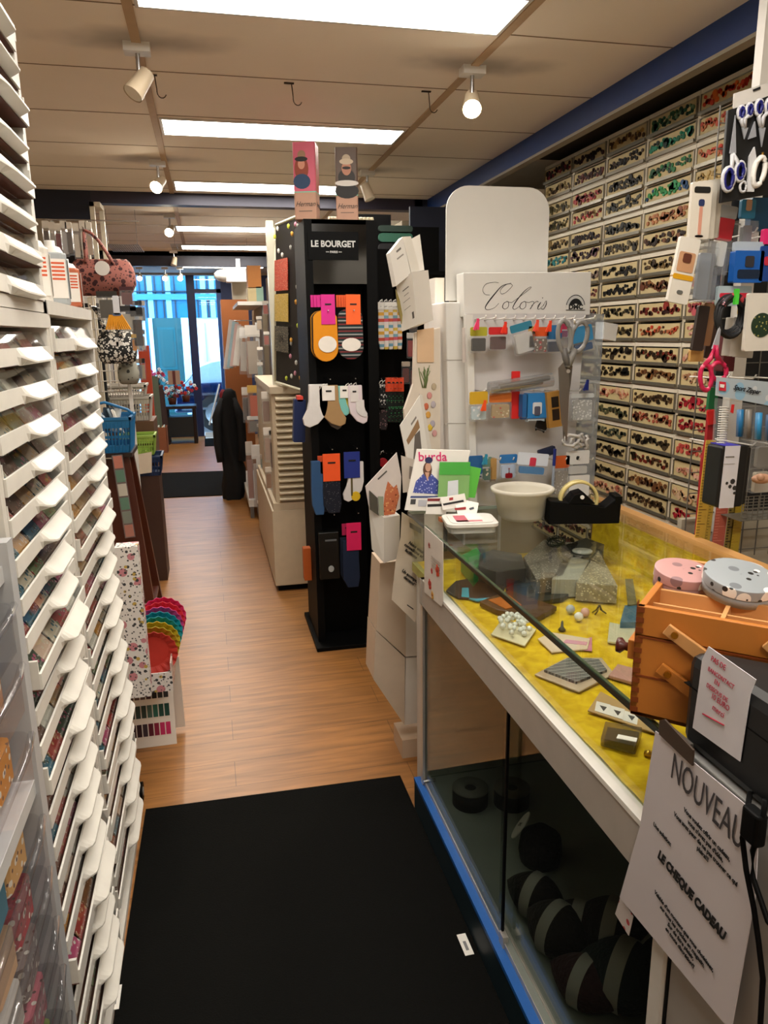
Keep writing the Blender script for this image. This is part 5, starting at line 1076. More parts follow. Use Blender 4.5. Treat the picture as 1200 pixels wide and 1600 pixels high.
# ------------------------------------------------------------------ glass counter
CX0, CX1, CY0, CY1 = .6, 1.25, .87, 2.09
AL = mat('#c2bdb4', .3, .6); ALW = mat('#e0dcd4', .4); 
t = thing('glass_counter', 'long glass showcase counter on a blue plinth with yellow-lined top', 'counter', (.925, 1.48, 0))
def cb(x0, x1, y0, y1, z0, z1, mt, nm, parent=t, bevel=0): return MB().box(x0 - .925, x1 - .925, y0 - 1.48, y1 - 1.48, z0, z1, mt).build(nm, parent, bevel)
cb(.578, CX1, .82, CY1 + .03, .0, .114, mat('#0a2028', .5), 'plinth'); cb(.576, .598, .82, CY1 + .03, .108, .12, mat('#1c5ca8', .4), 'plinth_edge')
cb(.6, CX1, .82, CY1, .116, .135, mat('#7a8078', .4), 'floor_panel')
cb(.598, .604, .82, CY1, .12, .134, AL, 'track'); cb(.616, .622, .82, CY1, .12, .14, AL, 'track')
cb(.592, .612, CY1 - .02, CY1, .12, .745, AL, 'post'); cb(CX1 - .02, CX1, CY1 - .02, CY1, .12, .745, AL, 'post')
cb(.590, .61, .82, CY1, .742, .824, mat('#aaa298', .45), 'apron'); cb(.588, .612, .82, CY1 - .15, .8245, .834, ALW, 'top_rail')
cb(.588, CX1, CY1 - .02, CY1, .742, .824, mat('#aaa298', .45), 'end_apron')
SD = glass('door_glass', (.86, .89, .86), .07, .01)
cb(.600, .604, 1.41, CY1 - .02, .135, .742, SD, 'sliding_door'); cb(.617, .621, .83, 1.47, .135, .742, SD, 'sliding_door')
cb(.599, .605, 1.405, 1.412, .135, .742, BLACK, 'door_edge'); cb(.594, .608, 1.385, 1.41, .12, .15, AL, 'door_lock')
cb(.61, CX1 - .01, CY1 - .008, CY1 - .003, .135, .742, SD, 'end_glass')
cb(CX1 - .012, CX1, .82, CY1, .12, .97, mat('#8a6a48', .6), 'back_wall')
MB().cyl((.592 - .925, CY1 - .03 - 1.48, .138), (.632 - .925, CY1 - .03 - 1.48, .138), .006, CHROME).build('lock_pin', t)
def velvet():
    m = D.materials.new('yellow_velvet'); m.use_nodes = True; nt = m.node_tree; b = nt.nodes['Principled BSDF']; b.inputs['Roughness'].default_value = .9
    b.inputs['Specular IOR Level'].default_value = .2
    tc = nt.nodes.new('ShaderNodeTexCoord'); n = nt.nodes.new('ShaderNodeTexNoise'); n.inputs['Scale'].default_value = 30; n.inputs['Detail'].default_value = 8; n.inputs['Distortion'].default_value = .5
    nt.links.new(tc.outputs['Object'], n.inputs[0]); cr = nt.nodes.new('ShaderNodeValToRGB')
    cr.color_ramp.elements[0].position = .35; cr.color_ramp.elements[0].color = lin('#b8960e'); cr.color_ramp.elements[1].position = .65; cr.color_ramp.elements[1].color = lin('#d4b41c')
    nt.links.new(n.outputs['Fac'], cr.inputs[0]); nt.links.new(cr.outputs[0], b.inputs['Base Color'])
    bp = nt.nodes.new('ShaderNodeBump'); bp.inputs['Strength'].default_value = .4; bp.inputs['Distance'].default_value = .01; nt.links.new(n.outputs['Fac'], bp.inputs['Height']); nt.links.new(bp.outputs[0], b.inputs['Normal']); return m
VEL = velvet()
# cloth: slightly rippled sheet on the display shelf, turned up at the back
cm_ = MB(); nx, ny = 14, 40; vs = []; rr = random.Random(1)
for j in range(ny + 1):
    for i in range(nx + 1):
        x = .618 + (1.232 - .618) * i / nx; y = .83 + 1.39 * j / ny; vs.append((x - .925, y - 1.48, .832 + rr.uniform(-.0018, .0018)))
    vs.append((1.236 - .925, .83 + 1.39 * j / ny - 1.48, .966))
K = nx + 2; cm_.add(vs, [(j * K + i, j * K + i + 1, (j + 1) * K + i + 1, (j + 1) * K + i) for j in range(ny) for i in range(K - 1)], VEL, None, True)
cl = cm_.build('yellow_cloth'); cl.location = (.925, 1.48, 0); tag(cl, 'yellow velvety cloth lining the glass counter display', 'cloth')
cb(CX1 - .012, CX1, CY1, 2.236, .8, .97, mat('#8a6a48', .6), 'back_wall'); cb(.605, CX1 - .012, .82, 2.236, .80, .829, mat('#a09a50', .6), 'display_shelf')
cb(.604, .61, .82, 2.232, .832, .985, GLASS, 'front_pane'); cb(.61, CX1 - .02, 2.224, 2.230, .83, .985, GLASS, 'end_pane')
GE = mat('#10201a', .15)
cb(.592, CX1, .82, 2.235, .990, .998, GLASS, 'glass_top'); cb(.590, .5925, .82, 2.235, .989, .999, GE, 'glass_edge'); cb(.604, .61, 0.82, 2.09, .984, .989, mat('#3a4a30', .3), 'pane_edge')
cb(.592, CX1, 2.232, 2.236, .989, .999, mat('#8a9a90', .3), 'glass_edge')
cb(CX1 - .014, CX1 + .02, .82, 2.24, .965, 1.004, mat('#c9965a', .5), 'rear_rail')
cb(.62, CX1, 2.10, 2.236, .0, .80, mat('#d0ccc4', .5), 'end_pedestal')
# till unit next to it
t = thing('till_cabinet', 'white and grey till cabinet at the near end of the glass counter', 'cabinet', (.9, .45, 0))
MB().box(-.302, .4, -.5, .36, 0, .976, mat('#9e9a94', .5)).build('body', t); MB().box(-.31, -.302, .34, .368, 0, .976, mat('#d0ccc4', .4)).build('edge_strip', t); MB().box(-.304, -.3015, .332, .338, 0, .95, BLACK).build('gap', t)
MB().box(-.304, .4, -.5, .368, .976, .998, mat('#8c8a86', .4)).build('worktop', t, .002)
# yarn balls, cones and boards in the lower showcase
YB = [('#17110e', 'black'), ('#221511', 'very dark brown'), ('#1a1512', 'black-brown'), ('#0f1a1a', 'dark petrol'), ('#2a0f12', 'dark red'), ('#161616', 'black')]
def yarn(x, y, r, ci, label, ln=.1, rz=0, band='#85837a'):
    t = thing('yarn_ball', label, 'yarn', (x, y, .1355 + r), rz, 'dark yarn balls in the lower showcase')
    m_ = MB(); prof = [(r * math.sin(math.pi * k / 12) ** .8 if 0 < k < 12 else .001, -ln + 2 * ln * k / 12) for k in range(13)]
    m_.lathe(prof, mat(YB[ci][0], .95, bump=.8, scale=90, var=.4), n=20, T=Matrix.Rotation(math.pi / 2, 4, 'X')); m_.build('wool', t)
    MB().lathe([(r * 1.01, -ln * .2), (r * 1.012, ln * .12)], mat(band, .6), n=24, T=Matrix.Rotation(math.pi / 2, 4, 'X')).build('paper_band', t)
    return t
P0 = lambda px, py, z=.2: W(px, py, 'z', z)
for i, (px, py, r, ci, rz, lb) in enumerate(((838, 1395, .055, 0, .6, 'black yarn ball with white band lying behind the round white label'), (870, 1450, .062, 2, .5, 'black-brown yarn ball in the middle of the lower showcase'), (905, 1440, .055, 1, .9, 'very dark brown yarn ball with wide pale band'), (960, 1455, .07, 0, .8, 'large black yarn ball near the hanging sheet'), (915, 1530, .055, 4, .6, 'dark red yarn ball at the near end of the showcase'), (975, 1530, .075, 3, .7, 'large dark petrol yarn ball at the near end of the showcase'), (1010, 1480, .05, 5, .3, 'small black yarn ball against the till cabinet'))):
    p = P0(px, py); yarn(p.x, p.y, r, ci, lb, .085 if r < .07 else .1, rz)
t = thing('thread_cone', 'round black cone with white disc label in the lower showcase', 'thread', P0(845, 1310, .2) + Vector((0, 0, -.06)), rot=(0, 0, 0)); t.location.z = .1355
MB().lathe([(.001, 0), (.055, 0), (.06, .03), (.055, .07), (.02, .1), (.001, .1)], mat('#15120f', .95, bump=.8, scale=90), n=20).build('wool', t)
q = MB().cyl((0, 0, 0), (0, 0, .003), .042, mat('#bcbab2', .6), n=28); dsk = q.build('disc_label', t); dsk.location = (-.05, .02, .10); dsk.rotation_euler = (-.5, -.9, 0)
text('lettering', 'DMC', .016, INK, dsk, Matrix.Translation((0, 0, .004)) @ Matrix.Rotation(-1.2, 4, 'Z'), 1)
for i, (px, py, lb) in enumerate(((800, 1225, 'round dark spool with pale disc top at the back of the showcase'), (735, 1225, 'small dark spool at the far end of the showcase'))):
    p = P0(px, py, .2); t = thing('ribbon_spool', lb, 'spool', (p.x, p.y, .1355), group='spools in the lower showcase')
    MB().lathe([(.001, 0), (.055, 0), (.055, .05), (.001, .05)], mat('#141210', .8), n=20).build('ribbon', t); MB().lathe([(.018, .0505), (.056, .0505), (.056, .054), (.018, .054)], mat('#55564e', .6), n=24).build('disc', t)
for i, (px, py, z, lb) in enumerate(((735, 1010, .55, 'small white crocheted heart behind the glass at the far end'), (770, 1140, .4, 'small woven basket shape behind the glass'), (710, 1030, .6, 'cream curled ribbon behind the glass'), (760, 1090, .45, 'small white bow behind the glass'))):
    pass
# shelf inside the showcase
t = thing('glass_shelf', 'narrow glass shelf inside the showcase with folded pale textiles', 'shelf', (1.05, 1.4, .45)); MB().box(-.14, .18, -.7, .65, 0, .006, SD).build('shelf_glass', t)
for k in range(7):
    o = MB().rbox(-.09, .09, -.07, .07, 0, .035 + .01 * (k % 3), .015, mat(['#8f8678', '#6a4a3a', '#a89a88', '#7c6450', '#9a8e80', '#59483c', '#a08a74'][k], .9)).build('folded_textile'); o.location = (1.06, .85 + .18 * k, .4565); tag(o, ['grey-beige', 'brown', 'sand', 'tan', 'light grey', 'dark brown', 'caramel'][k] + ' folded textile on the shelf inside the showcase', 'textile', None)
# things on the yellow cloth
Z = .836
def cz(px, py, z=Z): return W(px, py, 'z', z)
def flat(nm, pts, th, mt, label, cat, extra=(), z=Z):
    c_ = cz(*pts[0], z); t = thing(nm, label, cat, c_)
    MB().poly([cz(x, y, z) - c_ for x, y in pts], (0, 0, th), mt).build('body', t, min(.002, abs(th) * .3))
    for n2, pp, t2, m2 in extra: MB().poly([cz(x, y, z) - c_ + Vector((0, 0, th)) for x, y in pp], (0, 0, t2), m2).build(n2, t)
    return t
flat('leather_bag_handle', [(697, 925), (712, 910), (742, 905), (790, 915), (785, 935), (745, 938), (715, 936)], .006, mat('#1c120e', .5), 'dark brown curved strap piece at the far end of the yellow cloth', 'strap', ((('turquoise_tip', [(722, 922), (732, 922), (733, 937), (721, 936)], .001, mat('#2a9ab0', .5)),)))
flat('spectacle_strap', [(732, 937), (800, 930), (850, 921), (862, 927), (800, 938), (745, 941)], .005, mat('#2f8aa0', .5), 'turquoise band lying behind the dark strap', 'band')
flat('sewing_kit_case', [(790, 925), (830, 905), (905, 922), (880, 940), (820, 950)], .012, mat('#2a2a22', .4), 'dark greenish flat case in the middle of the yellow cloth', 'case', ((('pale_label', [(872, 922), (880, 920), (888, 926), (880, 928)], .001, PAPER), ('pink_label', [(850, 912), (862, 914), (858, 919), (846, 917)], .001, mat('#a8909a', .5)))))
flat('wallet_case', [(749, 947), (795, 929), (870, 955), (840, 972), (775, 960)], .014, mat('#4a3014', .4), 'brown open case with orange inside on the yellow cloth', 'case', ((('orange_inside', [(763, 946), (795, 938), (815, 954), (790, 960)], .002, mat('#a85c1c', .4)),)))
t = flat('bead_bag', [(767, 993), (785, 968), (838, 985), (820, 1011)], .004, mat('#cfc8a8', .3), 'clear bag of white flowers or beads on the yellow cloth', 'bag')
bb = MB(); c_ = cz(767, 993); rr = random.Random(6)
for k in range(34): p = cz(rr.uniform(780, 828), rr.uniform(972, 998)) - c_; bb.ball((p.x, p.y, .012 + rr.uniform(0, .014)), .0075, mat('#d8dcd4', .4), 6)
bb.build('white_beads', t)
flat('pink_packet', [(840, 1000), (862, 990), (922, 1000), (918, 1016), (862, 1021)], .004, mat('#cdb9a0', .4), 'pale packet with a pink flower on the yellow cloth', 'packet', ((('pink_flower', [(858, 1000), (868, 997), (876, 1003), (866, 1009)], .002, mat('#b0506a', .5)), ('pink_stripe', [(884, 1002), (918, 1006), (916, 1011), (880, 1007)], .001, mat('#c48a98', .5)))))
flat('lace_packet', [(835, 1056), (885, 1030), (940, 1030), (960, 1055), (905, 1083)], .004, mat('#b09c84', .3), 'clear pack of grey cords on the yellow cloth', 'packet', ((('grey_cord', [(850, 1053), (888, 1034), (935, 1036), (948, 1053), (900, 1072)], .006, bands('cord_stripes', ['#6a6862', '#3c3c3a', '#8f8c84', '#54524e'], 70, 'Y')),)))
flat('clasp_card', [(918, 1112), (938, 1082), (1030, 1130), (1026, 1148)], .003, mat('#a88a5c', .4), 'tan card with three small pictures on the yellow cloth', 'card', tuple((f'picture', [(x, y), (x + 22, y + 6), (x + 19, y + 22), (x - 3, y + 15)], .0008, mat('#d0ccc4', .5)) for x, y in ((932, 1098), (954, 1105), (976, 1113))) + tuple((f'picture_detail', [(x + 5, y + 7), (x + 16, y + 10), (x + 11, y + 16)], .0014, mat('#3a3a3a', .5)) for x, y in ((932, 1098), (954, 1105), (976, 1113))))
t = flat('small_clear_box', [(938, 1166), (945, 1140), (1003, 1150), (993, 1180)], .018, glass('box_plastic', (.75, .7, .6), .1, .1, .2, '#8a7a5c'), 'small clear box with dark contents on the yellow cloth', 'box'); c_ = cz(938, 1166)
MB().poly([cz(x, y) - c_ for x, y in ((944, 1164), (949, 1145), (998, 1153), (989, 1175))], (0, 0, .012), mat('#3a3024', .5)).build('contents', t)
MB().poly([cz(x, y, Z + .0185) - c_ for x, y in ((966, 1148), (996, 1154), (994, 1160), (963, 1154))], (0, 0, .001), PAPER).build('label_strip', t)
p = cz(1013, 1179); o = MB().lathe([(.001, 0), (.008, 0), (.007, .005), (.001, .008)], mat('#b89030', .3, .8), n=14).build('gold_button'); o.location = p; tag(o, 'tiny gold button beside the small clear box', 'button')
p = cz(936, 932); t = thing('pin_dome', 'round domed tin with pale base in the showcase', 'tin', p); MB().lathe([(.001, 0), (.026, 0), (.026, .007), (.001, .007)], mat('#b8b098', .5), n=20).build('base', t); MB().lathe([(.026, .007), (.024, .018), (.014, .026), (.001, .028)], mat('#4a4434', .4), n=20).build('dome', t)
p = cz(936, 958); t = thing('tower_charm', 'small dark pointed metal charm in the showcase', 'charm', p); tc_ = MB()
for sx, sy in ((1, 1), (1, -1), (-1, 1), (-1, -1)): tc_.tube([(.016 * sx, .008 * sy, 0), (.006 * sx, .004 * sy, .008), (.001 * sx, .001 * sy, .022)], .002, mat('#5a4a20', .4, .6), 5)
tc_.build('charm_body', t)
for (px, py, c_, lb) in ((891, 958, '#b0b4b8', 'grey-blue round button'), (914, 963, '#d8a89a', 'pink round button'), (904, 970, '#e0dcd4', 'white round button')):
    o = MB().ball((0, 0, .011), .012, mat(c_, .3), 12).build('round_button'); o.location = cz(px, py); tag(o, lb + ' on the yellow cloth', 'button')
t = thing('metal_figure', 'tiny grey metal figure standing on the yellow cloth', 'figure', cz(878, 984)); MB().lathe([(.001, 0), (.01, 0), (.004, .008), (.003, .02), (.001, .024)], mat('#6a6a64', .4, .5), n=10).build('figure_body', t)
t = flat('glue_pen', [(968, 985), (975, 958), (998, 955), (1000, 985)], .022, mat('#2a5a70', .4), 'blue plastic tool with grey tip beside the wooden sewing box', 'tool', ((('grey_tip', [(976, 918), (988, 918), (994, 958), (980, 960)], .004, mat('#5c5a3c', .4)),)))
flat('pale_packet', [(949, 1005), (952, 975), (998, 985), (995, 1012)], .006, mat('#b8b498', .4), 'pale clear packet beside the blue tool', 'packet')
flat('pink_tin', [(950, 1060), (965, 1042), (995, 1050), (992, 1072)], .008, mat('#b0847a', .4), 'pinkish packet near the wooden sewing box', 'packet')
flat('dark_round_mirror', [(745, 868), (770, 858), (815, 866), (822, 888), (775, 893), (748, 884)], -.052, mat('#2c2c28', .3), 'dark oval box under the far end of the glass top', 'box', z=.89)
flat('grey_pouch', [(818, 870), (850, 843), (905, 848), (880, 900), (838, 905)], -.052, speckle('glitter_grey', '#6a6458', [('#c9c2b4', 140, .25)], .4), 'grey glittery pouch under the tape dispenser', 'pouch', z=.89)
flat('black_pouch', [(876, 854), (915, 840), (944, 850), (938, 880), (902, 872)], -.052, mat('#2a2c24', .5), 'dark pouch under the right end of the tape dispenser', 'pouch', z=.89)
flat('white_disc_box', [(862, 905), (880, 872), (925, 868), (905, 905)], -.052, mat('#9a9888', .4), 'grey-white box under the glass top', 'box', z=.89)
flat('triangular_bag', [(900, 910), (935, 858), (965, 915)], -.052, speckle('bag_lace', '#8a8064', [('#c9c0a0', 120, .3)], .5), 'triangular lace bag under the glass top', 'bag', z=.89)
o = MB().cyl((0, 0, 0), (0, 0, .004), .03, mat('#b5b8b0', .3), n=24).build('round_disc'); o.location = cz(910, 862, .892) ; tag(o, 'round pale disc lying on the boxes under the glass top', 'disc')
wc = MB(); rr = random.Random(4)
for k in range(8): a, b_ = rr.uniform(0, 3), rr.uniform(0, 3); wc.tube([(.03 * math.cos(s) * math.cos(a), .03 * math.sin(s), .02 + .018 * math.cos(s) * math.sin(a)) for s in [j * .35 for j in range(18)]], .0015, mat('#2a3626', .5), 4)
o = wc.build('wire_ball'); o.location = cz(868, 856, .892); tag(o, 'dark green tangled wire ball under the glass top', 'wire ball')
t = flat('green_foil_bag', [(720, 868), (745, 855), (757, 872), (740, 892)], -.052, mat('#2f8a4a', .4), 'green foil bag under the round lidded container', 'bag', z=.89)
flat('pink_label_card', [(905, 1000), (925, 996), (925, 1018), (907, 1016)], .001, mat('#c07a8a', .4), 'small pink card under the glass near the wooden box', 'card')
# ------------------------------------------------------------------ things on the glass top
ZT = .9985
TUB = mat('#d8d2c2', .35)
t = thing('plastic_tub', 'white round plastic tub on the far end of the glass top', 'tub', (.905, 2.06, ZT))
MB().lathe([(.001, 0), (.06, 0), (.072, .012), (.084, .082), (.094, .084), (.096, .094), (.088, .096), (.080, .084), (.068, .014), (.001, .012)], glass('tub_plastic', (.8, .78, .72), .05, .3, .72, '#d8d2c2'), n=36).build('tub_body', t)
MB().lathe([(.001, .0125), (.066, .0125), (.074, .05), (.05, .056), (.001, .058)], mat('#cdc6b4', .8, bump=.8, scale=60), n=24).build('contents', t)
t = thing('lidded_container', 'flat white rectangular container with lid at the counter corner', 'container', (.71, 1.985, ZT), rz=-.15)
MB().rbox(-.068, .068, -.06, .06, .0, .018, .02, glass('container_plastic', (.85, .86, .84), .05, .2, .5, '#d0d0c8')).build('tub_body', t); MB().rbox(-.075, .075, -.067, .067, .018, .028, .024, mat('#d8d4cc', .35)).rbox(-.062, .062, -.054, .054, .028, .031, .02, mat('#dedad2', .35)).build('lid', t, .0015)
MB().box(-.045, -.01, -.045, .03, .0311, .0315, mat('#c05a6a', .5)).box(-.045, .03, -.045, -.03, .0311, .0315, mat('#c8707c', .5)).box(-.005, .035, -.022, .03, .0311, .0315, PAPER).build('label_print', t)
t = thing('tape_dispenser', 'black tape dispenser with a yellowish tape roll on the glass top', 'tape dispenser', (1.055, 1.965, ZT), rz=-.22)
MB().poly([(-.105, -.03, 0), (.105, -.03, 0), (.107, -.03, .075), (.09, -.03, .075), (.06, -.03, .05), (.0, -.03, .06), (-.105, -.03, .072)], (0, .06, 0), BLACK).build('dispenser_body', t, .003)
MB().box(.088, .108, -.032, .032, .06, .082, BLACK).box(.103, .106, -.03, .03, .078, .086, CHROME).build('cutter', t)
MB().poly([(-.05, -.032, .062), (.03, -.032, .062), (-.005, -.032, .095), (-.03, -.032, .088)], (0, .064, 0), BLACK).cyl((-.01, -.036, .082), (-.01, .036, .082), .006, PAPER, n=10).build('hub', t)
T_ = []
mb_ = MB(); prof_ = []
mb_.lathe([(.050, -.012), (.058, -.012), (.058, .012), (.050, .012), (.050, -.012)], mat('#c9b878', .35), n=36, T=Matrix.Translation((-.012, 0, .068)) @ Matrix.Rotation(math.pi / 2, 4, 'X')); mb_.build('tape_roll', t)
# magazine and flyers
def lean_sheet(nm, pts, yd, dy, th, mt, label, cat, parent=None, prints=()):
    c_ = W(*pts[3], 'y', yd); t = thing(nm, label, cat, c_)
    def L_(x, y, off=0):
        y0 = (pts[0][1] + pts[1][1]) / 2; y1 = (pts[2][1] + pts[3][1]) / 2; f = (y1 - y) / (y1 - y0); return W(x, y, 'y', yd + dy * f - off) - c_
    MB().poly([L_(x, y) for x, y in pts], (0, th, 0), mt).build('pages', t)
    for n2, pp, m2 in prints: MB().poly([L_(x, y, .0015) for x, y in pp], (0, .0006, 0), m2).build(n2, t)
    return t, L_
t, L_ = lean_sheet('magazine', [(652, 702), (735, 704), (712, 800), (633, 797)], 2.13, .06, .008, PAPER, 'sewing magazine with a woman in a blue blouse leaning at the counter corner', 'magazine', prints=[
    ('blouse_picture', [(650, 752), (662, 740), (672, 738), (684, 750), (682, 772), (645, 770)], speckle('blouse', '#3c4a9a', [('#aab0dc', 130, .3)], .6)),
    ('blouse_picture', [(684, 750), (688, 756), (686, 772), (680, 772)], speckle('blouse', '#3c4a9a', [('#aab0dc', 130, .3)], .6)),
    ('bottom_text_print', [(642, 775), (688, 775), (686, 778), (641, 778)], mat('#3a4a80', .6)), ('barcode', [(642, 780), (650, 780), (649, 788), (641, 788)], mat('#3a3a3a', .6)), ('fine_print', [(654, 781), (684, 782), (683, 792), (653, 791)], mat('#b5b5bc', .6))])
def ell(cx, cy, rx, ry, n=14): return [(cx + rx * math.cos(2 * math.pi * k / n), cy + ry * math.sin(2 * math.pi * k / n)) for k in range(n)]
for n2, pp, m2, o_ in (('hair_picture', ell(668, 734, 7, 12), mat('#5a3a28', .7), .0022), ('face_picture', ell(669, 730, 4.5, 7), mat('#c99a80', .7), .0028), ('cap_picture', ell(670, 719, 6, 5), mat('#1c2450', .7), .0034), ('neck_picture', [(664, 738), (671, 738), (668, 752)], mat('#c99a80', .7), .0028)):
    MB().poly([L_(x, y, o_) for x, y in pp], (0, .0005, 0), m2).build(n2, t)
a, b_ = L_(676, 714, .0026), L_(700, 714, .0026)
text('lettering', 'burda', .040, mat('#d41a6a', .5), t, face(a, b_ - a, L_(676, 702) - L_(673, 730)), 1.0, bold=.0004)
t, L_ = lean_sheet('flyer', [(687, 722), (735, 722), (732, 780), (684, 779)], 2.11, .04, .001, mat('#7aa860', .5), 'green flyer with a window picture in front of the magazine', 'flyer', prints=[('green_field', [(687, 722), (735, 722), (734, 742), (686, 742)], mat('#3ca032', .5)), ('window_picture', [(700, 752), (716, 750), (716, 776), (699, 777)], mat('#d0d4d8', .5)), ('window_picture_dark', [(704, 754), (714, 753), (714, 772), (704, 773)], mat('#55606a', .5)), ('text_print', [(692, 726), (728, 726), (728, 729), (692, 729)], mat('#8ad080', .5)), ('text_print', [(697, 735), (722, 735), (722, 737), (697, 737)], mat('#d8ecd0', .5))])
t, L_ = lean_sheet('flyer', [(733, 728), (752, 732), (742, 778), (728, 777)], 2.14, .03, .001, mat('#58b83a', .5), 'bright green flyer edge right of the green flyer', 'flyer')
for (pts, yd, prints, lb) in (([(668, 778), (700, 776), (697, 804), (665, 803)], 2.07, [('red_print', [(668, 779), (688, 779), (687, 783), (668, 783)], mat('#7a1c20', .5)), ('black_print', [(668, 788), (692, 787), (692, 791), (668, 792)], INK)], 'business card with dark red bar, left of the three before the magazine'),
                          ([(688, 778), (726, 771), (730, 790), (692, 797)], 2.06, [('red_print', [(702, 778), (708, 777), (708, 781), (702, 782)], mat('#a01c20', .5)), ('black_print', [(692, 787), (724, 781), (725, 784), (693, 790)], INK)], 'business card with black line of text, middle of the three'),
                          ([(712, 790), (730, 782), (748, 786), (745, 803), (715, 803)], 2.05, [('red_print', [(710, 794), (728, 792), (728, 796), (711, 797)], mat('#8a1c20', .5)), ('script_print', [(733, 794), (740, 792), (741, 795), (734, 797)], mat('#4a5058', .5))], 'white card with small script, right of the three')):
    lean_sheet('business_card', pts, yd, .015, .0015, PAPER, lb, 'card', prints=prints)
o = MB().box(-.03, .03, -.012, .012, 0, .012, mat('#b8683a', .6)).build('wooden_card_holder'); o.location = (.68, 2.085, ZT + .0); tag(o, 'small orange-brown holder under the business cards', 'card holder')
# papers hanging on the counter corner
t = thing('notice_sheet', 'pale beige notice in bold black text hanging at the far corner of the counter', 'notice', W(628, 800, 'y', 2.25))
N0 = W(628, 800, 'y', 2.25)
def npx(x, y): 
    f = (x - 612) / 50; return W(x, y, 'y', 2.27 - .02 * f) - N0
MB().poly([npx(628, 800), npx(662, 822), npx(661, 880), npx(659, 925), npx(649, 973), npx(612, 937), npx(618, 880), npx(626, 840)], (0, .002, 0), mat('#cdbda8', .7)).build('sheet', t)
def tpx(body, x, y, x2, y2, size, parent, fn, mt=INK, off=.004, **k):
    a, b_ = fn(x, y), fn(x2, y2); n = Vector((0, -off, 0)); text('lettering', body, size, mt, parent, face(a + n, b_ - a, Vector((0, 0, 1))), **k)
tpx('Nous vous\nconseillons et\nfacilitons', 646, 860, 660, 870, .0135, t, npx, bold=.0006); tpx('Un acompte est\ndemandé', 642, 905, 656, 916, .0135, t, npx, bold=.0006)
MB().poly([npx(640, 816), npx(658, 826), npx(658, 834), npx(640, 824)], (0, -.0006, 0), mat('#7a7468', .7)).build('header_print', t); MB().poly([npx(636, 944), npx(646, 951), npx(646, 953), npx(636, 946)], (0, -.0006, 0), mat('#3a3630', .7)).build('small_print', t)
FX = .586
def fx(x, y, X=FX): return W(x, y, 'x', X)
t = thing('flower_poster', 'small white flyer with orange-red flowers taped to the corner of the glass', 'flyer', fx(663, 820)); Q0 = fx(663, 820)
MB().poly([fx(x, y) - Q0 for x, y in ((663, 822), (692, 848), (692, 940), (690, 948), (663, 925))], (.0015, 0, 0), mat('#d8cec4', .6)).build('sheet', t)
fl = MB()
for (x, y, s, c_) in ((684, 892, 1.0, '#c8401c'), (672, 913, .9, '#b8321c'), (675, 892, .5, '#c83a3a'), (676, 930, .7, '#d09a3a'), (671, 852, .5, '#a84a40')):
    c0 = fx(x, y) - Q0
    for k in range(5): a = k * 1.257; fl.ball((-.0012, c0.y + .011 * s * math.cos(a), c0.z + .011 * s * math.sin(a)), .008 * s, mat(c_, .6), 8, sc=(.1, 1, 1))
    fl.ball((-.0016, c0.y, c0.z), .006 * s, mat('#7a1c14', .6), 8, sc=(.1, 1, 1))
fl.build('flower_print', t)
ln_ = MB()
for k in range(5): 
    a, b_ = fx(674, 868 + k * 4) - Q0, fx(688, 880 + k * 4) - Q0; ln_.tube([a + Vector((-.001, 0, 0)), b_ + Vector((-.001, 0, 0))], .0007, mat('#8a7a70', .6), 3)
ln_.build('text_print', t)
# ------------------------------------------------------------------ wooden sewing box
WD = mat('#b9722c', .4, var=.12, scale=7); WDL = mat('#c9935a', .45, var=.1); WDD = mat('#7a3a14', .4)
t = thing('sewing_box', 'open wooden cantilever sewing box with finger joints on the glass top', 'sewing box', (.575, .895, ZT), rz=-math.pi / 4 + .0)
Lb, Db = .42, .27
def wb(x0, x1, y0, y1, z0, z1, mt, nm, p=t, bevel=.0015): return MB().box(x0, x1, y0, y1, z0, z1, mt).build(nm, p, bevel)
lo = MB().box(0, Lb, 0, .01, 0, .125, WD).box(0, Lb, Db - .01, Db, 0, .125, WD).box(0, .01, 0, Db, 0, .125, WD).box(Lb - .01, Lb, 0, Db, 0, .125, WD).box(0, Lb, 0, Db, 0, .008, WD); lo.build('lower_box', t, .0015)
wb(.004, Lb - .004, -.0015, 0, .063, .066, WDD, 'groove', bevel=0); wb(.004, Lb - .004, -.0015, 0, .123, .126, WDD, 'groove', bevel=0)
tr_ = MB().box(0, Lb, 0, .01, .127, .170, WD).box(0, Lb, Db - .01, Db, .127, .170, WDL).box(0, .01, 0, Db, .127, .170, WD).box(Lb - .01, Lb, 0, Db, .127, .170, WD).box(.01, Lb - .01, .01, Db - .01, .127, .133, WDL).box(0, Lb, .105, .112, .133, .164, WDL)
tr_.build('upper_tray', t, .001)
dv = MB().box(.01, Lb - .01, .055, .060, .133, .158, WDL)
for x in (.105, .205, .305): dv.box(x, x + .006, .01, .105, .133, .160, WDL)
dv.build('divider', t)
fj = MB()
for k in range(11): z = .006 + k * .0155; fj.box(-.0006, .0105, -.0008, .0, z, z + .0075, WDD).box(-.0008, 0, -.0004, .0105, z + .0078, z + .0150, WDD)
fj.build('finger_joints', t)
BRASS = mat('#b8862c', .25, .9)
for (x, z, dx, dz) in ((.055, .140, .115, -.07), (.18, .145, .10, -.075), (.05, .080, .10, -.06)):
    am = MB(); d = Vector((dx, 0, dz)).normalized(); n = Vector((-d.z, 0, d.x)) * .011; a = Vector((x, -.002, z)) - d * .014; b_ = a + d * .13
    am.poly([a + n * .6, a - n * .9, b_ - n, b_ + n], (0, -.007, 0), WDL if z > .1 else WD); am.cyl((x, -.009, z), (x, -.013, z), .005, BRASS, n=12); am.build('folding_arm', t, .001)
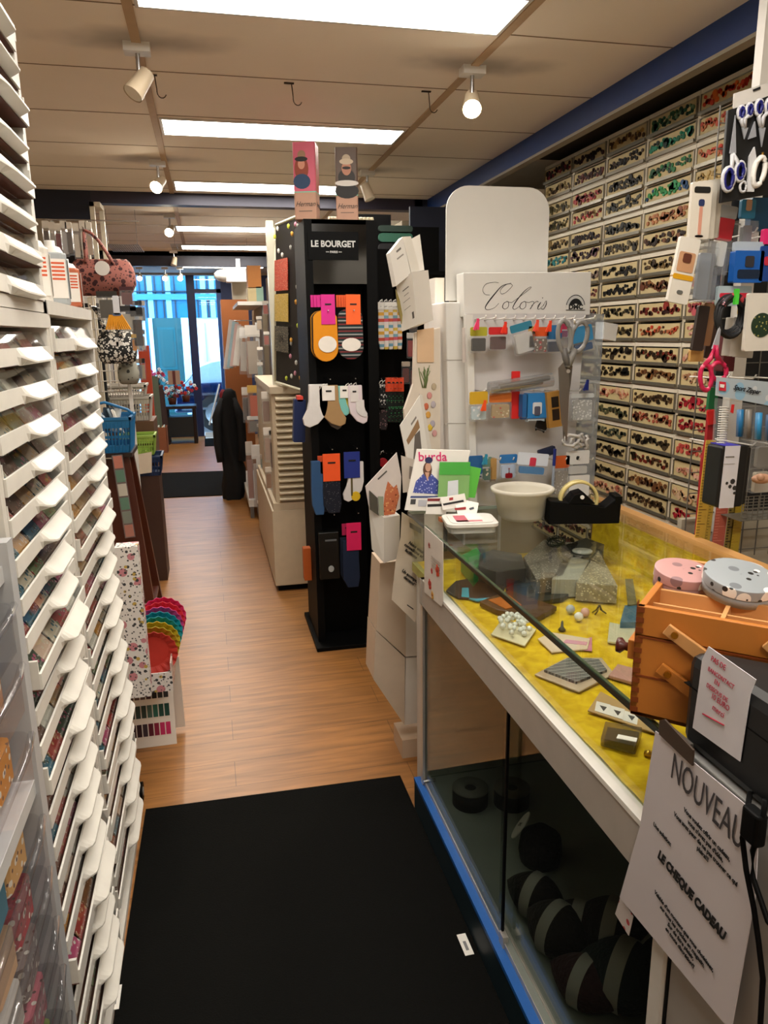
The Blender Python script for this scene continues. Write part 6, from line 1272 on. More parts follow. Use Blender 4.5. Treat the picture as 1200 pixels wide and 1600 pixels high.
MB().lathe([(.001, 0), (.007, 0), (.006, .008), (.012, .014), (.011, .02), (.001, .022)], mat('#4a1a10', .3), n=16, T=Matrix.Translation((-.012, .03, .092)) @ Matrix.Rotation(-math.pi / 2, 4, 'Y')).build('knob', t); wb(-.012, 0, .01, .05, .082, .112, WD, 'lid_handle')
TER = lambda b_, nm: speckle(nm, b_, [('#e6e2da', 19, .30), ('#23211f', 52, .22), ('#8a6a6c' if 'pink' in nm else '#6c7074', 26, .24)], .45)
def tin(px, py, r, base, nm, label, z=1.16, h=.03, tilt=(0, 0, 0)):
    p = W(px, py, 'z', z + h); t = thing('round_tin', label, 'tin', (p.x, p.y, z), rot=tilt, group='round tins in the sewing box')
    MB().lathe([(.001, 0), (r * .97, 0), (r * .97, h * .55), (.001, h * .55)], mat(base, .4), n=36).build('tin_body', t); MB().lathe([(r, h * .5), (r, h), (.001, h + .001)], TER(base, nm), n=36).build('lid', t, .001)
tin(1065, 888, .043, '#b88a86', 'pink_terrazzo', 'pink round tin with terrazzo print in the wooden sewing box', 1.155, tilt=(.16, 0, 0))
tin(1150, 885, .044, '#cfcac4', 'white_terrazzo', 'white tin lid edge behind the grey round tin', 1.135)
tin(1153, 895, .052, '#93999c', 'grey_terrazzo', 'grey round tin with terrazzo print in the wooden sewing box', 1.165, tilt=(.22, .0, 0))
# ------------------------------------------------------------------ card terminal with note, sheet, cable
DV = mat('#0b0d0f', .45, var=.2)
t = thing('receipt_printer', 'black receipt printer with a handwritten note on the till cabinet', 'printer', (.6, .81, .9985))
MB().poly([(0, 0, 0), (.035, 0, 0), (.165, -.13, 0), (.165, -.2, 0), (0, -.2, 0)], (0, 0, .135), DV).build('housing', t, .016); MB().box(-.0008, .03, -.2, 0, .088, .0895, BLACK).box(.05, .09, -.16, -.15, .134, .145, BLACK).build('lid_seam', t)
nt_ = thing('handwritten_note', 'white note with red handwriting taped on the black printer', 'note', (.598, .80, 1.13)); NP = lambda x, y: W(x, y, 'x', .5975) - Vector((.598, .80, 1.13))
MB().poly([NP(x, y) for x, y in ((1107, 1010), (1181, 1062), (1172, 1085), (1156, 1190), (1082, 1137), (1092, 1070), (1097, 1030))], (.001, 0, 0), mat('#cfccd0', .6)).build('sheet', nt_)
RED = mat('#b8183c', .5)
for body, (x, y), (x2, y2), s in (('PAS DE', (1123, 1037), (1150, 1055), .0108), ('BANCONTACT', (1127, 1060), (1150, 1077), .0088), ('EN', (1121, 1068), (1140, 1080), .0095), ('DESSOUS DE', (1121, 1083), (1145, 1102), .0088), ('10 EURO', (1126, 1098), (1150, 1118), .0108), ('merci', (1123, 1112), (1140, 1125), .012)):
    a, b_ = NP(x, y), NP(x2, y2); a.z += .001
    text('lettering', body, s, RED, nt_, face(a + Vector((-.0012, 0, 0)), (0, -1, 0), (0, 0, 1)) @ Matrix.Rotation(-.05, 4, 'Z'), .82, shear=.15)
MB().tube([NP(1099, 1115) + Vector((-.001, 0, 0)), NP(1132, 1133) + Vector((-.001, 0, 0))], .0009, RED, 5).build('underline', nt_)
SX = .5785
sh = thing('poster_sheet', 'large white sheet reading NOUVEAU and LE CHEQUE CADEAU hanging on the till cabinet', 'sheet', (SX, .855, .995)); S_ = Vector((SX, .855, .995))
SP = lambda x, y, X=SX: W(x, y, 'x', X) - S_
MB().poly([SP(1024, 1142), SP(1186, 1275), SP(1180, 1400), SP(1142, 1612), SP(968, 1402), SP(1000, 1290)], (.0012, 0, 0), mat('#c6c0c2', .6, var=.02)).build('sheet', sh)
def stx(body, x, y, s, sx=1.0, bold=0, align='LEFT', shear=0, mt=INK, lineh=1.0):
    a = SP(x, y); a.x = -.0015; text('lettering', body, s, mt, sh, face(a, (0, -1, 0), (0, 0, 1)) @ Matrix.Rotation(-.07, 4, 'Z'), sx, shear=shear, bold=bold, align=align, lineh=lineh)
stx('NOUVEAU', 1103, 1250, .056, .54, 0, 'CENTER', mt=mat('#3a3638', .6))
stx('Vous voulez offrir un cadeau,\nvous n\'avez pas d\'idée,\nVous avez peur de ne pas trouver ce qui\nplaira!!!', 1102, 1318, .0092, .85, .0003, 'CENTER', lineh=1.15)
stx('Une solution:', 1036, 1303, .0092, .85, .0003, 'CENTER')
stx('LE CHEQUE CADEAU', 1078, 1394, .0205, .74, .0011, 'CENTER', .25)
stx('Valable d\'un montant que vous choisissez,\nsur tous les articles en magasin.\nSur de faire plaisir,\nen toute discrétion!!', 1065, 1465, .0092, .85, .0003, 'CENTER', .2, lineh=1.15)
o = MB().poly([W(x, y, 'x', SX + .004) - S_ for x, y in ((969, 1402), (989, 1432), (982, 1462), (961, 1428))], (.0012, 0, 0), speckle('red_flower_print', '#c0b8b4', [('#a83a3a', 70, .35)], .6)).build('flower_card'); o.location = S_; tag(o, 'small card with red flowers behind the large white sheet', 'card')
t = thing('bulldog_clip', 'dark brown clip plate holding the large white sheet', 'clip', SP(1030, 1126) + S_); c_ = SP(1030, 1126) + S_
MB().poly([W(x, y, 'x', SX - .003) - c_ for x, y in ((1030, 1126), (1038, 1124), (1083, 1172), (1081, 1197), (1029, 1147))], (.003, 0, 0), mat('#3c2c20', .5)).build('plate', t, .0005); MB().box(.0, .02, -.05, -.0, -.015, -.01, mat('#55504a', .4)).build('spring', t)
cbx = lambda x, y: W(x, y, 'x', .57)
t = thing('black_cable', 'black cable with a square ferrite block hanging in front of the sheet', 'cable', cbx(1175, 1265)); c_ = cbx(1175, 1265)
MB().tube([W(1172, 1240, 'x', .60) - c_, cbx(1168, 1262) - c_, cbx(1160, 1310) - c_, cbx(1166, 1360) - c_, cbx(1178, 1420) - c_, cbx(1185, 1470) - c_, cbx(1192, 1530) - c_, cbx(1188, 1600) - c_, cbx(1190, 1650) - c_], .0032, BLACK, 8).tube([cbx(1196, 1250) - c_, cbx(1190, 1290) - c_, cbx(1176, 1330) - c_, cbx(1176, 1370) - c_, cbx(1200, 1440) - c_, cbx(1225, 1470) - c_], .0032, BLACK, 8).build('cord', t)
fp = cbx(1177, 1288) - c_; MB().rbox(fp.x - .009, fp.x + .007, fp.y - .016, fp.y + .012, fp.z - .02, fp.z + .02, .005, BLACK, n=3).build('ferrite_block', t, .003)
# ------------------------------------------------------------------ button wall
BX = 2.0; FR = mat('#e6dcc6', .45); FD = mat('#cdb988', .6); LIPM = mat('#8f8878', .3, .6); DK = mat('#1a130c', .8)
PAL = {
 0: [['#1d1418', '#2a1b20', '#8a2a3a'], ['#6a543a', '#3a2a1c', '#a08a5a'], ['#5a5234', '#3a3422', '#7a6c44'], ['#57502f', '#2f2a1c', '#6f6440'], ['#4a3c2a', '#2a2018', '#8a7448'], ['#1a7a88', '#3a8a90', '#5a4a3a'], ['#3a2a22', '#5a4a36', '#241a14']],
 1: [['#241014', '#3a1a20', '#1a0c10'], ['#4a2c2a', '#7a4440', '#2c2420'], ['#a83a44', '#c45a5a', '#6a3a34'], ['#5a2a28', '#c4444a', '#8a6a3a'], ['#241418', '#3c2226', '#180e10'], ['#4a343c', '#6a4a52', '#34242c'], ['#6a5850', '#4a3a34', '#857062']],
 2: [['#7a5a3a', '#a5824a', '#4a3422'], ['#2c2420', '#4a3c30', '#1c1614'], ['#22201e', '#3c3830', '#4c4638'], ['#3a3a34', '#55513f', '#2a2a26'], ['#2c2c28', '#4a483e', '#3a3832'], ['#4a4030', '#6a5c40', '#2c261c'], ['#23201a', '#3c3424', '#15130f'], ['#151412', '#2a2622', '#0f0e0c'], ['#2a261c', '#4a4430', '#16140f'], ['#1c1814', '#3a3022', '#6a5a3a']],
 3: [['#1c3a30', '#2c5a40', '#6a8a6a'], ['#146a4a', '#1c8a6a', '#0c2a22'], ['#1a5a34', '#2c7a44', '#10301e'], ['#1c8a3c', '#2a9a5a', '#1c4a7a'], ['#b5744a', '#c98a5a', '#8a4a2c'], ['#4a2a18', '#7a4c2a', '#2c1a10'], ['#5a4426', '#7c6236', '#3a2a18'], ['#6a3a22', '#4a2c1a', '#8a5a34'], ['#3a1a14', '#6a241c', '#8a2c24'], ['#b56a44', '#c8442a', '#5a3a28']],
 4: [['#b02c1c', '#c8442c', '#d8682c'], ['#b8442c', '#c85a3c', '#d07a4a'], ['#d03a24', '#c8563a', '#d8885a'], ['#b89a54', '#a88a4a', '#c9aa6a'], ['#c8a060', '#b5683c', '#d0b070'], ['#b06a4a', '#c98a6a', '#a0503c'], ['#c86a5a', '#d88a7a', '#a84a44'], ['#c27a72', '#d49a90', '#a8605a'], ['#c05a60', '#d4807a', '#9a4044'], ['#c88a7a', '#d8a898', '#a86a5a']],
 5: [['#d06a2c', '#c8442c', '#e08a3c']] * 10}
LOWER = {1: [['#4a2c2a', '#7a4440', '#2c2420']], 2: [['#1c1814', '#2c2620', '#3a3022'], ['#2c2418', '#4a3c28', '#141210'], ['#c28a6a', '#b56a54', '#d8b090'], ['#3a4030', '#5a5a3c', '#2a2c22'], ['#4a5040', '#2c302a', '#6a6a50']],
         3: [['#4a3420', '#7a2c20', '#2c2014'], ['#6a4428', '#4a3020', '#8a5c34'], ['#3a2a1a', '#5c442a', '#2a1e14'], ['#9a4a34', '#b5604a', '#5c3424'], ['#2c261c', '#4a3c2a', '#16140f']],
         4: [['#c88a72', '#b5765c', '#d8a890'], ['#c9a078', '#d8b894', '#a87a5a'], ['#a82430', '#c83a44', '#8a1c28'], ['#a82a30', '#b83a3c', '#7a1c22'], ['#b0403a', '#c85a4c', '#8a2c28']]}
CN = {0: 'farthest', 1: 'second farthest', 2: 'middle', 3: 'fourth', 4: 'fifth', 5: 'nearest'}
def hue(h):
    r, g, b = (int(h[i:i + 2], 16) for i in (1, 3, 5)); m = max(r, g, b)
    if m < 50: return 'black'
    if g > r * 1.08 and g >= b: return 'green'
    if b > r * 1.1: return 'blue-green'
    if r > 1.9 * g: return 'red' if m > 140 else 'dark red'
    if r > 1.45 * g: return 'orange-red' if m > 170 else 'brown'
    return 'tan' if m > 120 else ('brown' if r > b * 1.35 else 'dark grey')
YB_ = [4.36, 4.0, 3.64, 3.28, 2.915, 2.55, 2.19]
UH = .198; ZTOP = 2.49
rr = random.Random(42)
btn = {}
def cluster(pal, wd, seed):
    r = random.Random(seed); m_ = MB(); y = -wd / 2 + .02
    while y < wd / 2 - .016:
        for _ in range(r.choice((1, 2, 2))):
            s = r.uniform(.0055, .0115) if r.random() < .95 else r.uniform(.016, .022); z = r.uniform(.025, .058); x = -.002
            c_ = mat(r.choice(pal), .45, var=.15, spec=.3)
            a = [(x - .005, y + s * math.cos(k * math.pi / 5), z + s * math.sin(k * math.pi / 5)) for k in range(10)]; b_ = [(x + .001, y + s * .95 * math.cos(k * math.pi / 5), z + s * .95 * math.sin(k * math.pi / 5)) for k in range(10)]
            m_.add(a + b_, [tuple(range(10)), *[(k, (k + 1) % 10, 10 + (k + 1) % 10, 10 + k) for k in range(10)]], c_)
            y += r.uniform(.0, .005)
        y += r.uniform(.007, .014)
    return m_
for c_ in range(6):
    y1, y0 = YB_[c_], YB_[c_ + 1]; yc = (y0 + y1) / 2; hw = (y1 - y0) / 2 - .0015
    frm = MB().box(0, .3, -hw, -hw + .009, 0, UH - .002, FR).box(0, .3, hw - .009, hw, 0, UH - .002, FR).box(-.003, .3, -hw, hw, UH - .020, UH - .003, FR).box(0, .3, -hw, hw, 0, .006, FR).box(.29, .3, -hw, hw, 0, UH - .002, FR).box(.004, .3, -hw, hw, UH / 2 - .007, UH / 2 - .003, FR)
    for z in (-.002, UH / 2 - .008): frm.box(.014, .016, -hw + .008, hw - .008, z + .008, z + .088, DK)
    fme = frm.mesh('cabinet_frame')
    dm = MB().box(-.002, .012, -hw + .012, hw - .012, .004, .074, FD).box(-.012, .0, -hw + .010, hw - .010, -.002, .003, LIPM).box(-.014, -.010, -hw + .010, hw - .010, -.002, .012, LIPM).box(-.006, .012, -hw + .009, -hw + .014, .003, .078, LIPM).box(-.006, .012, hw - .014, hw - .009, .003, .078, LIPM)
    dme = dm.mesh('drawer')
    nlev = 12 if c_ < 5 else 12
    for l_ in range(nlev):
        z0 = ZTOP - UH * (l_ + 1)
        if z0 < .15: continue
        rows = PAL[c_]; names_ = []
        t = D.objects.new('button_cabinet', None); COL.objects.link(t); t.location = (BX, yc, z0); t.empty_display_size = .05
        o = D.objects.new('cabinet_frame', fme); COL.objects.link(o); o.parent = t
        for k in range(2):
            idx = l_ * 2 + (0 if k == 0 else 1)
            low = LOWER.get(c_)
            if idx < len(rows): pal = rows[idx]
            elif low: pal = low[(idx - len(rows)) % len(low)]
            else: pal = rows[idx % len(rows)]
            d = D.objects.new('drawer', dme); COL.objects.link(d); d.parent = t; d.location = (rr.choice((0, 0, -.004)), 0, (UH / 2 - .002) if k == 0 else .007)
            b_ = cluster(pal, hw * 2 - .03, c_ * 100 + idx).build('sample_buttons', d); b_.location = (-.001, 0, .002)
            names_.append(hue(pal[0]))
        tag(t, f'cream cabinet, {names_[0]} and {names_[1]} buttons, {ORD[l_]} in the {CN[c_]} button wall column', 'button cabinet', 'button drawer cabinets on the right wall')
bx_ = MB().box(BX, RX, 2.18, 4.37, 0, ZTOP - UH * 12, mat('#8a7a60', .6)); o = bx_.build('base_cupboard'); tag(o, 'low cupboard under the wall of button drawers', 'cupboard')
# cream cupboard past the button wall
boxat('cream_cupboard', 1.80, 2.3, 4.42, 5.6, 0, 2.38, mat('#b5a78e', .6), 'cream cupboard just past the wall of buttons', 'cupboard')
o = MB()
o.box(-.01, .0, 0, 1.1, 2.3, 2.34, WHITE).box(-.01, 0, 0, .03, 0, 2.34, WHITE).box(-.01, 0, .7, .73, 0, 2.34, WHITE); o = o.build('cupboard_trim'); o.location = (1.799, 4.42, .001); tag(o, 'white edging frame of the cream cupboard', 'frame')
boxat('navy_screen', 1.35, 1.62, 5.0, 5.03, 0, 2.36, NV, 'dark navy panel behind the thread display', 'panel')
# ------------------------------------------------------------------ rack with notions at the right
YR = 1.75
t = thing('notions_rack', 'white wire rack holding notions packets at the right edge behind the counter', 'rack', (1.62, YR + .05, 0))
O3 = Vector((1.62, YR + .05, 0))
p = W(1195, 60, 'y', YR + .05)
MB().box(p.x - O3.x - .01, p.x - O3.x + .03, -.01, .02, 0, 2.54, WHITE).build('pole', t)
wg = MB()
for i in range(14): x = -.32 + .03 * i * 1.6; wg.cyl((x, .012, .9), (x, .012, 2.1), .002, mat('#6a665e', .4), n=4)
for i in range(20): z = .92 + .06 * i; wg.cyl((-.32, .014, z), (.3, .014, z), .002, mat('#6a665e', .4), n=4)
wg.build('grid', t)
MB().box(-.32, .35, .03, .05, .0, 1.02, mat('#b0a894', .6)).build('lower_panel', t); MB().box(-.25, .35, .032, .045, 1.02, 2.0, mat('#15171a', .6)).build('dark_back', t)
for py in (372, 470, 590, 690):
    for px in (1100, 1140, 1180):
        a = W(px, py, 'y', YR) - O3; MB().tube([(a.x, .01, a.z), (a.x, -.14, a.z + .002), (a.x, -.15, a.z + .012)], .0022, WHITE, 5).build('hook', t)
def rk(nm, x0, y0, x1, y1, layers, lb, cat='packet', yd=1.66, th=.01, tilt=0, grp='packets on the notions rack'):
    return packpx(nm, x0, y0, x1, y1, yd, layers, lb, cat, grp, th, tilt)
m = mat
# scissors set
t = thing('scissors_set', 'black carded set of white scissors with blue handles at the top right', 'scissors set', W(1150, 175, 'y', 1.58), group=None); S3 = W(1150, 175, 'y', 1.58)
s3 = lambda x, y, d=0: W(x, y, 'y', 1.58 - d) - S3
MB().poly([s3(1138, 172), s3(1225, 140), s3(1222, 300), s3(1126, 317)], (0, .008, 0), m('#0c0c0c', .5)).build('card', t, .001)
MB().poly([s3(1147, 146), s3(1222, 122), s3(1222, 142), s3(1146, 170)], (0, .003, 0), m('#c9c4bc', .4)).build('hanging_tab', t); MB().poly([s3(1176, 140, .001), s3(1188, 135, .001), s3(1188, 139, .001), s3(1177, 143, .001)], (0, -.001, 0), INK).build('hang_slot', t)
BLU = m('#1c1f6a', .3); BLD = m('#a8aab0', .3, .3)
def sc_pair(tip, piv, l1, l2, r1, r2, flip=1):
    g = thing_part = MB()
    n = (piv - tip).normalized(); s = Vector((-n.z, 0, n.x)) * .008
    g.poly([tip, piv + s, piv - s], (0, -.003, 0), BLD)
    for L1, rr_ in ((l1, r1), (l2, r2)):
        g.tube([piv, (piv + L1) / 2 + s * .6, L1 + (piv - L1).normalized() * rr_], .005, m('#c9c9cc', .4), 6)
        g.tube([L1 + Vector((rr_ * .75 * math.cos(a), 0, rr_ * 1.25 * math.sin(a))) for a in [k * math.pi / 8 for k in range(16)]], .0045, m('#c9c9cc', .4), 6, closed=True)
        g.tube([L1 + Vector((rr_ * .55 * math.cos(a), -.001, rr_ * 1.05 * math.sin(a))) for a in [k * math.pi / 8 for k in range(16)]], .0045, BLU, 6, closed=True)
    return g
sc_pair(s3(1148, 180, .006), s3(1144, 240, .006), s3(1138, 280, .006), s3(1156, 268, .006), .02, .016).build('large_scissors', t)
sc_pair(s3(1162, 218, .006), s3(1163, 200, .006), s3(1158, 176, .006), s3(1171, 172, .006), .010, .010).build('small_scissors', t)
sc_pair(s3(1189, 230, .006), s3(1190, 200, .006), s3(1186, 168, .006), s3(1202, 166, .006), .012, .012).build('medium_scissors', t)
MB().poly([s3(1178, 190, .001), s3(1180, 214, .001), s3(1168, 218, .001)], (0, -.004, 0), BLD).build('grey_sheath', t)
g = MB(); g.poly([s3(1177, 230, .001), s3(1180, 250, .001), s3(1176, 300, .001), s3(1165, 300, .001), s3(1169, 245, .001)], (0, -.005, 0), m('#c4c4c4', .4)); g.tube([s3(1161, 292, .006) + Vector((.008 * math.cos(a), 0, .011 * math.sin(a))) for a in [k * math.pi / 8 for k in range(16)]], .003, m('#c4c4c4', .4), 6, closed=True); g.build('thread_snips', t)
g = MB(); g.tube([s3(1186, 268, .008) + Vector((.014 * math.cos(a) + .004 * math.sin(a), 0, .03 * math.sin(a))) for a in [k * math.pi / 10 for k in range(20)]], .006, m('#e0dcd4', .4), 7, closed=True); g.tube([s3(1192, 238, .008), s3(1190, 250, .008)], .003, m('#a8823c', .3, .8), 6); g.build('key_fob', t)
for k in range(5):
    rk('tights_packet', 1081 + k * 8, 285 - k, 1112 + k * 8, 374 - k, [('card', 0, 1, m('#c9c2b4' if k else '#cdc5b6', .5))] + ([('dark_logo', .08, .19, m('#15140f', .5), .1, .012), ('legs_picture', .42, .93, m('#c48a74', .6), .42, .012), ('shorts_picture', .3, .42, m('#1c2a54', .6), .36, .013), ('shoes_picture', .93, .97, m('#3a2a24', .6), .3, .012)] if k == 0 else []),
       ['front tights card with long bare legs picture on the notions rack', 'second white card behind the tights card', 'third white card behind the tights card', 'fourth white card behind the tights card', 'last white card behind the tights card'][k], yd=1.60 + .02 * k)
rk('bra_strap_packet', 1062, 372, 1094, 475, [('card', 0, 1, m('#d0cabe', .5)), ('woman_picture', .22, .52, m('#b88a64', .6), .1, .012), ('hair_picture', .24, .38, m('#5a2c18', .6), .3, .014), ('yellow_band', .56, .64, m('#c8920c', .5), .0, .012), ('barcode', .8, .86, m('#5a5a54', .6), .35, .012)], 'white and yellow card with a red-haired woman hanging below the tights card', yd=1.58, tilt=.16)
for k in range(4):
    rk('needle_packet', 1091 + k * 6, 376 + k, 1117 + k * 6, 472, [('header', 0, .12, CLEAR), ('pouch', .1, 1, CLEAR, 0, .016), ('needles', .2, .96, m(['#7a828c', '#5a6470', '#8a9098', '#4a525c'][k], .4), .15, .01)], ['first', 'second', 'third', 'last'][k] + ' clear packet of grey-blue knitting needles from the left', yd=1.62 + .02 * k, tilt=.05)
rk('rotary_packet', 1126, 322, 1152, 430, [('card', 0, .18, m('#8a8a88', .5)), ('red_card', .18, .5, m('#a81c28', .5), .05), ('pouch', .48, 1, CLEAR, 0, .016), ('white_tube', .52, .88, m('#c9c9c4', .4), .28, .014)], 'red and silver packet with white tube, left of the blue packets', tilt=.12, yd=1.64)
rk('hole_packet', 1147, 378, 1192, 442, [('tab', 0, .25, m('#a8b4c0', .4)), ('card', .22, 1, m('#0f56a8', .4), 0, .02), ('picture', .35, .62, m('#2a2a30', .5), .35, .024), ('dark_window', .68, .9, m('#0a2038', .4), .12, .023)], 'bright blue packet with small tool picture in the middle of the rack', yd=1.62, tilt=0)
rk('blue_packet', 1186, 385, 1215, 440, [('card', 0, 1, m('#123c84', .4), 0, .02), ('red_piece', .3, .55, m('#b8243a', .4), .2, .024)], 'dark blue packet with red piece at the right frame edge', yd=1.62)
rk('blue_packet', 1158, 312, 1180, 342, [('card', 0, 1, m('#2a7aa0', .4)), ('beige_piece', .0, .6, m('#c49a78', .5), .3, .012)], 'blue and beige packet just under the scissors set', yd=1.66)
rk('blue_packet', 1172, 310, 1215, 362, [('card', 0, 1, m('#0c4a70', .4), 0, .02)], 'deep teal-blue packet under the scissors set at the right', yd=1.68)
rk('grey_packet', 1150, 345, 1184, 382, [('pouch', 0, 1, CLEAR), ('grey_tool', .2, 1, m('#8a8e92', .4), .3, .012)], 'clear packet with silver tool above the bright blue packet', yd=1.65)
rk('pink_packet', 1192, 358, 1206, 382, [('card', 0, 1, m('#d8246a', .4), 0, .012)], 'magenta packet edge at the right frame edge', yd=1.62)
rk('elastic_packet', 1121, 447, 1173, 478, [('card', 0, 1, m('#a8b8bc', .4)), ('red_logo', .35, .6, m('#c8243a', .5), .05, .012)], 'pale grey-blue header card behind the black coil', yd=1.63)
t = thing('elastic_coil', 'round black coil of cord with a bright patterned top on the notions rack', 'coil', W(1137, 490, 'y', 1.60)); g = MB()
for k in range(7):
    r = .033 + .0016 * (k % 3); g.tube([(r * math.cos(a), -.003 * k, -.0 + r * 1.25 * math.sin(a) - .002 * k) for a in [j * math.pi / 12 for j in range(24)]], .0048, m('#0c0c0e', .6), 6, closed=True)
g.build('coil', t); g = MB(); g.tube([(.034 * math.cos(a), -.018, .04 * math.sin(a)) for a in [math.pi * (.15 + .07 * j) for j in range(11)]], .0075, speckle('bright_band', '#2a2024', [('#b83a44', 60, .35), ('#d8a0b0', 90, .2)], .5), 8); g.build('patterned_wrap', t)
MB().box(-.006, .004, -.03, -.022, .02, .055, m('#4ac83a', .4)).build('green_clip', t)
rk('yellow_tag', 1155, 478, 1178, 492, [('card', 0, 1, m('#c9a41c', .5))], 'yellow tag edge right of the black coil', yd=1.62)
for k in range(4):
    rk('slim_box', 1141 + k * 9, 496 - k * 2, 1152 + k * 9, 556 + k, [('carton', 0, 1, m('#d0cbc2', .5), 0, .03)], ['first', 'second', 'third', 'fourth'][k] + ' slim white box from the left under the black coil', yd=1.62 + .012 * k, tilt=.05, th=.02)
t = rk('disc_card', 1169, 458, 1215, 548, [('card', 0, 1, m('#d6d0c4', .5))], 'white card with a round dark green disc at the right edge', yd=1.56)
p = W(1192, 508, 'y', 1.55) - t.location; g = MB().cyl((p.x, -.006, p.z), (p.x, -.002, p.z), .028, speckle('green_disc', '#16301c', [('#a8a05a', 120, .25)], .5), n=32); g.build('green_disc', t)
for k, (x0, y0, x1, y1, c1) in enumerate(((1091, 478, 1108, 548, '#2a1c14'), (1099, 474, 1119, 540, '#8a6240'), (1078, 546, 1098, 565, '#c99a54'), (1108, 500, 1125, 560, '#3c2418'))):
    rk('leather_packet', x0, y0, x1, y1, [('piece', 0, 1, m(c1, .6))], ['black-brown strap piece', 'tan leather strap piece', 'small ochre price card', 'dark brown strap piece'][k] + ' hanging left of the black coil', yd=1.64 + .01 * k, tilt=.1 if k != 2 else 0)
t = thing('pink_scissors', 'magenta-handled scissors hanging left of the zipper packet', 'scissors', W(1105, 560, 'y', 1.58)); S4 = W(1105, 560, 'y', 1.58)
g = MB(); s4 = lambda x, y: W(x, y, 'y', 1.58) - S4
for (cx_, cy_, rx_, ry_) in ((1103, 590, 9, 20), (1123, 580, 12, 14)):
    g.tube([s4(cx_ + rx_ * math.cos(a), cy_ + ry_ * math.sin(a)) for a in [k * math.pi / 9 for k in range(18)]], .0055, m('#c01c4a', .35), 7, closed=True)
g.tube([s4(1100, 572), s4(1110, 560), s4(1118, 540)], .006, m('#c01c4a', .35), 7); g.tube([s4(1128, 568), s4(1120, 556), s4(1118, 540)], .006, m('#c01c4a', .35), 7); g.build('handles', t)
MB().poly([s4(1113, 545), s4(1123, 545), s4(1128, 500)], (0, .004, 0), BLD).build('blades', t)
rk('red_bundle', 1128, 520, 1146, 580, [('bundle', 0, 1, m('#5a1218', .7), 0, .03)], 'dark red bundle hanging behind the magenta scissors', yd=1.7)
# zipper pack
t = thing('zipper_packet', 'wide zipper packet with handwritten-style white header at the right edge', 'packet', W(1120, 590, 'y', 1.56)); S5 = W(1120, 590, 'y', 1.56); s5 = lambda x, y, d=0: W(x, y, 'y', 1.56 - d) - S5
MB().poly([s5(1121, 589), s5(1215, 598), s5(1213, 636), s5(1119, 618)], (0, .004, 0), speckle('header_print', '#a8b4bc', [('#8ab0c8', 22, .35), ('#c4c8ca', 30, .3)], .5)).build('header', t)
MB().poly([s5(1124, 596, .001), s5(1134, 597, .001), s5(1134, 611, .001), s5(1123, 610, .001)], (0, -.001, 0), m('#c8243a', .5)).build('red_logo', t)
MB().poly([s5(1125, 600, .0025), s5(1132, 601, .0025), s5(1131, 606, .0025), s5(1125, 605, .0025)], (0, -.0005, 0), PAPER).build('logo_letter', t)
a, b_ = s5(1144, 604, .002), s5(1185, 612, .002); text('lettering', 'Sport Zipper', .016, INK, t, face(s5(1167, 609, .002), b_ - a, (0, 0, 1)), .9, shear=.35, bold=.0004)
MB().poly([s5(1122, 622), s5(1212, 638), s5(1210, 700), s5(1118, 690)], (0, .012, 0), CLEAR).build('pouch', t)
g = MB()
for (x, y0, y1, c1) in ((1157, 640, 682, '#1c6a9c'), (1186, 645, 686, '#2a8ac0'), (1170, 640, 684, '#7a7268'), (1202, 648, 688, '#14507c')): g.tube([s5(x, y0, -.004), s5(x - 2, y1, -.004)], .008, m(c1, .4), 7)
g.build('zipper_sliders', t)
g = MB()
for k in range(18):
    y = 636 + k * 3.7; a, b_ = s5(1124 - k * .3, y, .006), s5(1139 - k * .3, y + 2.2, .006); g.tube([a, (a + b_) / 2 + Vector((0, -.006, .002)), b_], .0015, m('#d8d4cc', .4), 5)
g.build('spiral_teeth', t)
MB().poly([s5(1143, 632, .002), s5(1147, 632, .002), s5(1145, 646, .002), s5(1141, 644, .002)], (0, -.002, 0), m('#c81c1c', .5)).build('red_tab', t)
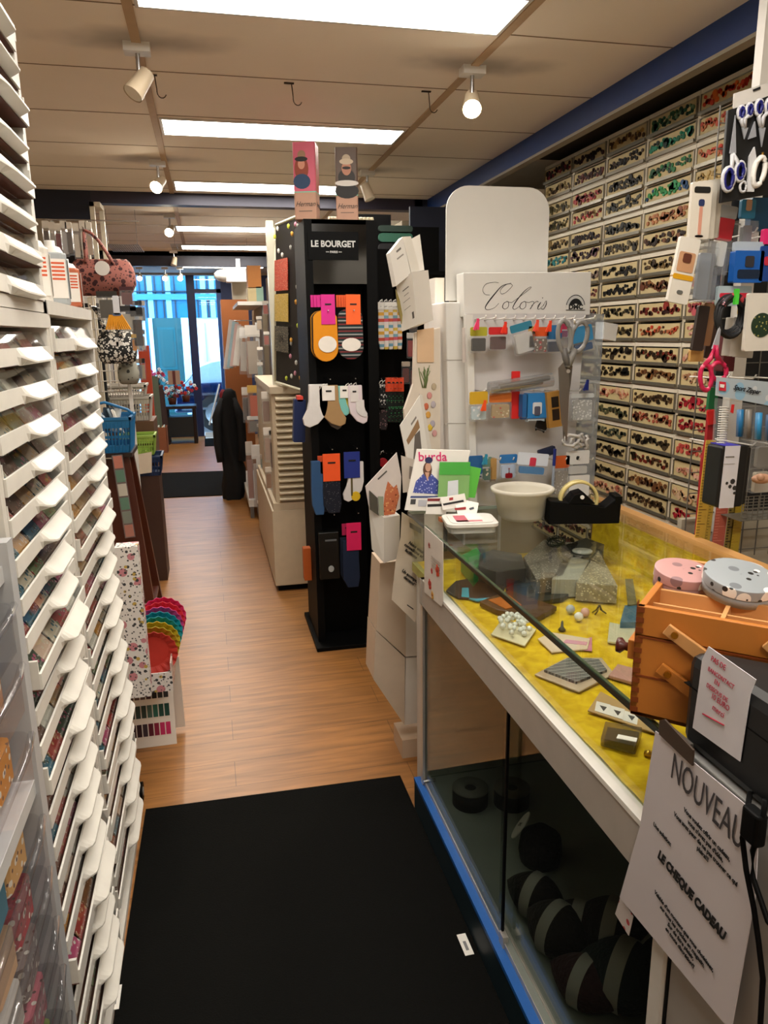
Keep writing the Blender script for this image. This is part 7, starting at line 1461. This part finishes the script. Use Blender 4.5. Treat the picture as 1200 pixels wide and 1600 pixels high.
# ribbon, rulers, tin case
c_ = W(1106, 592, 'y', 1.72)
rib = MB().poly([W(x, y, 'y', 1.72) - c_ for x, y in ((1108, 640), (1118, 640), (1115, 700), (1104, 846), (1088, 842), (1098, 720), (1104, 690))], (0, .01, 0), m('#98101a', .6)).poly([W(x, y, 'y', 1.718) - c_ for x, y in ((1104, 642), (1115, 640), (1117, 662), (1106, 664))], (0, -.004, 0), m('#d81c1c', .5)); o = rib.build('red_ribbon'); o.location = c_; tag(o, 'long dark red ribbon hanging from the rack down behind the counter', 'ribbon')
o = MB().poly([W(x, y, 'y', 1.74) - c_ for x, y in ((1110, 606), (1123, 606), (1120, 642), (1106, 642))], (0, .01, 0), m('#0c6a3a', .6)).build('green_ribbon'); o.location = c_; tag(o, 'short green ribbon above the dark red ribbon', 'ribbon')
for k, (x0, x1, y0, y1, c1, c2, lb) in enumerate(((1104, 1119, 688, 862, '#c9a440', '#6a4c14', 'yellow ruler with fine marks, leftmost of the hanging rulers'), (1119, 1126, 700, 866, '#b89a3c', '#5c4214', 'narrow yellow ruler, second of the hanging rulers'), (1124, 1142, 760, 866, '#b85a48', '#d88a74', 'red translucent ruler between the yellow ones'), (1143, 1152, 770, 868, '#8a742c', '#3c2c10', 'yellow ruler with bold black blocks, right of the red one'), (1151, 1166, 765, 868, '#c0a22c', '#a8861c', 'plain yellow ruler at the right'))):
    t_, w_, h_ = dims(x0, y0, x1, y1, 1.70); r = thing('ruler', lb, 'ruler', t_, group='rulers hanging on the rack', rot=(0, .03, 0))
    MB().box(-w_ / 2, w_ / 2, 0, .003, -h_, 0, m(c1, .35)).build('ruler_body', r); g = MB()
    for j in range(int(h_ / .008)): g.box(-w_ / 2, -w_ / 2 + w_ * (.35 if j % 5 else .8), -.0006, 0, -h_ + .008 * j, -h_ + .008 * j + (.0015 if k != 3 else .004), m(c2, .5))
    g.build('scale_marks', r)
t = thing('tin_case', 'black case with a white printed band and blue top hanging over the rulers', 'case', W(1150, 697, 'y', 1.52), rot=(0, .02, 0)); S6 = W(1150, 697, 'y', 1.52); s6 = lambda x, y: W(x, y, 'y', 1.52) - S6
a, b_ = s6(1124, 745), s6(1166, 745); h_ = s6(1150, 792).z
MB().rbox(a.x, b_.x, 0, .055, h_, 0, .008, m('#08080a', .35), axis='y').build('case_body', t, .003)
MB().rbox(b_.x + .003, b_.x + .014, .01, .06, h_ + .003, -.006, .004, m('#0a0a0c', .4), axis='y', n=2).build('case_lid', t)
u0, u1 = s6(1129, 745).x, s6(1152, 745).x
MB().box(u0, u1, -.0012, 0, h_ - .001, .001, m('#c9c6cc', .5)).box(u0, u1, -.001, .056, .0005, .0022, m('#3a34a8', .5)).build('paper_band', t)
g = MB(); 
for (x, y, r) in ((1145, 752, .007), (1141, 760, .005), (1148, 762, .006), (1136, 755, .004), (1148, 770, .004)): p = s6(x, y); g.add([(p.x + r * math.cos(k * .9), -.0018, p.z + r * math.sin(k * .9)) for k in range(7)], [tuple(range(7))], m('#2a2624', .6))
p = s6(1140, 715); g.box(p.x - .012, p.x + .012, -.0018, -.0012, p.z, p.z + .003, m('#6a6460', .6)).box(p.x - .015, p.x + .015, -.0018, -.0012, p.z - .016, p.z - .014, m('#a8a4a4', .6)); g.build('print', t)
o = MB().ball((0, 0, 0), .018, m('#b88a6c', .6), 14, sc=(1.5, .9, .7)).ball((-.012, -.01, .006), .010, m('#b88a6c', .6), 10).build('beige_knob'); o.location = W(1190, 748, 'y', 1.55); tag(o, 'flesh-beige rounded piece sticking out right of the black case', 'knob')
rk('clear_packet', 1176, 690, 1215, 768, [('pouch', 0, 1, CLEAR, 0, .02), ('grey_parts', .1, .5, m('#8a8680', .4), .2, .012), ('pale_parts', .6, 1, m('#b5aa98', .5), .2, .012)], 'clear packet with grey parts right of the black case', yd=1.6)
t = thing('wire_basket', 'grey wire basket at the right edge under the packets', 'basket', W(1190, 800, 'y', 1.62)); g = MB()
for k in range(9): g.cyl((-.06, 0, -.02 + .008 * k), (.12, 0, -.02 + .008 * k), .0012, m('#7a766c', .4), n=4)
for k in range(12): g.cyl((-.06 + .016 * k, 0, -.02), (-.06 + .016 * k, 0, .044), .0012, m('#7a766c', .4), n=4)
g.build('wire_front', t); MB().box(-.06, .12, 0, .08, -.022, -.02, m('#7a766c', .4)).build('basket_floor', t)
